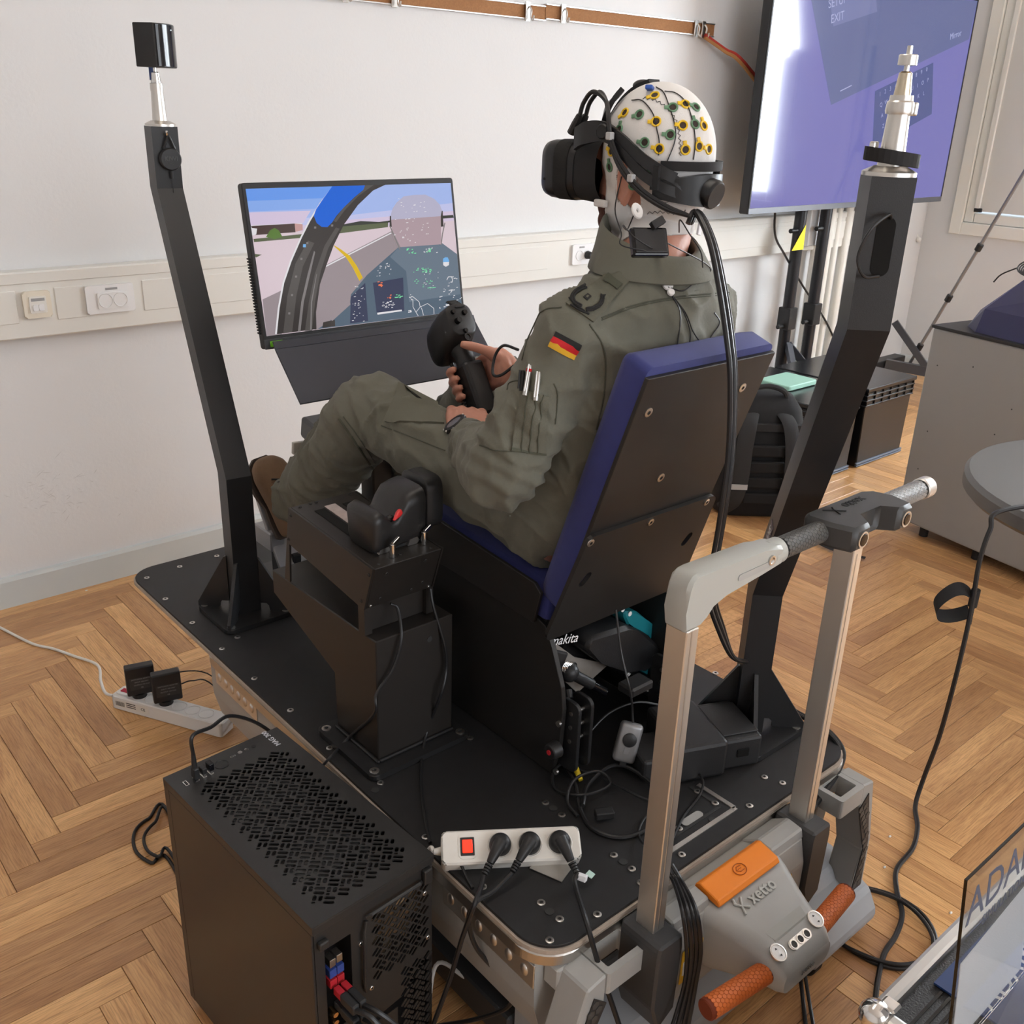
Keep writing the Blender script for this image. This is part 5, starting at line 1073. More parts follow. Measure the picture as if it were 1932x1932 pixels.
wd_=thing('navy_cover','dark navy wedge-shaped cover lying on the grey cabinet','cover',k0+kd*.6+kn*.3+V(0,0,.867))
ww=[(-.03,0),(.02,.115),(.28,.215),(.62,.225),(.64,0)]
# wedge profile along kn, extruded along kd
MB().loft([[k0+kd*s+kn*(n_)+V(0,0,.8665+z) for n_,z in pr] for s,pr in ((.075,[(.10,0),(.16,.06),(.40,.10),(.56,.0)]),(.16,[(.03,0),(.06,.085),(.30,.20),(.585,.0)]),(.60,[(.0,0),(.03,.085),(.28,.24),(.60,.0)]),(1.15,[(.0,0),(.03,.085),(.28,.24),(.60,.0)]))]).build('shell','navy_plastic',wd_)
# coiled thin cable on the cover
cc=P(1905,520,x=3.72); t=thing('cable_coil','coil of thin black cable lying on the navy cover','cable',cc)
mb=MB()
for k in range(7):
    r=.045+.008*k; pts=[cc+V(0,-.09,0)+kd*(r*1.0*math.cos(a))+kn*(.035+r*.55*math.sin(a))+V(0,0,.018+r*.32*math.sin(a)+.003*k) for a in np.linspace(0,2*math.pi,26,endpoint=False)]
    mb.tube(pts,.0028,n=6,closed=True)
mb.build('loops','cable_black',t,smooth=True)
MB().tube([cc+V(0,-.02,.03),cc+V(-.0,.03,.0),cc+V(-.005,.05,-.03)],.0028,n=6,smooth=4).build('tail','cable_black',t,smooth=True)
# ============================================================ ROUND TABLE at the right
tc=V(2.72,.655,0); tr_=.45
rt=thing('round_bar_table','grey round table top with a thick rounded rim at the right edge','table',(tc.x,tc.y,.0005))
MB().lz(tc+V(0,0,.705),[(0,tr_-.03),(.0,tr_-.012),(.012,tr_),(.042,tr_),(.054,tr_-.010),(.055,tr_-.028)],64).build('rim','rim_grey',rt,smooth=True) if mat('rim_grey',(.13,.128,.125),.5) else None
MB().lz(tc+V(0,0,.752),[(0,tr_-.029),(.006,tr_-.029)],64).build('top','top_grey',rt) if mat('top_grey',(.30,.29,.275),.45) else None
MB().cyl(tc+V(0,0,.02),tc+V(0,0,.71),.035,n=20).build('column','rim_grey',rt,smooth=True)
MB().lz(tc+V(0,0,.0005),[(0,.10),(.015,.10),(.03,.05)],40).build('foot_plate','rim_grey',rt,smooth=True)
MB().lz(V(2.62,.86,.7585),[(0,.055),(.004,.058),(.016,.058),(.02,.05)],36).build('black_puck','rim_grey2',None,True,label='dark round puck lying on the grey round table',cat='puck') if mat('rim_grey2',(.05,.05,.05),.5) else None
# ============================================================ FLIGHT CASE and acrylic sign, bottom right
ZC_=.55; fA=P(1650,1905,z=ZC_); fB=P(1850,1745,z=ZC_)
fy1=.372+.005; fx0=fA.x-.004
fc_=thing('flight_case','black aluminium-edged flight case with an acrylic sign on top','case',(fx0+.3,fy1-.2,.0005))
mat('case_black',(.014,.014,.015),.45,0,.5,350); mat('case_alu',(.50,.49,.47),.35,1); mat('acrylic',(.96,.97,.97),.02,trans=1,ior=1.49); mat('paper',(.82,.82,.84),.8); mat('case_blue',(.015,.045,.16),.35); mat('sign_blue',(.17,.19,.30),.5)
MB().bb(fx0,fx0+.62,fy1-.42,fy1,.0005,ZC_-.012,.004,1).build('body','case_black',fc_)
for (a,b_,c,d) in ((fx0-.002,fx0+.622,fy1-.018,fy1+.004),(fx0-.002,fx0+.622,fy1-.424,fy1-.402),(fx0-.002,fx0+.020,fy1-.40,fy1-.02),(fx0+.600,fx0+.622,fy1-.40,fy1-.02)): MB().bb(a,b_,c,d,ZC_-.028,ZC_,.006,2).build('edge_profile','case_alu',fc_)
for k in range(5):
    y=fy1-.045-k*.012; MB().bb(fx0+.022,fx0+.60,y,y+.004,ZC_-.013,ZC_-.010).build('lid_rib','black_gloss',fc_)
for x,y in ((fx0+.008,fy1-.006),(fx0+.612,fy1-.006)):
    mb=MB(); mb.ball((x,y,ZC_-.012),.021,16,10); mb.build('corner_cap','chrome',fc_,smooth=True)
MB().bb(fx0+.014,fx0+.036,fy1-.026,fy1-.004,ZC_-.002,ZC_+.005,.003,1).build('corner_bracket','chrome',fc_)
a=P(1784,1852,z=ZC_+.001); 
MB().bb(a.x-.005,a.x+.17,fy1-.135,fy1-.030,ZC_-.010,ZC_-.007).build('blue_plate','case_blue',fc_)
text_mesh('lettering','ADAMS',.052,(a.x+.095,fy1-.085,ZC_-.0068),ux,(0,1,0),'print_white',fc_,depth=.0002)
ac=thing('acrylic_sign','clear acrylic sign stand with blue lettering on the flight case','sign',(a.x+.12,fy1-.12,ZC_+.0005))
s0=P(1850,1925,z=ZC_+.003); s1=P(1822,1660,y=s0.y-.0); 
sy=fy1-.10; sA=V(P(1848,1880,y=sy).x,sy,ZC_+.003); sT=P(1822,1660,y=sy+.03)
upv=(sT-V(sT.x,sy,ZC_+.003)); Ls=upv.length; upv.normalize(); so_=V(sT.x,sy,ZC_+.003); nsn=ux.cross(upv)
MB().prism([(0,0),(.21,0),(.21,Ls),(0,Ls)],so_,ux,upv,nsn,-.002,.002,.0006).build('sheet','acrylic',ac)
MB().bb(sT.x,sT.x+.21,sy-.07,sy-.003,ZC_+.0005,ZC_+.0045,.0008,1).build('base_sheet','acrylic',ac)
MB().prism([(.012,.01),(.20,.01),(.20,Ls*.60),(.012,Ls*.52)],so_,ux,upv,nsn,-.0035,-.0026).build('paper_sheet','paper',ac)
text_mesh('lettering','ADAMS',.068,so_+ux*.125+upv*(Ls*.80)+nsn*-.0026,ux,upv,'sign_blue',ac,depth=.0002); text_mesh('lettering','SIMULATION',.020,so_+ux*.115+upv*(Ls*.655)+nsn*-.0026,ux,upv,'sign_blue',ac,depth=.0002)
MB().prism([(.03,0),(.075,0),(.075,.0015),(.03,.0015)],so_+upv*(Ls*.655)+ux*-.012,ux,upv,nsn,-.0028,-.0022).build('sign_line','sign_blue',ac)
MB().prism([(.105,Ls*.18),(.128,Ls*.10),(.15,Ls*.40),(.128,Ls*.48)],so_,ux,upv,nsn,-.0042,-.0036).build('paper_figure','print_black',ac)
# ============================================================ POWER STRIPS
def schuko(parent,c,nrm,up,r=.0195,white='strip_white'):
    c=Vector(c);nrm=Vector(nrm); mb=MB(); fr_,_=mb.frame(c,c+nrm)
    mb.lathe(c-nrm*.012,fr_,[(0,.0001),(0,r),(.0122,r),(.0130,r+.0012),(.0122,r+.0022)],28,caps=False); o=mb.build('socket_well',white,parent,smooth=True,auto=30)
    sd=nrm.cross(Vector(up)).normalized()
    for s in (-1,1): MB().cyl(c-nrm*.0118+sd*(s*.0095),c-nrm*.0100+sd*(s*.0095),.0026,n=8).build('pin_hole','recess',o)
    return o
mat('strip_white',(.80,.775,.72),.35); mat('strip_white2',(.80,.79,.77),.4); mat('rocker_red',(.55,.01,.01),.25,emit=(1,.06,.02),estr=.9); mat('rocker_dim',(.45,.01,.04),.25)
# strip on the platform, tilted on a silver pad, rocker lit red
ps_a=P(852,1562,z=.478); ps_b=P(1073,1556,z=.478); ps_c=P(1078,1618,z=.46); ps_d=P(858,1632,z=.46)
pu=((ps_b-ps_a)+(ps_c-ps_d)).normalized(); cen=(ps_a+ps_b+ps_c+ps_d)/4; pn=V(0,0,1); pv=((ps_a-ps_d)+(ps_b-ps_c)); pv=(pv-pu*pv.dot(pu)).normalized(); pn=pu.cross(pv); PLn=(ps_b-ps_a).length; PWd=.056
print('strip',PLn,cen,pu,pv,pn)
pu=V(pu.x,pu.y,0).normalized(); tilt=math.radians(30); hv=V(-pu.y,pu.x,0); pv=hv*math.cos(tilt)+V(0,0,1)*math.sin(tilt); pn=pu.cross(pv)
cen=P(965,1594,z=.470); PLn=.232
ps=thing('power_strip','cream power strip with a lit red switch and three black plugs on the platform','power strip',cen-V(0,0,.03))
MB().prism(rrect(PLn,PWd,.009,4),cen,pu,pv,pn,-.036,0,.003).build('housing','strip_white',ps,smooth=True,auto=30)
rc=cen+pu*(-PLn/2+.043)
MB().prism(rrect(.030,.040,.008,4),rc,pu,pv,pn,-.0005,.0012).build('switch_frame','strip_white',ps); MB().prism(rrect(.023,.030,.001,2),rc,pu,pv,pn,0,.0022).build('switch_bezel','black_plastic',ps); MB().prism([(-.0085,-.011),(.0085,-.011),(.0085,.011),(-.0085,.011)],rc,pu,pv,pn,.002,.0042,.001).build('rocker','rocker_red',ps)
SK=[cen+pu*(-PLn/2+d) for d in (.097,.146,.196)]
for c in SK: schuko(ps,c+pn*.0004,pn,pv)
MB().tube([cen+pu*(-PLn/2+.002)-pn*.016,cen+pu*(-PLn/2-.012)-pn*.016],[.008,.005],n=10).build('cord_sleeve','strip_white',ps,smooth=True)
MB().box(cen+pu*.045-pv*.020-pn*.037,(.05,.05,.002),Matrix((pu.lerp(pv,.5).normalized(),pu.cross(V(0,0,1)),V(0,0,1))).transposed()).build('silver_pad','alu',ps) if 0 else None
q=P(1045,1630,z=ZP+.0025); MB().prism([(-.03,-.03),(.03,-.03),(.03,.03),(-.03,.03)],q,V(.94,.34,0),V(-.34,.94,0),zz,-.0012,.0005).build('metal_tag','alu',None,label='small square silver metal plate lying beside the power strip',cat='metal plate')
def plug(c,nrm,dirn,lab,name='mains_plug',lead=True):
    c=Vector(c); t=thing(name,lab,'plug',c); d=Vector(dirn).normalized(); mb=MB(); fr_,_=mb.frame(c,c+nrm)
    mb.lathe(c-nrm*.006,fr_,[(0,.0182),(.012,.0182),(.020,.0165),(.026,.011),(.027,.0002)],26,caps=False).build('cap','black_plastic',t,smooth=True,auto=50)
    MB().tube([c+nrm*.014,c+nrm*.017+d*.018,c+nrm*.015+d*.038],[.0125,.0095,.0065],n=12,smooth=3).build('neck','black_plastic',t,smooth=True)
    rb_=MB()
    for k in range(4): p=c+nrm*(.0150-.0004*k)+d*(.041+k*.0045); rb_.tube([p,p+d*.003],.0068-.0004*k,n=10)
    rb_.build('strain_relief','black_plastic',t,smooth=True,kind='stuff'); return c+nrm*.013+d*.060
pd=(-pv*.72-pu*.50+pn*-.10).normalized()
PEND=[plug(SK[0],pn,(-pv*.85-pu*.5),'black mains plug beside the lit red switch of the power strip'),plug(SK[1],pn,(-pv*.8-pu*.55),'black mains plug in the middle socket of the cream power strip'),plug(SK[2],pn,(-pv*.9+pu*.35),'black mains plug with a paper cable tag in the end socket of the cream strip')]
tg=PEND[2]+V(.004,-.008,-.004)
MB().box(tg,(.010,.016,.010),(0,.3,.4),.001).build('cable_tag','paper',None,label='white paper cable tag round the lead of the end plug',cat='tag')
MB().box(tg+V(.017,-.002,-.002),(.018,.012,.0012),(0.3,.3,.4)).build('cable_tag_flag','tag_green',None,label='white and green paper flag on the end plug lead',cat='tag') if mat('tag_green',(.45,.62,.55),.6) else None
# strip on the floor
fa_=V(.722,2.470,0); fb_=V(.888,2.165,0); fu=(fb_-fa_).normalized(); fv=V(fu.y,-fu.x,0); fv=fv if fv.x<0 else -fv; fn=V(0,0,1)
FLn=(fb_-fa_).length+.02; fcen=(fa_+fb_)/2+V(.018,.012,.044)
fs=thing('power_strip','long white six-socket power strip with two black adapters on the parquet floor','power strip',V(fcen.x,fcen.y,.0005))
MB().prism(rrect(FLn,.058,.010,4),fcen,fu,-fv,fn,-.0435,0,.003).build('housing','strip_white2',fs,smooth=True,auto=30)
rc=fcen+fu*(-FLn/2+.030); MB().prism(rrect(.042,.036,.006,3),rc,fu,-fv,fn,0,.004,.001).build('switch_frame','strip_white2',fs); MB().prism([(-.013,-.008),(.013,-.008),(.013,.008),(-.013,.008)],rc,fu,-fv,fn,.003,.0062,.001).build('rocker','rocker_dim',fs)
FS=[fcen+fu*(-FLn/2+.078+.0445*k) for k in range(6)]
for c in FS: schuko(fs,c+fn*.0004,fn,fv,.0192,'strip_white2')
lb_=fcen+fu*(-FLn/2+.075)+fv*.0291-V(0,0,.020)
MB().prism([(-.06,-.012),(.055,-.012),(.055,.012),(-.06,.012)],lb_,fu,zz,fv,0,.0004).build('rating_label','strip_white',fs)
bar=MB(); rs=random.Random(2); x=-.058
while x<-.028:
    w=rs.uniform(.0005,.0016); bar.prism([(x,-.008),(x+w,-.008),(x+w,.006),(x,.006)],lb_,fu,zz,fv,.0004,.0006); x+=w+rs.uniform(.0006,.0016)
for k in range(3): bar.prism([(-.022,.006-.006*k),(.01,.006-.006*k),(.01,.0085-.006*k),(-.022,.0085-.006*k)],lb_,fu,zz,fv,.0004,.0006)
bar.build('label_print','print_black',fs,kind='stuff'); text_mesh('lettering','CE',.012,lb_+fu*.035+fv*.0007,fu,zz,'print_black',fs,depth=.0002)
def adapter(c,lab):
    t=thing('power_adapter',lab,'power adapter',c,'black power adapters on the floor strip'); ad=V(.97,-.25,0).normalized(); an=V(ad.y,-ad.x,0); Ra=Matrix((ad,an,zz)).transposed()
    MB().cyl(c+V(0,0,-.006),c+V(0,0,.012),.0185,n=22).build('plug_base','black_plastic',t,smooth=True)
    MB().box(c+V(0,0,.055)+ad*.006,(.076,.029,.088),Ra,.004).build('body','adapter_black',t) if mat('adapter_black',(.022,.022,.024),.35) else None
    MB().box(c+V(0,0,.048)+ad*.008+an*.0147,(.062,.0004,.036),Ra).build('rating_print','print_grey3',t) if mat('print_grey3',(.05,.047,.045),.6) else None
    for k in range(4): text_mesh('lettering',('SWITCHING ADAPTER','INPUT 100-240V','OUTPUT 12V 2.5A','CE')[k],.0052,c+V(0,0,.062-.009*k)+ad*.008+an*.0151,ad if an.y<0 else ad,zz,'print_grey',t,depth=.0001)
    return c+V(0,0,.05)+ad*.044
AD=[adapter(FS[0],'black power adapter next to the switch of the white floor strip'),adapter(FS[2],'black power adapter in the third socket of the white floor strip')]
# ============================================================ PILOT
from mathutils.bvhtree import BVHTree
from mathutils import noise as mnoise
mat('skin',(.50,.235,.165),.5,0,.12,260,.10,25); MATS['skin'].node_tree.nodes['Principled BSDF'].inputs['Subsurface Weight'].default_value=.06
def cloth(name,col):
    m=mat(name,col,.85,0,.0,1,.13,9,sheen=.08); nt=m.node_tree; b=nt.nodes['Principled BSDF']
    tc=nt.nodes.new('ShaderNodeTexCoord'); n1=nt.nodes.new('ShaderNodeTexNoise'); n1.inputs['Scale'].default_value=1500
    n2=nt.nodes.new('ShaderNodeTexNoise'); n2.inputs['Scale'].default_value=38; n2.inputs['Detail'].default_value=5; n2.inputs['Distortion'].default_value=1.2
    ad=nt.nodes.new('ShaderNodeMath'); ad.operation='MULTIPLY_ADD'; ad.inputs[1].default_value=.25
    for n in (n1,n2): nt.links.new(tc.outputs['Object'],n.inputs['Vector'])
    nt.links.new(n1.outputs['Fac'],ad.inputs[0]); nt.links.new(n2.outputs['Fac'],ad.inputs[2])
    bp=nt.nodes.new('ShaderNodeBump'); bp.inputs['Strength'].default_value=.35; bp.inputs['Distance'].default_value=.004; nt.links.new(ad.outputs[0],bp.inputs['Height']); nt.links.new(bp.outputs[0],b.inputs['Normal'])
    return m
cloth('flight_suit_green',(.140,.139,.108)); mat('suit_dark',(.075,.078,.055),.9,0,.2,900); mat('insignia_black',(.016,.016,.016),.8); mat('stitch',(.075,.078,.058),.9)
mat('cap_white',(.74,.72,.70),.8,0,.25,1200,.04,20); mat('elec_yellow',(.78,.50,.02),.4); mat('elec_green',(.13,.26,.15),.45); mat('hole_dark',(.035,.022,.016),.6); mat('elec_blue',(.03,.10,.42),.4)
def voxel(mb,size,sm=6,fac=.5):
    me=bpy.data.meshes.new('tmp'); me.from_pydata([tuple(v) for v in mb.v],[],mb.f)
    b=bmesh.new(); b.from_mesh(me); bmesh.ops.recalc_face_normals(b,faces=b.faces); b.to_mesh(me); b.free()
    o=bpy.data.objects.new('tmp',me); COL.objects.link(o)
    r=o.modifiers.new('r','REMESH'); r.mode='VOXEL'; r.voxel_size=size
    s=o.modifiers.new('s','SMOOTH'); s.iterations=sm; s.factor=fac
    bpy.context.view_layer.update(); ev=o.evaluated_get(bpy.context.evaluated_depsgraph_get()); m2=bpy.data.meshes.new_from_object(ev)
    n=len(m2.vertices); co=np.zeros(n*3); m2.vertices.foreach_get('co',co); nr=np.zeros(n*3); m2.vertices.foreach_get('normal',nr)
    fs=[tuple(p.vertices) for p in m2.polygons]; bpy.data.objects.remove(o); bpy.data.meshes.remove(me); bpy.data.meshes.remove(m2)
    return co.reshape(-1,3),nr.reshape(-1,3),fs
def link_mesh(name,co,fs,mats,parent,org,smooth=True):
    me=bpy.data.meshes.new(name); me.from_pydata((co-np.array(org)).tolist(),[],fs); me.materials.append(M(mats))
    if smooth: me.polygons.foreach_set('use_smooth',[True]*len(me.polygons))
    me.update(); o=bpy.data.objects.new(name,me); COL.objects.link(o); o.parent=parent
    if not parent: o.location=org
    ORG[o.name]=Vector(org); return o
# ---- skeleton (metres)
HC=V(1.302,1.152,1.520); th=math.radians(7); hf=V(-math.sin(th),math.cos(th),0); hl=V(-hf.y,hf.x,0); hl=V(-math.cos(th),-math.sin(th),0); hu=V(0,0,1)
def HP(a,b_,c): return HC+hf*a+hl*b_+hu*c
J=dict(hipL=V(1.165,1.215,.902),kneeL=V(1.075,1.665,1.000),ankL=V(1.060,1.965,.715),hipR=V(1.325,1.215,.915),kneeR=V(1.405,1.665,1.005),ankR=V(1.405,1.965,.715),
       shL=V(1.096,1.105,1.270),elL=V(1.002,1.160,1.045),wrL=V(1.108,1.388,1.010),shR=V(1.404,1.100,1.270),elR=V(1.468,1.245,1.045),wrR=V(1.322,1.495,1.072))
SA=V(0,.535,.845).normalized(); SF=V(0,.845,-.535).normalized(); SC=V(1.246,1.556,1.075)   # stick axis, forward, grip centre
def ST(r,f,a): return SC+V(1,0,0)*r+SF*f+SA*a
def limbs(mb,k,suit):
    """k: thickness factor"""
    J_=J
    # torso: stacked ellipses along the reclined spine
    secs=[(.845,1.235,.150,.125),(.90,1.215,.178,.135),(.97,1.185,.172,.125),(1.05,1.150,.168,.118),(1.13,1.128,.180,.122),(1.20,1.112,.188,.118),(1.255,1.103,.182,.106),(1.300,1.100,.165,.092),(1.335,1.105,.132,.080),(1.372,1.115,.078,.064)]
    rings=[]
    for z,y,rx,ry in secs:
        c=1.250+.015*(z-.9)/.45
        rings.append([V(c+rx*k*math.copysign(abs(math.cos(a))**.85,math.cos(a)),y+ry*k*math.copysign(abs(math.sin(a))**.85,math.sin(a)),z) for a in np.linspace(0,2*math.pi,32,endpoint=False)])
    mb.loft(rings)
    for s in 'LR':
        sh,el,wr=J_['sh'+s],J_['el'+s],J_['wr'+s]
        d=(wr-el).normalized(); up=(el-sh).normalized()
        pts=[sh+V(.055 if s=='L' else -.055,0,.015),sh+V(0,0,.002),sh.lerp(el,.35),sh.lerp(el,.7),el-up*.012,el+d*.018+up*.006,el.lerp(wr,.35),el.lerp(wr,.7),wr]
        rr=[.058,.062,.064,.062,.061,.062,.056,.048,.037] if suit else [.055,.052,.046,.043,.040,.040,.040,.034,.027]
        if suit and s=='L': rr=[.058,.064,.066,.066,.067,.067,.060,.051,.041]
        mb.tube(pts,[r*1.0 for r in rr],n=20,smooth=4)
        hp,kn,an=J_['hip'+s],J_['knee'+s],J_['ank'+s]
        pts=[hp+V(0,-.05,-.01),hp,hp.lerp(kn,.4),hp.lerp(kn,.8),kn+V(0,.005,.004),kn.lerp(an,.15)+V(0,.012,.0),kn.lerp(an,.45),kn.lerp(an,.8),an+(an-kn).normalized()*.03]
        rr=[.088,.094,.083,.077,.076,.077,.079,.074,.068] if suit else [.075,.075,.068,.058,.053,.055,.056,.042,.036]
        mb.tube(pts,rr,n=22,smooth=4)
# ---- body with head and hands: one mesh
bd=MB(); limbs(bd,.86,False)
bd.ball(HP(-.004,0,.012),1,32,22,(.080,.098,.108),Matrix((hl,hf,hu)).transposed())
bd.ball(HP(.030,0,-.052),1,24,16,(.062,.066,.078),Matrix((hl,hf,hu)).transposed())
bd.ball(HP(.062,0,-.098),1,18,12,(.036,.034,.026),Matrix((hl,hf,hu)).transposed())
bd.ball(HP(-.045,0,-.035),1,24,16,(.062,.052,.065),Matrix((hl,hf,hu)).transposed())
bd.tube([HP(-.012,0,-.04),HP(-.022,0,-.10),V(1.272,1.118,1.375),V(1.262,1.11,1.32)],[.056,.055,.058,.075],n=24,smooth=4)
bd.tube([HP(.094,0,.004),HP(.112,0,-.022),HP(.118,0,-.034),HP(.100,0,-.042)],[.009,.012,.015,.010],n=12,smooth=3)  # nose
for z,r in ((-.068,.0085),(-.079,.009)): bd.tube([HP(.083,-.024,z),HP(.096,0,z+.001),HP(.083,.024,z)],[.004,r,.004],n=10,smooth=3)  # lips
for s in (-1,1):
    bd.ball(HP(.086,s*.032,.012),.013,12,8)
    e=lambda a,c,b_=.083: HP(a,s*b_,c)
    bd.tube([e(.006,-.058,.078),e(.010,-.035,.079),e(.006,-.012,.083),e(-.008,-.003,.088),e(-.021,-.014,.090),e(-.020,-.034,.087),e(-.009,-.052,.082),e(.0,-.062,.079)],[.006,.0045,.005,.0055,.0055,.005,.006,.0075],n=10,smooth=4)
    bd.ball(e(-.006,-.034,.078),1,12,8,(.006,.013,.022),Matrix((hl,hf,hu)).transposed())
def finger(pts,r0,r1): bd.tube(pts,[r0,r0*.97,r1*1.05,r1,r1*.75],n=12,smooth=5)
# right hand round the stick: palm on the right and pilot side, fingers round the front
w=J['wrR']; kn=[]
for i,h in enumerate((.030,.010,-.010,-.029)):
    k0=ST(.045,-.002,h+.004); kn.append(k0)
    bd.tube([w+V(0,0,.008*(1-i)),ST(.055,-.048,h*.8),k0],[.019,.0165,.0125],n=12,smooth=3)
    L=(1.0,1.08,1.0,.82)[i]
    finger([k0,ST(.040,.030*L,h+.002),ST(.012,.043,h-.002),ST(-.018,.037*L+.003,h-.004),ST(-.033,.016+.010*(1-L),h-.005),ST(-.034,-.002,h-.006)],.0108,.0088)
bd.ball(ST(.050,-.036,.0),1,16,12,(.020,.036,.040),Matrix((V(1,0,0),SF,SA)).transposed())
finger([w+V(-.006,.0,.012),ST(.040,-.052,.022),ST(.016,-.046,.042),ST(-.006,-.038,.056),ST(-.022,-.030,.066)],.0150,.0100)
# left hand: a loose fist beside the lower block of the stick
w=J['wrL']; hd=(V(1.192,1.505,1.034)-w).normalized(); hr=hd.cross(V(0,0,1)).normalized(); hn=hr.cross(hd)
def LH(a,b_,c): return w+hd*a+hr*b_+hn*c
for i,b_ in enumerate((-.030,-.010,.011,.030)):
    k0=LH(.094-.006*abs(i-1),b_,.016-.003*abs(i-1)); bd.tube([LH(0,b_*.45,.002),LH(.05,b_*.85,.010),k0],[.020,.017,.0135],n=12,smooth=3)
    finger([k0,LH(.124-.004*i,b_*1.0,.002),LH(.130-.004*i,b_*.98,-.026),LH(.106,b_*.95,-.040),LH(.082,b_*.95,-.032)],.0112,.0092)
bd.ball(LH(.055,0,.0),1,16,12,(.040,.046,.021),Matrix((hr,hd,hn)).transposed())
finger([LH(.02,-.026,-.004),LH(.050,-.046,-.012),LH(.080,-.050,-.020),LH(.104,-.042,-.030),LH(.118,-.028,-.036)],.0150,.0105)
bco,bnr,bfs=voxel(bd,.0036,4,.5)
person_org=V(1.25,1.2,.83)
body=link_mesh('person',bco,bfs,'skin',None,person_org); setp(body,'seated pilot in an olive flight suit, white sensor cap and headset, gripping the stick','person')
print('body verts',len(bco))
# ---- flight suit
su_=MB(); limbs(su_,1.0,True)
sco,snr,sfs=voxel(su_,.0056,8,.5)
def fold(p,n):
    q=Vector(p); h=0
    w_=mnoise.noise(q*5.0)*1.1
    # torso and sleeve drapes: long diagonal ridges, sharper creases, small crumples
    a=mnoise.noise(Vector((q.x*10+w_*1.8,q.y*10+w_*1.2,q.z*5.0)))
    h+=.0085*((1-min(1,abs(a)*2.6))**1.6-.35)
    a2=mnoise.noise(Vector((q.x*17+q.z*9+3,q.y*15-q.z*12+w_*2,q.z*8)))
    h+=.0058*((1-min(1,abs(a2)*2.8))**2-.3)
    b_=mnoise.noise(Vector((q.x*34+q.z*11,q.y*34-q.z*9,q.z*26+w_*2)))
    h+=.0020*b_
    for c,ax,amp,rad,fr in FOLDS:
        d=q-c; r=d.length
        if r<rad: s=d.dot(ax); h+=amp*math.cos(s*fr+w_*4)*(1-r/rad)
    return h
ax=lambda a,b_:(J[b_]-J[a]).normalized()
FOLDS=[(J['elL'],ax('shL','elL'),.0050,.13,190),(J['elL'],ax('elL','wrL'),.0045,.12,170),(J['wrL'].lerp(J['elL'],.2),ax('elL','wrL'),.0038,.09,230),(J['kneeL'],ax('kneeL','ankL'),.0050,.15,150),(J['ankL'],ax('kneeL','ankL'),.0045,.14,160),(J['hipL']+V(0,.06,0),ax('hipL','kneeL'),.0045,.15,130),(J['shL'],V(.6,.2,-.7).normalized(),.0040,.13,150),(V(1.25,1.12,.98),V(0,.2,1).normalized(),.0045,.22,120),(J['elR'],ax('elR','wrR'),.004,.13,170),(J['wrR'].lerp(J['elR'],.25),ax('elR','wrR'),.0038,.09,220)]
for i in range(len(sco)): sco[i]+=snr[i]*fold(sco[i],snr[i])
suit=link_mesh('flight_suit',sco,sfs,'flight_suit_green',body,person_org); suit['label']='olive green flight suit'
BV=BVHTree.FromPolygons([Vector(v) for v in sco],sfs); BH=BVHTree.FromPolygons([Vector(v) for v in bco],bfs)
def hit(px,py,bv=None,off=0):
    d=Vector(RW.T@np.array([(px-966)/FPX,(py-966)/FPX,1.])).normalized(); r=(bv or BV).ray_cast(Vector(CAM),d)
    if r[0] is None: return None,None
    n=r[1]; n=n if n.dot(d)<0 else -n
    return r[0]+n*off,n
def drape(name,m,parent,quad,nu=8,nv=8,off=.0022,thick=.0025,bv=None,label=None,shape=None):
    """cloth patch lying on a surface: quad of photo pixels, corners in order"""
    a,b_,c,d=[Vector((*q,0)) for q in quad]; g=[];N=[]
    for j in range(nv+1):
        for i in range(nu+1):
            q=a.lerp(b_,i/nu).lerp(d.lerp(c,i/nu),j/nv); p,n=hit(q.x,q.y,bv,off)
            g.append(p);N.append(n)
    ok=[p for p in g if p is not None]
    if len(ok)<4: return None
    for k in range(len(g)):
        if g[k] is None:
            kk=min((j for j in range(len(g)) if g[j] is not None),key=lambda j:abs(j//(nu+1)-k//(nu+1))+abs(j%(nu+1)-k%(nu+1))); g[k]=g[kk]; N[k]=N[kk]
    # relax depth outliers
    mb=MB(); n0=len(g); vs=[p+n*0 for p,n in zip(g,N)]+[p-n*thick for p,n in zip(g,N)]; fs=[]
    for j in range(nv):
        for i in range(nu):
            q=(j*(nu+1)+i,j*(nu+1)+i+1,(j+1)*(nu+1)+i+1,(j+1)*(nu+1)+i); fs.append(q); fs.append(tuple(n0+k for k in q[::-1]))
    bd_=[i for i in range(nu+1)]+[j*(nu+1)+nu for j in range(1,nv+1)]+[nv*(nu+1)+i for i in range(nu-1,-1,-1)]+[j*(nu+1) for j in range(nv-1,0,-1)]
    for k in range(len(bd_)): x,y=bd_[k],bd_[(k+1)%len(bd_)]; fs.append((x,y,n0+y,n0+x))
    mb.add(vs,fs); return mb.build(name,m,parent,smooth=True,auto=70,label=label)
def seam(pts,r=.0009,off=.0006,m='stitch',parent=None,name='seam',bv=None,k=8,smooth=True):
    sp_=spline([Vector((x,y,0)) for x,y in pts],k) if smooth else [Vector((x,y,0)) for x,y in pts]
    o=[hit(q.x,q.y,bv,off)[0] for q in sp_]; o=[p for p in o if p is not None]
    return MB().tube(o,r,n=6).build(name,m,parent or suit,smooth=True) if len(o)>1 else None
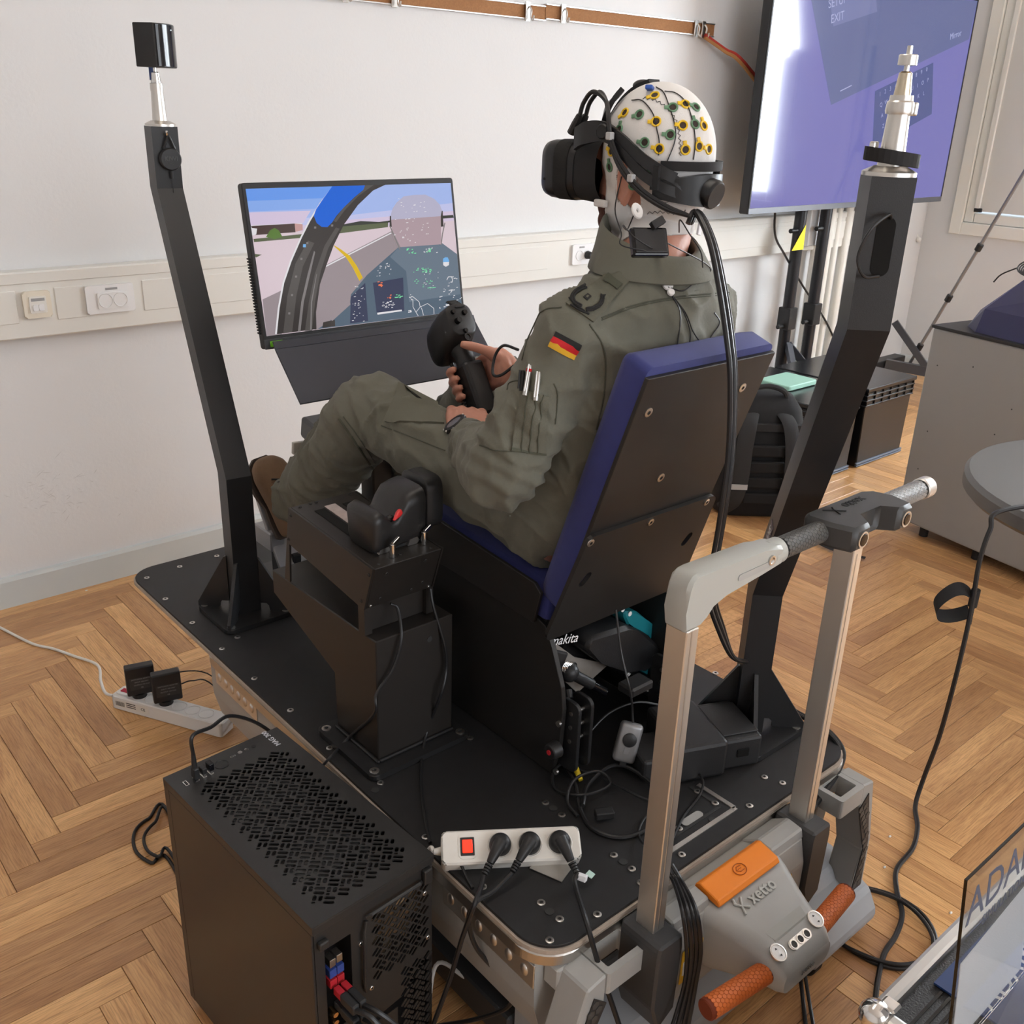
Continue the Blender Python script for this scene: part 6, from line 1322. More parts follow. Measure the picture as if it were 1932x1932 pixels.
# flag patch
F0,F1,F2,F3=(1049,626),(1098,651),(1083,679),(1036,653)
def fq(t0,t1):
    L=lambda a,b_,t:(a[0]+(b_[0]-a[0])*t,a[1]+(b_[1]-a[1])*t); return [L(F0,F3,t0),L(F1,F2,t0),L(F1,F2,t1),L(F0,F3,t1)]
mat('flag_black',(.012,.012,.012),.8); mat('flag_red',(.52,.012,.018),.75); mat('flag_gold',(.72,.42,.03),.75)
for t0,t1,m_ in ((0,.34,'flag_black'),(.34,.66,'flag_red'),(.66,1,'flag_gold')): drape('flag_stripe',m_,suit,fq(t0,t1),8,3,.0032,.003)
# shoulder strap with insignia
drape('shoulder_strap','suit_strap',suit,[(1168,503),(1192,527),(1118,608),(1068,574)],10,12,.0040,.004) if mat('suit_strap',(.112,.110,.082),.88,0,.3,700) else None
drape('shoulder_strap_loop','suit_dark',suit,[(1150,520),(1174,540),(1165,550),(1140,529)],8,3,.0062,.004)
e=(1106,565)
for sx,pts in ((1,[(1096,582),(1085,576),(1081,566),(1086,556),(1096,548),(1103,545)]),(-1,[(1104,587),(1116,585),(1127,578),(1133,569),(1135,562)])):
    sp_=spline([Vector((x,y,0)) for x,y in pts],6)
    for k,q in enumerate(sp_):
        p,n=hit(q.x,q.y,None,.0055)
        if p is None: continue
        for s in (-1,1):
            t_=(sp_[min(k+1,len(sp_)-1)]-sp_[max(k-1,0)]).normalized(); pe=Vector((-t_.y,t_.x,0))*s
            p2,_=hit(q.x+t_.x*3+pe.x*4,q.y+t_.y*3+pe.y*4,None,.0055)
            if p2: MB().tube([p,p.lerp(p2,.5),p2],[.0008,.0022,.0005],n=6).build('wreath_leaf','insignia_black',suit,smooth=True)
drape('rank_star','insignia_black',suit,[(1107,558),(1114,564),(1107,571),(1100,565)],3,3,.0056,.001); drape('rank_star_field','suit_strap',suit,[(1107,562),(1110,564),(1107,567),(1104,565)],2,2,.0060,.001)
for a_,b_ in (((1075,567),(1101,590)),((1077,579),(1109,594))):
    seam([a_,((a_[0]+b_[0])/2,(a_[1]+b_[1])/2+2),b_],.0017,.0052,'insignia_black')
# sleeve pen pocket
drape('pen_pocket','suit_pocket',suit,[(987,735),(1035,748),(1028,856),(964,850)],10,12,.0045,.005) if mat('suit_pocket',(.130,.129,.099),.88,0,.3,700) else None
for t_ in (.28,.52,.76): seam([(987+(1035-987)*t_,735+13*t_),(964+64*t_,851+5*t_)],.0010,.0050,'suit_dark')
drape('pen_pocket_hem','suit_dark',suit,[(964,846),(1028,853),(1028,858),(963,852)],8,2,.0055,.004)
drape('sleeve_pocket','suit_pocket',suit,[(962,745),(1055,722),(1058,790),(940,860)],1,1,.001,.001) if 0 else None
seam([(957,735),(962,722),(985,716)],.001); seam([(1045,724),(1052,745),(1048,800)],.001); seam([(905,840),(935,850),(965,852)],.001)
# body seams
seam([(1135,600),(1200,575),(1280,560),(1375,552)],.0012); seam([(1135,604),(1200,579),(1280,564),(1375,556)],.0008)
seam([(1112,612),(1140,660),(1140,740),(1125,810)],.0014); seam([(1060,580),(1028,585),(1005,610),(985,680)],.0012)
seam([(640,790),(668,830),(700,880),(720,905)],.0024,.001,'suit_dark'); seam([(648,786),(680,830),(712,880)],.0012)
seam([(720,803),(770,822),(840,850)],.0010)
drape('thigh_pocket_flap','suit_pocket',suit,[(752,724),(820,748),(838,800),(728,796)],8,8,.0045,.005)
drape('thigh_pocket','suit_pocket',suit,[(700,810),(860,862),(850,905),(690,850)],12,6,.0028,.003) if 0 else None
# cuffs
for s in 'LR':
    el,wr=J['el'+s],J['wr'+s]; d=(wr-el).normalized()
    MB().tube([wr-d*.030,wr-d*.012,wr+d*.004,wr+d*.004,wr-d*.012],[.044,.042,.040,.034,.034] if s=='L' else [.043,.041,.039,.033,.033],n=24,caps=False).build('cuff','suit_pocket',suit,smooth=True)
# collar: stand and fold
cc_=V(1.272,1.122,0)
def cring(z,rx,ry,dy=0,tilt=.0): return [V(cc_.x+rx*math.cos(a),cc_.y+dy+ry*math.sin(a),z+tilt*math.sin(a)) for a in np.linspace(math.radians(-258),math.radians(78),44)]
MB().loft([cring(1.335,.112,.098,-.004,.004),cring(1.362,.088,.080,-.002,.012),cring(1.392,.080,.074,0,.020),cring(1.408,.080,.074,0,.026),cring(1.412,.085,.079,-.002,.028),cring(1.404,.090,.084,-.004,.026),cring(1.378,.100,.093,-.008,.016),cring(1.352,.112,.102,-.010,.006),cring(1.349,.108,.098,-.009,.006),cring(1.374,.097,.090,-.007,.014)],closed_ring=False,caps=False).build('collar','flight_suit_green',suit,smooth=True,auto=70)
for sg in (-1,1):
    q=[cc_+V(sg*.085,.015,1.405),cc_+V(sg*.076,.062,1.425),cc_+V(sg*.098,.075,1.362),cc_+V(sg*.118,.020,1.345)]
    MB().loft([[p,p+V(sg*.004,0,.001)] for p in spline(q,4,True)]+[[(q[0]+q[2])/2,(q[0]+q[2])/2+V(sg*.004,0,.001)]]*0,caps=False) if 0 else None
# boots
mat('boot_brown',(.20,.118,.062),.7,0,.3,300,.2,30); mat('boot_sole',(.07,.05,.04),.8); mat('lace',(.02,.02,.022),.7)
def boot(s):
    an=J['ank'+s]; tx=-.035 if s=='L' else .02
    heel=an+V(0,.055,-.105); toe=V(an.x+tx+.012,2.108,.778); fdir=(toe-heel).normalized(); side=fdir.cross(V(0,-1,0)).normalized(); top=side.cross(fdir); top=top if top.y<0 else -top; side=V(side.x,side.y,side.z)
    L=(toe-heel).length; R_=[]
    for t_,w_,h0,h1 in ((-.03,.026,-.01,.07),(.0,.034,-.012,.105),(.10,.037,-.014,.115),(.25,.037,-.014,.112),(.42,.039,-.014,.090),(.60,.044,-.014,.072),(.78,.046,-.014,.060),(.92,.040,-.012,.048),(1.0,.026,-.008,.034),(1.03,.012,.0,.02)):
        R_.append([heel+fdir*(L*t_)+side*a+top*((h0+h1)/2+b_) for a,b_ in rrect(2*w_,h1-h0,min(w_,(h1-h0)/2)*.8,5)])
    up_=MB(); up_.loft(R_); up_.tube([heel+fdir*.05+top*.05,an+V(0,.01,-.02),an+(J['knee'+s]-an).normalized()*.06],[.046,.048,.050],n=20,smooth=3)
    co,nr,fs=voxel(up_,.005,5,.5); bt=link_mesh('boot',co,fs,'boot_brown',body,person_org); bt['label']='brown leather hiking boot'
    so_=MB(); 
    so_.loft([[heel+fdir*(L*t_)+side*(w_*a)+top*z for a,z in ((-1,-.028),(1,-.028),(1.04,-.008),(-1.04,-.008))] for t_,w_ in ((-.04,.026),(-.01,.036),(.2,.038),(.4,.036),(.6,.046),(.8,.048),(.95,.038),(1.05,.016))]).build('boot_sole','boot_sole',bt)
    bb_=BVHTree.FromPolygons([Vector(v) for v in co],fs)
    for k in range(6):
        t_=.34+.065*k; q=heel+fdir*(L*t_); pts=[]
        for a in np.linspace(-1,1,9):
            o=q+side*(.026*a)+fdir*(.010*a)+top*.25; r=bb_.ray_cast(o,-top); pts.append(r[0]+top*.0022 if r[0] else q+top*.1)
        MB().tube(pts,.0024,n=6).build('lace','lace',bt,smooth=True)
        pts2=[p+fdir*(-.020*a) for p,a in zip(pts,np.linspace(-1,1,9))]; MB().tube([p+top*.001 for p in pts2],.0024,n=6).build('lace','lace',bt,smooth=True)
    return bt
boot('L'); boot('R')
# beard at the jaw
bv_=[i for i,f in enumerate(bfs)]
def region(fs,co,nr,test,off,name,m,parent,relax=10):
    keep=[];idx={}
    loc_=(co-np.array(HC)); A_=loc_@np.array(hf);B_=loc_@np.array(hl);C_=loc_[:,2]
    ok=np.array([test(a,b_,c) for a,b_,c in zip(A_,B_,C_)]) if True else None
    fsel=[f for f in fs if all(ok[i] for i in f)]
    used=sorted({i for f in fsel for i in f}); mp={v:k for k,v in enumerate(used)}; p=co[used].copy(); n=nr[used]; F=[tuple(mp[i] for i in f) for f in fsel]
    ec={}
    for f in F:
        for k in range(len(f)):
            e=tuple(sorted((f[k],f[(k+1)%len(f)]))); ec[e]=ec.get(e,0)+1
    nb={}
    for (a,b_),c in ec.items():
        if c==1: nb.setdefault(a,[]).append(b_); nb.setdefault(b_,[]).append(a)
    for _ in range(relax):
        q=p.copy()
        for v,l in nb.items():
            if len(l)==2: q[v]=.5*p[v]+.25*(p[l[0]]+p[l[1]])
        p=q
    o=p+n*off; k=len(o); vs=np.vstack([o,p+n*off*.2]); FF=list(F)+[tuple(i+k for i in f[::-1]) for f in F]
    for (a,b_),c in ec.items():
        if c==1: FF.append((a,b_,b_+k,a+k))
    return link_mesh(name,vs,FF,m,parent,person_org),(vs,FF)
headsel=np.where((bco[:,2]>1.34)&(np.linalg.norm(bco-np.array(HC),axis=1)<.26))[0]; hs=set(headsel.tolist()); hfs=[f for f in bfs if all(i in hs for i in f)]
mp={v:k for k,v in enumerate(headsel)}; hco=bco[headsel]; hnr=bnr[headsel]; hfs=[tuple(mp[i] for i in f) for f in hfs]
def capt(a,b_,c):
    if a>.060+.25*max(0,c-.02) and c<.035: return False
    if c<-.012 and a>.045-.10*min(0,c+.05)*0 and c>-.075: 
        if a>.050: return False
    if c<-.075 and a>.062: return False
    lim=-.108 if a<-.03 else (-.108-.55*(a+.03) if a<.03 else -.141)
    if c<lim: return False
    if b_>0 and ((a+.004+ (c+.03)*-.10)/.0175)**2+((c+.034)/.038)**2<1: return False
    if b_<0 and ((a+.004)/.0165)**2+((c+.036)/.036)**2<1: return False
    return True
cap,(cv,cf)=region(hfs,hco,hnr,capt,.0028,'sensor_cap','cap_white',body,14); cap['label']='white fabric sensor cap with coloured electrode rings'
BC=BVHTree.FromPolygons([Vector(v) for v in cv],[list(f) for f in cf])
beard,_=region(hfs,hco,hnr,lambda a,b_,c: a>.050 and -.125<c<-.052 and not(abs(b_)<.024 and c>-.088),.004,'beard','beard_hair',body,6) if mat('beard_hair',(.10,.035,.022),.9,0,.8,500) else (None,None)
def zc(x,y): return 1000+x*.19669,140+y*.19669
def electrode(p,n,m_,tabdir):
    e=MB(); fr_,_=e.frame(p,p+n); pr=[(0,.0082),(.0016,.0082),(.0024,.0072),(.0020,.0056),(.0003,.0050)]
    e.lathe(p-n*.0004,fr_,pr,20,caps=False); td=(tabdir-n*tabdir.dot(n)).normalized(); sd=n.cross(td); e.box(p+td*.0105+n*.0008,(.006,.0062,.0022),Matrix((td,sd,n)).transposed(),.0008)
    o=e.build('electrode_ring',m_,cap,smooth=True,auto=40); MB().lathe(p,fr_,[(.0002,.0054),(.0006,.0001)],16,caps=False).build('electrode_hole','hole_dark',o)
rs=random.Random(4)
for cl,L_ in (('elec_yellow',[(910,370),(1210,455),(1240,715),(1195,205),(1490,290),(1465,492),(1490,725),(1620,692),(1665,495),(1712,720),(780,740)]),('elec_green',[(1050,388),(1100,655),(1345,582),(1370,320),(857,530),(765,890),(990,1065),(1582,480),(1590,318),(1165,890)])):
    for z_ in L_:
        p,n=hit(*zc(*z_),BC,.0004)
        if p is not None: electrode(p,n,cl,Vector((-.6,.3,.1)) if rs.random()<.6 else Vector((-.1,.1,.8)))
# right side of the cap, as on the left
for a in range(14):
    d=(hf*rs.uniform(-.6,.5)-hl*rs.uniform(.4,1)+hu*rs.uniform(-.1,.9)).normalized(); r=BC.ray_cast(HC+d*.3,-d)
    if r[0]: electrode(r[0]+r[1]*.0004,r[1] if r[1].dot(d)>0 else -r[1],'elec_yellow' if a%2 else 'elec_green',Vector((.3,.2,.6)))
p,n=hit(*zc(1150,162),BC,.002)
if p is None: p=HP(-.01,.01,.122); n=V(0,0,1)
MB().box(p+V(0,0,.003),(.018,.012,.007),(0,.2,.5),.002).build('blue_clip','elec_blue',cap)
def zig(pts,amp=5,step=7):
    sp_=spline([Vector((*zc(*p),0)) for p in pts],30); out=[];d=0;s=1;last=sp_[0]
    for i,q in enumerate(sp_[1:],1):
        d+=(q-last).length; last=q
        if d>step*.19669*3.2:
            t_=(sp_[i]-sp_[i-1]).normalized(); out.append((q.x-t_.y*amp*.45*s,q.y+t_.x*amp*.45*s)); s=-s; d=0
    return out
for pts in ([(1060,225),(1200,250),(1320,330),(1400,450),(1435,620),(1440,800)],[(1100,1335),(1250,1320),(1400,1335),(1500,1310)],[(655,1240),(650,1350),(660,1440)],[(1340,1180),(1290,1260),(1270,1320)]):
    z_=zig(pts); seam(z_,.0005,.0006,'stitch_black',cap,'zigzag_stitch',BC,smooth=False) if mat('stitch_black',(.03,.03,.035),.8) else None
# fine electrode wires over the cap
for pts in ([(980,255),(1080,260),(1180,380),(1215,520),(1240,640),(1235,780)],[(1210,130),(1280,180),(1330,300),(1385,480),(1390,640),(1310,850)],[(1290,170),(1400,190),(1500,290),(1560,480),(1580,650),(1565,820)],[(760,480),(820,510),(860,560)]):
    sp_=[hit(*zc(*q),BC,.0016)[0] for q in pts]; sp_=[q for q in sp_ if q]
    if len(sp_)>1: seam([zc(*q) for q in pts],.0009,.0016,'cable_black',cap,'electrode_wire',BC)
# soft chin-strap tabs
MB().box(HP(.052,.070,-.066),(.030,.010,.012),(0,0,1.4),.003).build('strap_tab','cap_white',cap)
q=P(1202,398,y=1.062); MB().tube([q+V(.007*math.cos(t_),.003*math.sin(t_),.007*math.sin(t_)) for t_ in np.linspace(0,2*math.pi,16,endpoint=False)],.0026,n=8,closed=True,flat=2.0).build('strap_roll','cap_white',cap,smooth=True)
MB().box(HP(-.092,-.012,-.098),(.014,.004,.020),(0,.2,.3),.001).build('care_label','paper',cap)
# ============================================================ VR HEADSET
hm=thing('vr_headset','black virtual reality headset with a side strap on the pilot\'s head','headset',HP(.12,0,-.06))
Rh=Matrix((hl,hf,hu)).transposed()
def hring(a,w_,h_,r_,c0): return [HP(a,x,c0+z) for x,z in rrect(w_,h_,r_,6)]
MB().loft([hring(.100,.178,.094,.036,-.018),hring(.114,.182,.096,.032,-.018),hring(.136,.184,.096,.028,-.018),hring(.158,.180,.094,.026,-.018),hring(.171,.170,.088,.024,-.018),hring(.177,.148,.072,.022,-.018)]).build('visor','hmd_black',hm,smooth=True,auto=45) if mat('hmd_black',(.010,.010,.011),.38,0,.05,900) else None
MB().loft([hring(.112,.1835,.0972,.032,-.018),hring(.140,.1855,.0972,.028,-.018)],caps=False).build('mesh_band','hmd_mesh',hm,smooth=True) if mat('hmd_mesh',(.008,.008,.008),.75,0,.9,1400) else None
MB().loft([hring(.058,.165,.108,.045,-.014),hring(.078,.174,.104,.040,-.016),hring(.102,.174,.094,.034,-.018)],caps=False).build('face_cushion','hmd_soft',hm,smooth=True) if mat('hmd_soft',(.014,.014,.015),.8) else None
MB().cyl(HP(.160,.0895,-.034),HP(.160,.0910,-.034),.0022,n=8).build('sensor_dot','black_gloss',hm)
def strapband(pts,w_,t_,nm,m_,smooth=6):
    """band through head-space points, its broad side facing outwards"""
    P_=spline([HP(*p) for p in pts],smooth); R_=[]
    for i,p in enumerate(P_):
        tg_=(P_[min(i+1,len(P_)-1)]-P_[max(i-1,0)]).normalized(); o=(p-HP(-.01,0,p.z-HC.z)); o=(o-tg_*o.dot(tg_)).normalized(); wv_=tg_.cross(o)
        ww=w_(i/(len(P_)-1)) if callable(w_) else w_
        R_.append([p+wv_*ww/2-o*t_/2,p+wv_*ww/2+o*t_/2,p-wv_*ww/2+o*t_/2,p-wv_*ww/2-o*t_/2])
    return MB().loft(R_).build(nm,m_,hm,smooth=True,auto=40)
for s in (-1,1):
    strapband([(.098,s*.089,.032),(.075,s*.091,.042),(.040,s*.0935,.046),(.012,s*.095,.038)],lambda t_:.040-.014*t_,.006,'side_hinge','hmd_black')
    strapband([(.030,s*.0960,.050),(.0,s*.0960,.036),(-.035,s*.0920,.012),(-.065,s*.080,-.006),(-.085,s*.062,-.018)],.017,.006,'side_strap_upper','hmd_black')
    strapband([(.020,s*.0965,.032),(-.010,s*.0965,.012),(-.040,s*.0915,-.012),(-.068,s*.078,-.030),(-.088,s*.058,-.040)],.015,.006,'side_strap_lower','hmd_black')
    MB().cyl(HP(.036,s*.096,.046),HP(.036,s*.101,.046),.012,n=18,bev=.002).build('hinge_knob','hmd_black',hm,smooth=True)
    MB().box(HP(-.062,s*.084,-.018),(.006,.014,.036),Rh).build('strap_bridge','hmd_black',hm)
# rear cradle and dial
def arc(rb,ra,c,a0,a1,n=18): return [(-.012-ra*math.cos(t_),rb*math.sin(t_),c) for t_ in np.linspace(a0,a1,n)]
strapband(arc(.080,.100,-.036,-1.15,1.15),lambda t_:.024+.026*math.sin(math.pi*t_),.016,'rear_cradle','hmd_black',2)
strapband(arc(.084,.102,.0,-1.05,1.05),.014,.008,'rear_band','hmd_soft',2)
for s in (-1,1): strapband([(-.068,s*.072,-.010),(-.088,s*.057,-.024),(-.098,s*.045,-.036)],.014,.008,'cradle_rib','hmd_black',4)
dc=HP(-.120,.008,-.040); dn=(-hf*.92+hl*.02-hu*.30).normalized(); dm=MB(); fr_,_=dm.frame(dc,dc+dn); dm.lathe(dc-dn*.012,fr_,[(0,.022),(.016,.0235),(.020,.0225),(.022,.0205),(.0222,.0002)],32,caps=False).build('fit_dial','hmd_black',hm,smooth=True)
strapband([(.090,.0,.060),(.066,0,.092),(.040,0,.112),(.012,0,.1225)],.030,.007,'top_strap','hmd_soft')
MB().ball(HP(.040,-.01,.116),.018,16,10,(1,1,.55)).build('top_knob','hmd_black',hm,smooth=True)
strapband([(.085,.035,.052),(.062,.052,.082),(.045,.040,.110)],.018,.008,'top_strap_leg','hmd_black')
# headset cables with plugs: out of the visor top, over the temple, down the strap, to the seat back
for k,b0 in enumerate((.060,.076)):
    q0=HP(.118,b0,.040); q1=HP(.100,b0+.002,.068)
    MB().tube([q0,q0.lerp(q1,.5),q1],[.0072,.007,.0055],n=8).build('cable_plug','black_plastic',hm,smooth=True)
    MB().tube([q1,HP(.092,b0+.003,.088),HP(.070,b0+.008,.104),HP(.040,.088,.090),HP(.022,.102,.062),HP(.012,.105,.034-.006*k),HP(-.010,.105,.000-.008*k),HP(-.045,.098,-.034-.006*k),HP(-.080,.076,-.058-.005*k),HP(-.108,.052,-.072)],.0036,n=8,smooth=6).build('cable','cable_black',hm,smooth=True)
for a,b_,c in ((.014,.107,.040),(-.030,.103,-.020)): MB().box(HP(a,b_,c),(.012,.010,.012),Rh,.002).build('cable_clip','reflective',hm)
# ============================================================ WRISTWATCH
w=J['wrL']; ed=(J['wrL']-J['elL']).normalized(); wc=w+ed*.016; wo=(V(-.62,-.55,.56)); wo=(wo-ed*wo.dot(ed)).normalized(); ws=ed.cross(wo)
wt=thing('wristwatch','chunky black wristwatch on the pilot\'s left wrist','watch',wc-V(0,0,.03))
MB().loft([[wc+ed*e_+wo*((.029+k)*math.cos(a))+ws*((.031+k)*math.sin(a)) for a in np.linspace(0,2*math.pi,28,endpoint=False)] for e_,k in ((-.012,0),(-.012,.004),(.012,.004),(.012,0),(-.012,0))],caps=False).build('strap','watch_black',wt,smooth=True,auto=30) if mat('watch_black',(.014,.014,.015),.45) else None
c=wc+wo*.030; fr_,_=MB().frame(c,c+wo)
MB().lathe(c,fr_,[(0,.021),(.003,.0245),(.011,.0245),(.014,.021),(.0135,.0165)],24,caps=False).build('case','watch_black',wt,smooth=True,auto=30)
MB().lathe(c,fr_,[(.0125,.0168),(.0130,.0002)],24,caps=False).build('glass','watch_glass',wt,smooth=True) if mat('watch_glass',(.20,.19,.21),.08) else None
for k in range(8):
    a=k*math.pi/4+.39; MB().cyl(c+wo*.010+(ed*math.cos(a)+ws*math.sin(a))*.0235,c+wo*.010+(ed*math.cos(a)+ws*math.sin(a))*.0262,.0018,n=8).build('case_stud','zinc',wt)
# ============================================================ CONTROL STICK
js=thing('control_stick','black flight control stick with a bulky buttoned grip head in the pilot\'s hand','joystick',V(1.246,1.42,ZP+.33))
Rs=Matrix((V(1,0,0),SF,SA)).transposed()
MB().box(ST(0,0,-.028),(.050,.050,.118),Rs,.008).build('lower_block','stick_black',js) if mat('stick_black',(.012,.012,.013),.45) else None
MB().tube([ST(0,0,-.07),ST(0,-.02,-.16),V(1.246,1.425,.855),V(1.246,1.42,.77)],[.018,.016,.016,.02],n=14,smooth=4).build('shaft','stick_black',js,smooth=True)
MB().tube([ST(0,.002,.020),ST(0,.0,.045),ST(0,.004,.065),ST(0,.010,.085)],[.022,.020,.023,.030],n=20,smooth=4).build('neck','stick_black',js,smooth=True)
# head: fat rounded housing pointing forward-down, button face toward the pilot
R_=[]
for t_,r_,zz_ in ((-.036,.030,.014),(-.034,.0335,.013),(-.010,.039,.006),(.020,.041,-.004),(.046,.040,-.014),(.060,.034,-.019),(.067,.020,-.022)):
    cen_=ST(-.004,t_,.102+zz_); R_.append([cen_+V(1,0,0)*(r_*math.copysign(abs(math.cos(a))**.62,math.cos(a)))+SA*(r_*1.02*math.copysign(abs(math.sin(a))**.62,math.sin(a))) for a in np.linspace(0,2*math.pi,32,endpoint=False)])
MB().loft(R_).build('head','stick_black',js,smooth=True,auto=50)
fcn=ST(-.004,-.036,.116)
for dx,da,r_,h_ in ((-.012,-.004,.007,.010),(.012,.012,.006,.006),(.0,-.026,.0055,.005),(-.016,.016,.005,.006)):
    q=fcn+V(1,0,0)*dx+SA*da; MB().cyl(q,q-SF*h_,r_,r_*.8,n=14).build('button','black_gloss',js,smooth=True)
mb=MB()
for k in range(6): mb.box(fcn+V(.006,0,0)+SA*(.026+.004*k)+SF*(.004*k),(.024,.006,.0022),Rs)
mb.build('ribbed_switch','stick_black',js)
mb=MB(); q=fcn+SA*-.040; fr_,_=mb.frame(q,q-SF); mb.lathe(q,fr_,[(0,.0085),(.003,.0085),(.003,.006),(.0012,.0055),(.0012,.0001)],18,caps=False).build('round_button','black_gloss',js,smooth=True,auto=30)
MB().tube([ST(0,.030,.070),ST(-.002,.046,.058),ST(-.002,.044,.038)],[.008,.007,.004],n=10,smooth=3).build('trigger','stick_black',js,smooth=True)
mb=MB()
for k in range(7): mb.cyl(ST(-.022,.020,-.055+.007*k),ST(-.022,.020,-.051+.007*k),.0085,n=12)
mb.build('spring_boot','stick_black',js)
# pens in the sleeve pocket
for px,py,qx,qy,m_,lab in ((1002,692,993,748,'pen_white','silver ballpoint pen with a red ring in the sleeve pocket'),(1021,703,1012,752,'pen_white','slim silver ballpoint pen in the sleeve pocket'),(996,700,988,738,'pen_black','black ballpoint pen in the sleeve pocket')):
    if m_ not in MATS: mat('pen_white',(.55,.53,.50),.3,.7); mat('pen_black',(.01,.01,.01),.4)
    a,na=hit(px,py,None,.010); b_,nb=hit(qx,qy,None,.006)
    if a is None or b_ is None: continue
    t=thing('pen',lab,'pen',b_,'pens in the sleeve pocket')
    MB().tube([b_,b_.lerp(a,.9),a],[.0042,.0042,.0030],n=12).build('barrel',m_,t,smooth=True); MB().tube([a+na*.006,b_.lerp(a,.1)+na*.007],.0014,n=6).build('clip','zinc' if m_=='pen_white' else 'pen_black',t)
    if 'red' in lab: MB().tube([a.lerp(b_,.12),a.lerp(b_,.22)],.0045,n=12).build('red_ring','flag_red',t)
# amplifier box on the nape, with strap and wires
p=P(1224,458,y=1.012); n=V(-.35,-.75,.45).normalized()
am=thing('eeg_amplifier','flat black sensor amplifier box worn behind the pilot\'s neck','amplifier',p-V(0,0,.02))
ra=V(1,-.25,-.12); ra=(ra-n*ra.dot(n)).normalized(); ua=n.cross(ra)
Ra=Matrix((ra,ua,n)).transposed()
MB().box(p,(.058,.044,.014),Ra,.003).build('case','black_gloss',am); MB().box(p+n*.0075,(.050,.036,.002),Ra,.001).build('lid','black_plastic',am); MB().box(p+ra*.012+ua*.026+n*.012,(.022,.012,.010),Ra@Euler((0,0,.5)).to_matrix(),.001).build('connector','black_plastic',am)
def strap_px(nm,m_,L_,wpx,off,lab,cat):
    """ribbon over the suit: list of (px,py), half width in px"""
    mb=MB(); g=[]
    sp_=spline([Vector((x,y,0)) for x,y in L_],6)
    last=None
    for i,q in enumerate(sp_):
        t_=(sp_[min(i+1,len(sp_)-1)]-sp_[max(i-1,0)]).normalized(); row=[]
        for s in (-1,1):
            h_,n_=hit(q.x-t_.y*wpx*s,q.y+t_.x*wpx*s,None,off)
            row.append((h_,n_))
        if all(r[0] is not None for r in row): g.append(row)
    if len(g)<2: return
    R_=[[r[0][0],r[1][0],r[1][0]-r[1][1]*.0012,r[0][0]-r[0][1]*.0012] for r in g]
    mb.loft(R_); mb.build(nm,m_,None,smooth=False,label=lab,cat=cat)
strap_px('carrier_strap','strap_cream',[(1190,463),(1150,478),(1118,500),(1090,520),(1078,530)],11,.006,'cream fabric carrier strap running from the amplifier over the pilot\'s shoulder','strap') if mat('strap_cream',(.66,.60,.48),.85,0,.2,900) else None
strap_px('webbing_strap','suit_dark',[(1105,488),(1150,492),(1200,493),(1245,482)],9,.005,'dark olive webbing strap under the amplifier on the pilot\'s back','strap')
# ============================================================ EQUIPMENT BEHIND THE SEAT
def zz1(x,y): return 960+x*.2588,1020+y*.2588
def pxprism(nm,m,pts,y,d0,d1,parent,bev=0,smooth=False,label=None):
    q=[P(px,py,y=y) for px,py in pts]; o=V(0,y,0)
    return MB().prism([(p.x,p.z) for p in q],o,ux,zz,(0,1,0),d0,d1,bev).build(nm,m,parent,smooth=smooth,auto=35,label=label)
mat('tool_teal',(.012,.205,.245),.4); mat('tool_black',(.012,.012,.013),.5,0,.2,500)
bl=thing('leaf_blower','teal and black cordless blower tool stowed under the pilot seat','blower',V(1.28,1.20,ZP+.001))
by_=1.16
hd_=[(790,488),(880,488),(960,555),(1060,635),(1135,740),(1150,860),(1150,985),(1060,960),(1030,990),(990,965),(865,905),(862,862),(940,870),(1010,845),(1062,800),(1040,740),(960,660),(880,602),(812,588),(782,520)]
pxprism('handle','tool_teal',[zz1(*p) for p in hd_],by_,-.022,.022,bl,.004,True)
pxprism('motor_housing','tool_black',[zz1(*p) for p in [(480,640),(760,560),(820,590),(880,610),(1000,720),(1040,790),(940,860),(860,860),(860,900),(740,920),(560,830),(440,740)]],by_,-.045,.07,bl,.008,True)
pxprism('battery','tool_black',[zz1(*p) for p in [(835,930),(1000,960),(1130,1000),(1200,1040),(1190,1140),(1000,1130),(850,1040)]],by_,-.040,.045,bl,.004)
pxprism('battery_stripe','tool_teal',[zz1(*p) for p in [(845,955),(1000,985),(1110,1020),(1110,1040),(1000,1005),(845,972)]],by_,-.0412,-.040,bl)
pxprism('trigger','tool_teal2',[zz1(*p) for p in [(935,810),(985,780),(1050,785),(1060,815),(1010,850),(950,855)]],by_,-.026,.018,bl,.003) if mat('tool_teal2',(.02,.26,.30),.35) else None
a=P(*zz1(1030,1085),y=by_-.0405); bq=P(*zz1(1110,1125),y=by_-.0405); text_mesh('lettering','5.5Ah',.020,a,(bq-a),(0,0,1),'print_white',bl,depth=.0003,bold=.0005)
a=P(*zz1(868,975),y=by_-.0415); text_mesh('lettering','18V',.010,a,(bq-P(*zz1(1030,1085),y=by_-.0405)),(0,0,1),'print_white',bl,depth=.0003)
a=P(*zz1(955,885),y=by_-.0225); text_mesh('lettering','LXT',.011,a,(V(1,0,-.28)),(0,0,1),'print_white',bl,depth=.0003,bold=.0002)
for k in (830,882): 
    c=P(*zz1(k,502+ (k-830)*.6),y=by_-.0222); mb=MB(); fr_,_=mb.frame(c,c+V(0,-1,0)); mb.lathe(c,fr_,[(0,.0052),(.001,.0052),(.001,.0001)],16,caps=False).build('key_button','print_white',bl,smooth=True)
n0=P(*zz1(480,720),y=by_+.02); n1=P(*zz1(330,660),y=by_+.10)
MB().cyl(n0+V(.02,0,-.01),n1,.045,.036,n=24,bev=.004).build('nozzle','tool_black',bl,smooth=True)
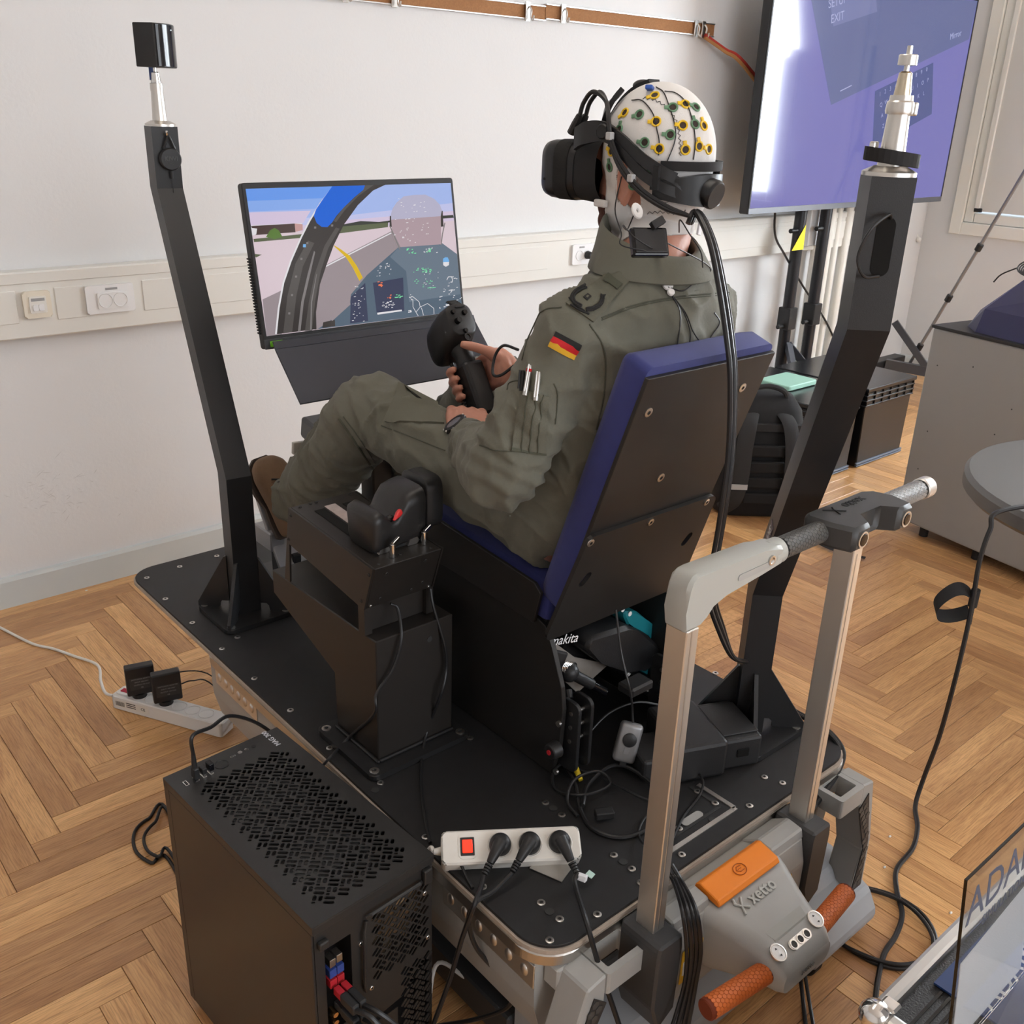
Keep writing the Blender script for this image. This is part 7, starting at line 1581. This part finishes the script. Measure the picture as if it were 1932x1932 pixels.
a=P(*zz1(425,700),y=by_-.03); text_mesh('lettering','makita',.028,a+V(-.012,-.005,0),V(1,0,-.22),(0,0,1),'print_white',bl,depth=.0003,shear=.2)
# clamp arm with grey plate seen under the seat
ca=thing('phone_clamp','black swivel clamp arm on a grey plate under the seat','clamp',P(*zz1(560,1000),y=1.12)-V(0,0,.06))
q0=P(*zz1(440,960),y=1.12); q1=P(*zz1(700,1100),y=1.10)
MB().cyl(q0,q0.lerp(q1,.62),.011,n=16,bev=.001).build('arm','tool_black',ca,smooth=True); MB().cyl(q0.lerp(q1,.64),q1,.009,n=16,bev=.001).build('arm_end','black_gloss',ca,smooth=True)
MB().ball(q0,.019,16,10).build('ball_joint','black_plastic',ca,smooth=True)
mb=MB()
for k in range(5): mb.tube([q0+V(-.012+.004*k,-.004,.018-.002*k)+V(.011*math.cos(t_),0,.011*math.sin(t_)) for t_ in np.linspace(0,2*math.pi,14,endpoint=False)],.0012,n=6,closed=True)
mb.build('spring','chrome',ca)
pxprism('grey_plate','panel_grey',[zz1(*p) for p in [(300,720),(480,850),(730,900),(640,980),(500,1110),(380,1000)]],1.155,0,.004,ca)
MB().box(q0+V(-.03,.01,.03),(.05,.01,.045),(0,.5,0),.004).build('clamp_jaw','black_plastic',ca)
MB().cyl(P(*zz1(430,1090),y=1.10),P(*zz1(440,1150),y=1.09),.008,n=12).build('clamp_screw','black_plastic',ca)
# motor box
mA=P(1296,1470,z=ZP+.001); mB=P(1362,1455,z=ZP+.001); mC=P(1432,1442,z=ZP+.001)
mo_=thing('actuator_box','black plastic actuator housing in two blocks beside the rear post','actuator',(mA+mC)/2)
dv=V(.80,.60,0); md=(mC-mB); md.z=0; md.normalize(); mp_=V(-md.y,md.x,0)
Rm=Matrix((md,mp_,zz)).transposed(); Lb=(mC-mB).length
MB().box(mB+md*(Lb/2)+mp_*.065+V(0,0,.034),(Lb,.13,.066),Rm,.006).build('end_block','motor_black',mo_) if mat('motor_black',(.020,.020,.021),.5,0,.15,500) else None
MB().box(mB+md*(-.052)+mp_*.060+V(0,0,.040),(.102,.150,.078),Rm,.008).build('main_block','motor_black',mo_)
MB().box(mB+md*(Lb/2)+mp_*.065+V(0,0,.0685),(Lb*.94,.10,.004),Rm,.0015).build('end_lid','motor_black',mo_)
MB().box(mB+md*(Lb*.5)+mp_*-.0008+V(0,0,.036),(.026,.004,.018),Rm,.002).build('grip_recess','slot_black',mo_)
MB().box(mB+md*(-.13)+mp_*.05+V(0,0,.025),(.07,.09,.046),Rm,.006).build('neck_block','motor_black',mo_)
# grey usb hub with a round dial
hcq=P(1184,1400,z=.495); hb_=thing('usb_hub','small grey usb hub box with a round black dial leaning beside the actuator','usb hub',hcq-V(0,0,.045))
hx_=V(.72,-.66,-.22).normalized(); hz_=V(.12,.25,.96); hz_=(hz_-hx_*hz_.dot(hx_)).normalized(); hy_=hz_.cross(hx_); Rq=Matrix((hx_,hy_,hz_)).transposed()
MB().box(hcq,(.044,.022,.078),Rq,.008,3).build('case','hub_grey',hb_,smooth=True,auto=40) if mat('hub_grey',(.26,.26,.265),.35,.5) else None
fn_=-hy_; c=hcq+fn_*.0105+hz_*.008; mb=MB(); fr_,_=mb.frame(c,c+fn_); mb.lathe(c,fr_,[(0,.0135),(.003,.0135),(.0045,.0115),(.0045,.0001)],24,caps=False).build('dial','black_plastic',hb_,smooth=True)
MB().box(hcq+fn_*.0112+hz_*-.014,(.010,.001,.012),Rq).build('tab','hub_grey',hb_)
MB().box(hcq-hz_*.041+hx_*.002,(.013,.008,.012),Rq,.001).build('plug','black_plastic',hb_)
# ============================================================ CABLES
def cable(label,pts,r=.0035,m='cable_black',name='cable',cat='cable',k=8,group=None):
    q=[Vector(p) if not isinstance(p,tuple) else (P(p[0],p[1],z=p[2]) if len(p)==3 else P(p[0],p[1],y=p[3])) for p in pts]
    return MB().tube(q,r,n=8,smooth=k).build(name,m,None,True,label=label,cat=cat,group=group)
zf=.0042; zp=ZP+.0045
cable('white mains cord curving over the parquet to the long floor strip',[(-40,1165,zf),(0,1184,zf),(60,1214,zf),(100,1224,zf),(140,1238,zf),(184,1255,zf+.004),(190,1285,zf+.01),(200,1308,.022),fcen+fu*(-FLn/2-.004)-V(0,0,.022)],.0042,'cable_white')
for k,c in enumerate(AD): cable('thin black lead running from the adapter '+('next to the strip switch' if k==0 else 'in the third socket')+' under the lifter',[c,c+V(.03,-.01,.004),(402,1277+16*k,.06),V(.93+.03*k,2.02,.02),V(1.0,1.9,.006)],.0020)
# loops beside the tower
cable('outer black cable loop bulging on the floor left of the tower',[V(.50,1.30,zf),(320,1538,zf),(280,1545,zf),(254,1570,zf),(256,1605,zf),(285,1628,zf),(328,1637,zf),V(.50,1.18,zf)],.0040)
cable('inner black cable loop lying on the floor left of the tower',[V(.52,1.31,.0125),(322,1541,.0125),(292,1552,.0125),(272,1578,.0125),(278,1604,.0125),(300,1617,.0125),(330,1622,.0125),V(.52,1.20,.0125)],.0038)
# tower top plug and cable
pt=loc(.040,.040,HZ+.001)
t=thing('usb_cable','black usb cable plugged in the tower top and arching to the platform','cable',pt)
mb=MB(); mb.box(pt+V(0,0,.0125),(.0155,.0095,.022),R,.002).build('plug','black_plastic',t)
MB().tube([pt+V(0,0,.022),pt+V(0,0,.05)],[.0048,.0036],n=10).build('strain_relief','black_plastic',t,smooth=True)
MB().tube([pt+V(0,0,.045),pt+V(.002,.0,.085),P(398,1372,y=1.39),P(432,1351,y=1.42),P(480,1362,y=1.44),P(525,1392,y=1.46),P(560,1425,z=.40),V(.74,1.36,.34),V(.76,1.32,.25)],.0034,n=8,smooth=8).build('lead','cable_black',t,smooth=True)
# tower rear plugs
for i,(w_,z_) in enumerate(((.034,.385),(.047,.385),(.034,.358),(.047,.358))):
    q=loc(DP+.001,w_,z_); t=thing('usb_plug',('black cable with a red usb plug in the tower back, beside the case side panel','black cable with a red usb plug in the tower back, beside the fan grille','black cable with a dark plug below the red plugs, beside the case side panel','black cable with a dark plug below the red plugs, beside the fan grille')[i],'cable',q,'cables plugged in the tower back')
    MB().box(q+fd*.009,(.018,.010,.013),R,.001).build('shell','port_red' if i<2 else 'black_plastic',t); MB().box(q+fd*.034,(.034,.0125,.017),R,.003).build('overmould','black_plastic',t)
    MB().tube([q+fd*.05,q+fd*.075+wd*.008,q+fd*.10+wd*(.03+.01*i)-V(0,0,.05),q+fd*.09+wd*(.055+.012*i)-V(0,0,.13),q+fd*.07+wd*(.075+.012*i)-V(0,0,.22),q+fd*.05+wd*(.09+.012*i)-V(0,0,.33)],.0042,n=8,smooth=6).build('lead','cable_black',t,smooth=True)
# throttle leads
cable('black throttle lead hanging down the column face to the platform edge',[V(.885,1.330,.757),P(751,1150,y=1.325),P(757,1205,y=1.300),P(742,1260,y=1.298),P(710,1310,y=1.300),V(.826,1.302,.56),(660,1390,ZP+.02),(622,1430,ZP+.008),(600,1455,.41)],.0030)
cable('black throttle lead hanging beside the column down to the power strip',[V(.975,1.330,.760),P(818,1145,y=1.318),P(838,1215,y=1.300),P(842,1260,y=1.298),P(832,1310,y=1.290),(808,1370,.47),(796,1430,zp),(795,1490,zp),(805,1560,zp),(812,1590,zp)],.0030)
# power strip leads
cable('black plug lead beside the lit switch falling over the platform edge',[PEND[0],(908,1672,zp+.012),(893,1712,.44),(872,1770,.36),(848,1850,.26),(815,1940,.16),(790,2010,.06)],.0042)
cable('black middle plug lead looping under the platform corner',[PEND[1],(930,1682,zp+.006),(898,1702,.445),(884,1735,.40),(900,1790,.33),(948,1845,.27),(968,1880,.22),(950,1905,.17),(890,1925,.12),(830,1935,.06),(800,1945,.02)],.0040)
cable('black end plug lead hanging over the platform rear corner',[PEND[2],(1085,1670,zp+.012),(1108,1745,.455),(1128,1815,.40),(1150,1880,.34),(1172,1945,.28),(1195,2010,.2)],.0042)
cable('white supply cord of the cream power strip running behind the tower',[cen+pu*(-PLn/2-.012)-pn*.016,(810,1602,ZP+.02),V(.745,1.06,.40),V(.735,1.05,.2),V(.74,1.0,.02)],.0038,'cable_white')
cable('white cable on the floor between tower and lifter',[V(.76,1.05,zf),(822,1822,.10),(880,1845,.10),(928,1868,.09),(940,1905,.06),(942,1950,.02)],.0040,'cable_white')
cable('thin black cable tie end beside the lit switch of the cream strip',[(842,1596,zp+.006),(858,1612,zp+.016),(870,1632,zp+.012),(880,1655,zp),(892,1676,zp-.002)],.0028)
# loops on the platform behind the seat
zl=zp
cable('thick black cable coiled in a wide loop on the platform behind the seat',[(1062,1440,zl),(1085,1480,zl+.01),(1096,1530,zl),(1120,1565,zl),(1170,1580,zl),(1220,1565,zl),(1250,1530,zl),(1240,1490,zl+.006),(1190,1450,zl+.012),(1150,1446,zl+.012),(1110,1480,zl+.008),(1100,1520,zl+.012)],.0040)
cable('black cable in a figure of eight beside the seat hinge',[(1075,1430,zl+.02),(1045,1455,zl+.008),(1050,1490,zl),(1100,1500,zl+.012),(1150,1480,zl+.006),(1130,1455,zl+.014),(1085,1470,zl+.02),(1070,1510,zl+.006),(1090,1540,zl)],.0030)
cable('thin black cable looping past the handle mast to the hatch',[(1140,1470,zl+.004),(1200,1500,zl+.01),(1240,1520,zl),(1215,1545,zl),(1205,1575,zl),(1225,1600,zl+.01),(1262,1590,zl+.014),(1290,1540,zl),(1320,1500,zl),(1325,1470,zl+.01),(1300,1440,zl+.02),(1270,1420,.50)],.0024)
cable('black cable running from the seat base to the usb hub',[P(1162,1150,y=1.02),P(1172,1230,y=1.00),P(1190,1310,y=.97),hcq+hz_*.040],.0020)
cable('black cable arching from the actuator over to the hinge plate',[(1245,1330,.53),(1200,1325,.545),(1150,1345,.53),(1110,1385,.50),(1085,1420,.47),(1090,1450,zl+.004),(1130,1458,zl)],.0022)
t=thing('cable_connector','black rectangular cable connector lying on the platform','connector',P(1140,1535,z=zl)); MB().box(P(1140,1535,z=zl+.008),(.034,.018,.014),(0,0,-.5),.002).build('body','black_plastic',t)
t=thing('cable_joint','yellow and grey cable joint standing beside the hinge plate','connector',P(1088,1462,z=zl)); 
MB().tube([P(1080,1432,z=zl+.022),P(1086,1450,z=zl+.014)],.006,n=10).build('grey_half','hub_grey',t,smooth=True); MB().tube([P(1086,1450,z=zl+.014),P(1096,1472,z=zl+.004)],[.0062,.0045],n=10).build('yellow_half','joint_yellow',t,smooth=True) if mat('joint_yellow',(.75,.55,.02),.4) else None
# right edge cables of the platform
for k in (0,1): cable('black cable looping over the right platform edge to the lifter'+(', the outer of the pair' if k else ', the inner of the pair'),[(1480,1334-4*k,zp),(1530,1362-4*k,zp),(1568,1388-5*k,zp+.004),(1586+6*k,1420,.42),(1572+8*k,1460,.40),(1545+8*k,1500,.385),(1512+8*k,1540,.36),V(1.36,.78,.30)],.0045)
# bundle in front of the left mast
for k,(dx,r_) in enumerate(((0,.0042),(9,.0034),(-9,.0030),(17,.0046))):
    cable(('thickest','slim','thinnest','outermost')[k]+' black cable of the bundle falling past the yellow capacity sticker',[(1258+dx*.5,1632,.447),(1276+dx*.6,1665,.435),P(1296+dx,1720,y=.676),P(1304+dx,1790,y=.668),P(1299+dx*.8,1850,y=.665),P(1285+dx,1910,y=.66),P(1268+dx*1.3,1970,y=.655)],r_,group='cable bundle at the mast')
# floor loop at the right
for k in (0,1): cable('black cable making a wide loop on the parquet '+('inside the other loop' if k else 'outside the other loop'),[V(1.52,.84,zf+.02),(1500,1660-6*k,.10),(1520,1700,.05),(1570,1765+3*k,zf+.008*k),(1640,1812-6*k,zf+.008*k),(1700,1828-8*k,zf+.008*k),(1745,1812-4*k,zf+.008*k),(1766-5*k,1775,zf+.008*k),(1745-5*k,1730+4*k,zf+.008*k),(1700,1696+4*k,zf+.008*k),(1640,1676+3*k,zf+.008*k),(1590,1674+2*k,zf+.008*k),V(1.50,.70,.03)],.0045)
cable('black cable running from under the orange grip to the floor edge',[V(1.23,.62,.32),(1505,1800,.12),(1512,1860,.02),(1520,1932,zf),(1525,1990,zf)],.0042); cable('second black cable beside it from under the orange grip to the floor edge',[V(1.235,.63,.31),(1512,1795,.10),(1522,1860,.03),(1534,1932,zf+.002),(1542,1990,zf)],.0038)
# heavy cable over the round table with a hook-and-loop strap
hc=[V(2.75,.62,.768),V(2.55,.72,.767),P(1895,962,z=.772),P(1868,1000,z=.735),P(1848,1060,z=.66),P(1836,1130,z=.57),P(1822,1200,z=.48),P(1800,1290,z=.36),P(1772,1390,z=.20),P(1742,1470,z=.07),P(1727,1520,z=.012),(1731,1560,.006),(1722,1600,.006),(1692,1640,.006),(1692,1680,.006),(1702,1725,.006),(1690,1765,.006),(1668,1800,.006),(1656,1850,.006),(1650,1900,.006),(1640,1960,.006)]
cable('heavy black cable hanging off the round table and snaking over the parquet',hc,.0058)
sc1=P(1838,1128,z=.565); t=thing('cable_strap','black hook-and-loop strap forming a loop on the hanging cable','strap',sc1-V(0,0,.07))
rp_=V(.758,-.651,.03); upz=V(0,0,1)
lp=[(0,-.018),(-.012,.010),(-.05,.030),(-.085,.026),(-.122,.000),(-.140,-.030),(-.128,-.058),(-.09,-.066),(-.045,-.060),(-.008,-.048)]
sp_=spline([sc1+rp_*(a*.62)+upz*(b_*.75) for a,b_ in lp],6)
dpt=V(.55,.63,.55).normalized(); MB().loft([[p-dpt*.017,p+dpt*.017,p+dpt*.017+V(0,0,.0018),p-dpt*.017+V(0,0,.0018)] for p in sp_]).build('loop','black_matte',t)
MB().tube([sc1+V(0,0,.022),sc1+V(0,0,-.022)],.0105,n=14).build('wrap','black_matte',t,smooth=True); MB().box(sc1+V(.002,-.002,-.042),(.014,.004,.05),(0,.1,.7),.001).build('tail','black_matte',t)
# headset tether down the seat back
for k,dx in enumerate((0,9,16)):
    cable(('thick','second thick','slim')[k]+' black headset tether hanging from the pilot\'s head down the seat back',[HP(-.108,.05-.006*k,-.085),P(1312+dx*.6,400,y=1.035),P(1338+dx*.7,455,y=.985),P(1356+dx*.8,540,y=.945),P(1371+dx*.8,640,y=.912),P(1378+dx*.7,720,y=.898),P(1374+dx*.6,860,y=.890),P(1358+dx*.6,980,y=.890),P(1343+dx*.6,1070,y=.895),P(1338+dx*.8,1130,y=.90),P(1352+dx*.8,1180,y=.91),P(1380+dx*.3,1238,y=.93),V(1.47,.95,.60)],.0044 if k<2 else .0025,group='headset tethers')
# sensor wires down the back
def wire(label,pts,r=.0011,off=.003):
    q=[]
    for e in pts:
        if isinstance(e,Vector): q.append(e); continue
        p,_=hit(e[0],e[1],None,off+(e[2] if len(e)>2 else 0))
        if p is not None: q.append(p)
    if len(q)>1: MB().tube(q,r,n=6,smooth=6).build('sensor_wire','cable_black',None,True,label=label,cat='wire',group='sensor wires on the pilot')
ap=p_amp=P(1236,472,y=1.0)
for k,dx in enumerate((-3,0,3,6)): wire('thin black sensor wire bundled from the amplifier to the white clip on the back',[ap+V(.003*k,0,0),(1238+dx,500,.004),(1242+dx,522,.003),(1252+dx*.7,540,.003),(1259,548,.004)],.0012)
for k,pts in enumerate(([(1262,553),(1280,590),(1279,640),(1275,655)],[(1262,553),(1290,590),(1305,625),(1318,645)],[(1262,553),(1285,585),(1300,625),(1298,650)],[(1262,548,.004),(1285,548,.004),(1305,535,.004)],[(1310,532,.004),(1330,528,.004),(1345,525,.006)],[(1345,590),(1355,610),(1340,635),(1330,648)])): wire('thin black sensor wire '+('curving left of the clip','falling right of the clip','falling straight below the clip','linking the two white clips','leaving the small clip for the tether','lying beside the headset tether')[k]+' on the suit back',pts)
wire('thin black sensor wire arching from the amplifier over the right shoulder',[ap+V(.01,0,.015),(1290,455,.01),(1318,480,.01),(1326,510,.01),(1310,532,.006)])
for a,b_,s_ in (((1258,541),.0085,'large round white cable clip on the suit back'),((1263,554),.006,'small white cable clip just below the round one on the suit back'),((1309,532),.0055,'white cable clip near the headset tether on the suit back')):
    p,n=hit(*a,None,.003)
    if p is None: continue
    mb=MB(); fr_,_=mb.frame(p,p+n); mb.lathe(p,fr_,[(0,b_),(.004,b_),(.005,b_*.8),(.005,.0001)],18,caps=False).build('wire_clip','pure_white',None,True,label=s_,cat='clip')
for pts,l_ in (([HP(.0,.088,-.02),HP(.004,.094,-.07),P(1172,440,y=1.03),P(1172,462,y=1.01),ap+V(-.02,0,.0)],'thin black sensor wire falling from the temple past the ear to the amplifier'),([HP(-.03,.088,-.075),HP(-.02,.090,-.10),P(1176,425,y=1.03),P(1200,450,y=1.0),ap],'thin black sensor wire from below the ear to the amplifier'),([HP(-.09,.045,-.10),P(1283,415,y=1.03),P(1300,440,y=1.01),P(1322,475,y=1.01),P(1326,505,y=1.0)],'thin black sensor wire hanging from the headset cradle')):
    MB().tube(pts,.0011,n=6,smooth=6).build('sensor_wire','cable_black',None,True,label=l_,cat='wire',group='sensor wires on the pilot')
# small black cable loop at the right forearm
cable('black cable loop standing beside the pilot\'s right forearm',[P(978,660,y=1.42),P(950,652,y=1.46),P(934,672,y=1.48),P(930,705,y=1.47),P(945,708,y=1.45),P(970,690,y=1.42)],.0030)
# crumbs on the floor
mat('crumb',(.75,.72,.66),.8)
for px,py,cl_ in ((163,1114,'tiny white crumb on the parquet beside the skirting board'),(1679,1578,'tiny white crumb on the parquet between the bracket and the heavy cable'),(1669,1636,'tiny white crumb on the parquet close to the bend of the heavy cable'),(1794,1722,'tiny white crumb on the parquet beside the acrylic sign')):
    q=P(px,py,z=.002); MB().ball(q,.005,8,5,(1,.6,.4)).build('crumb','crumb',None,label=cl_,cat='crumb',group='crumbs on the parquet')
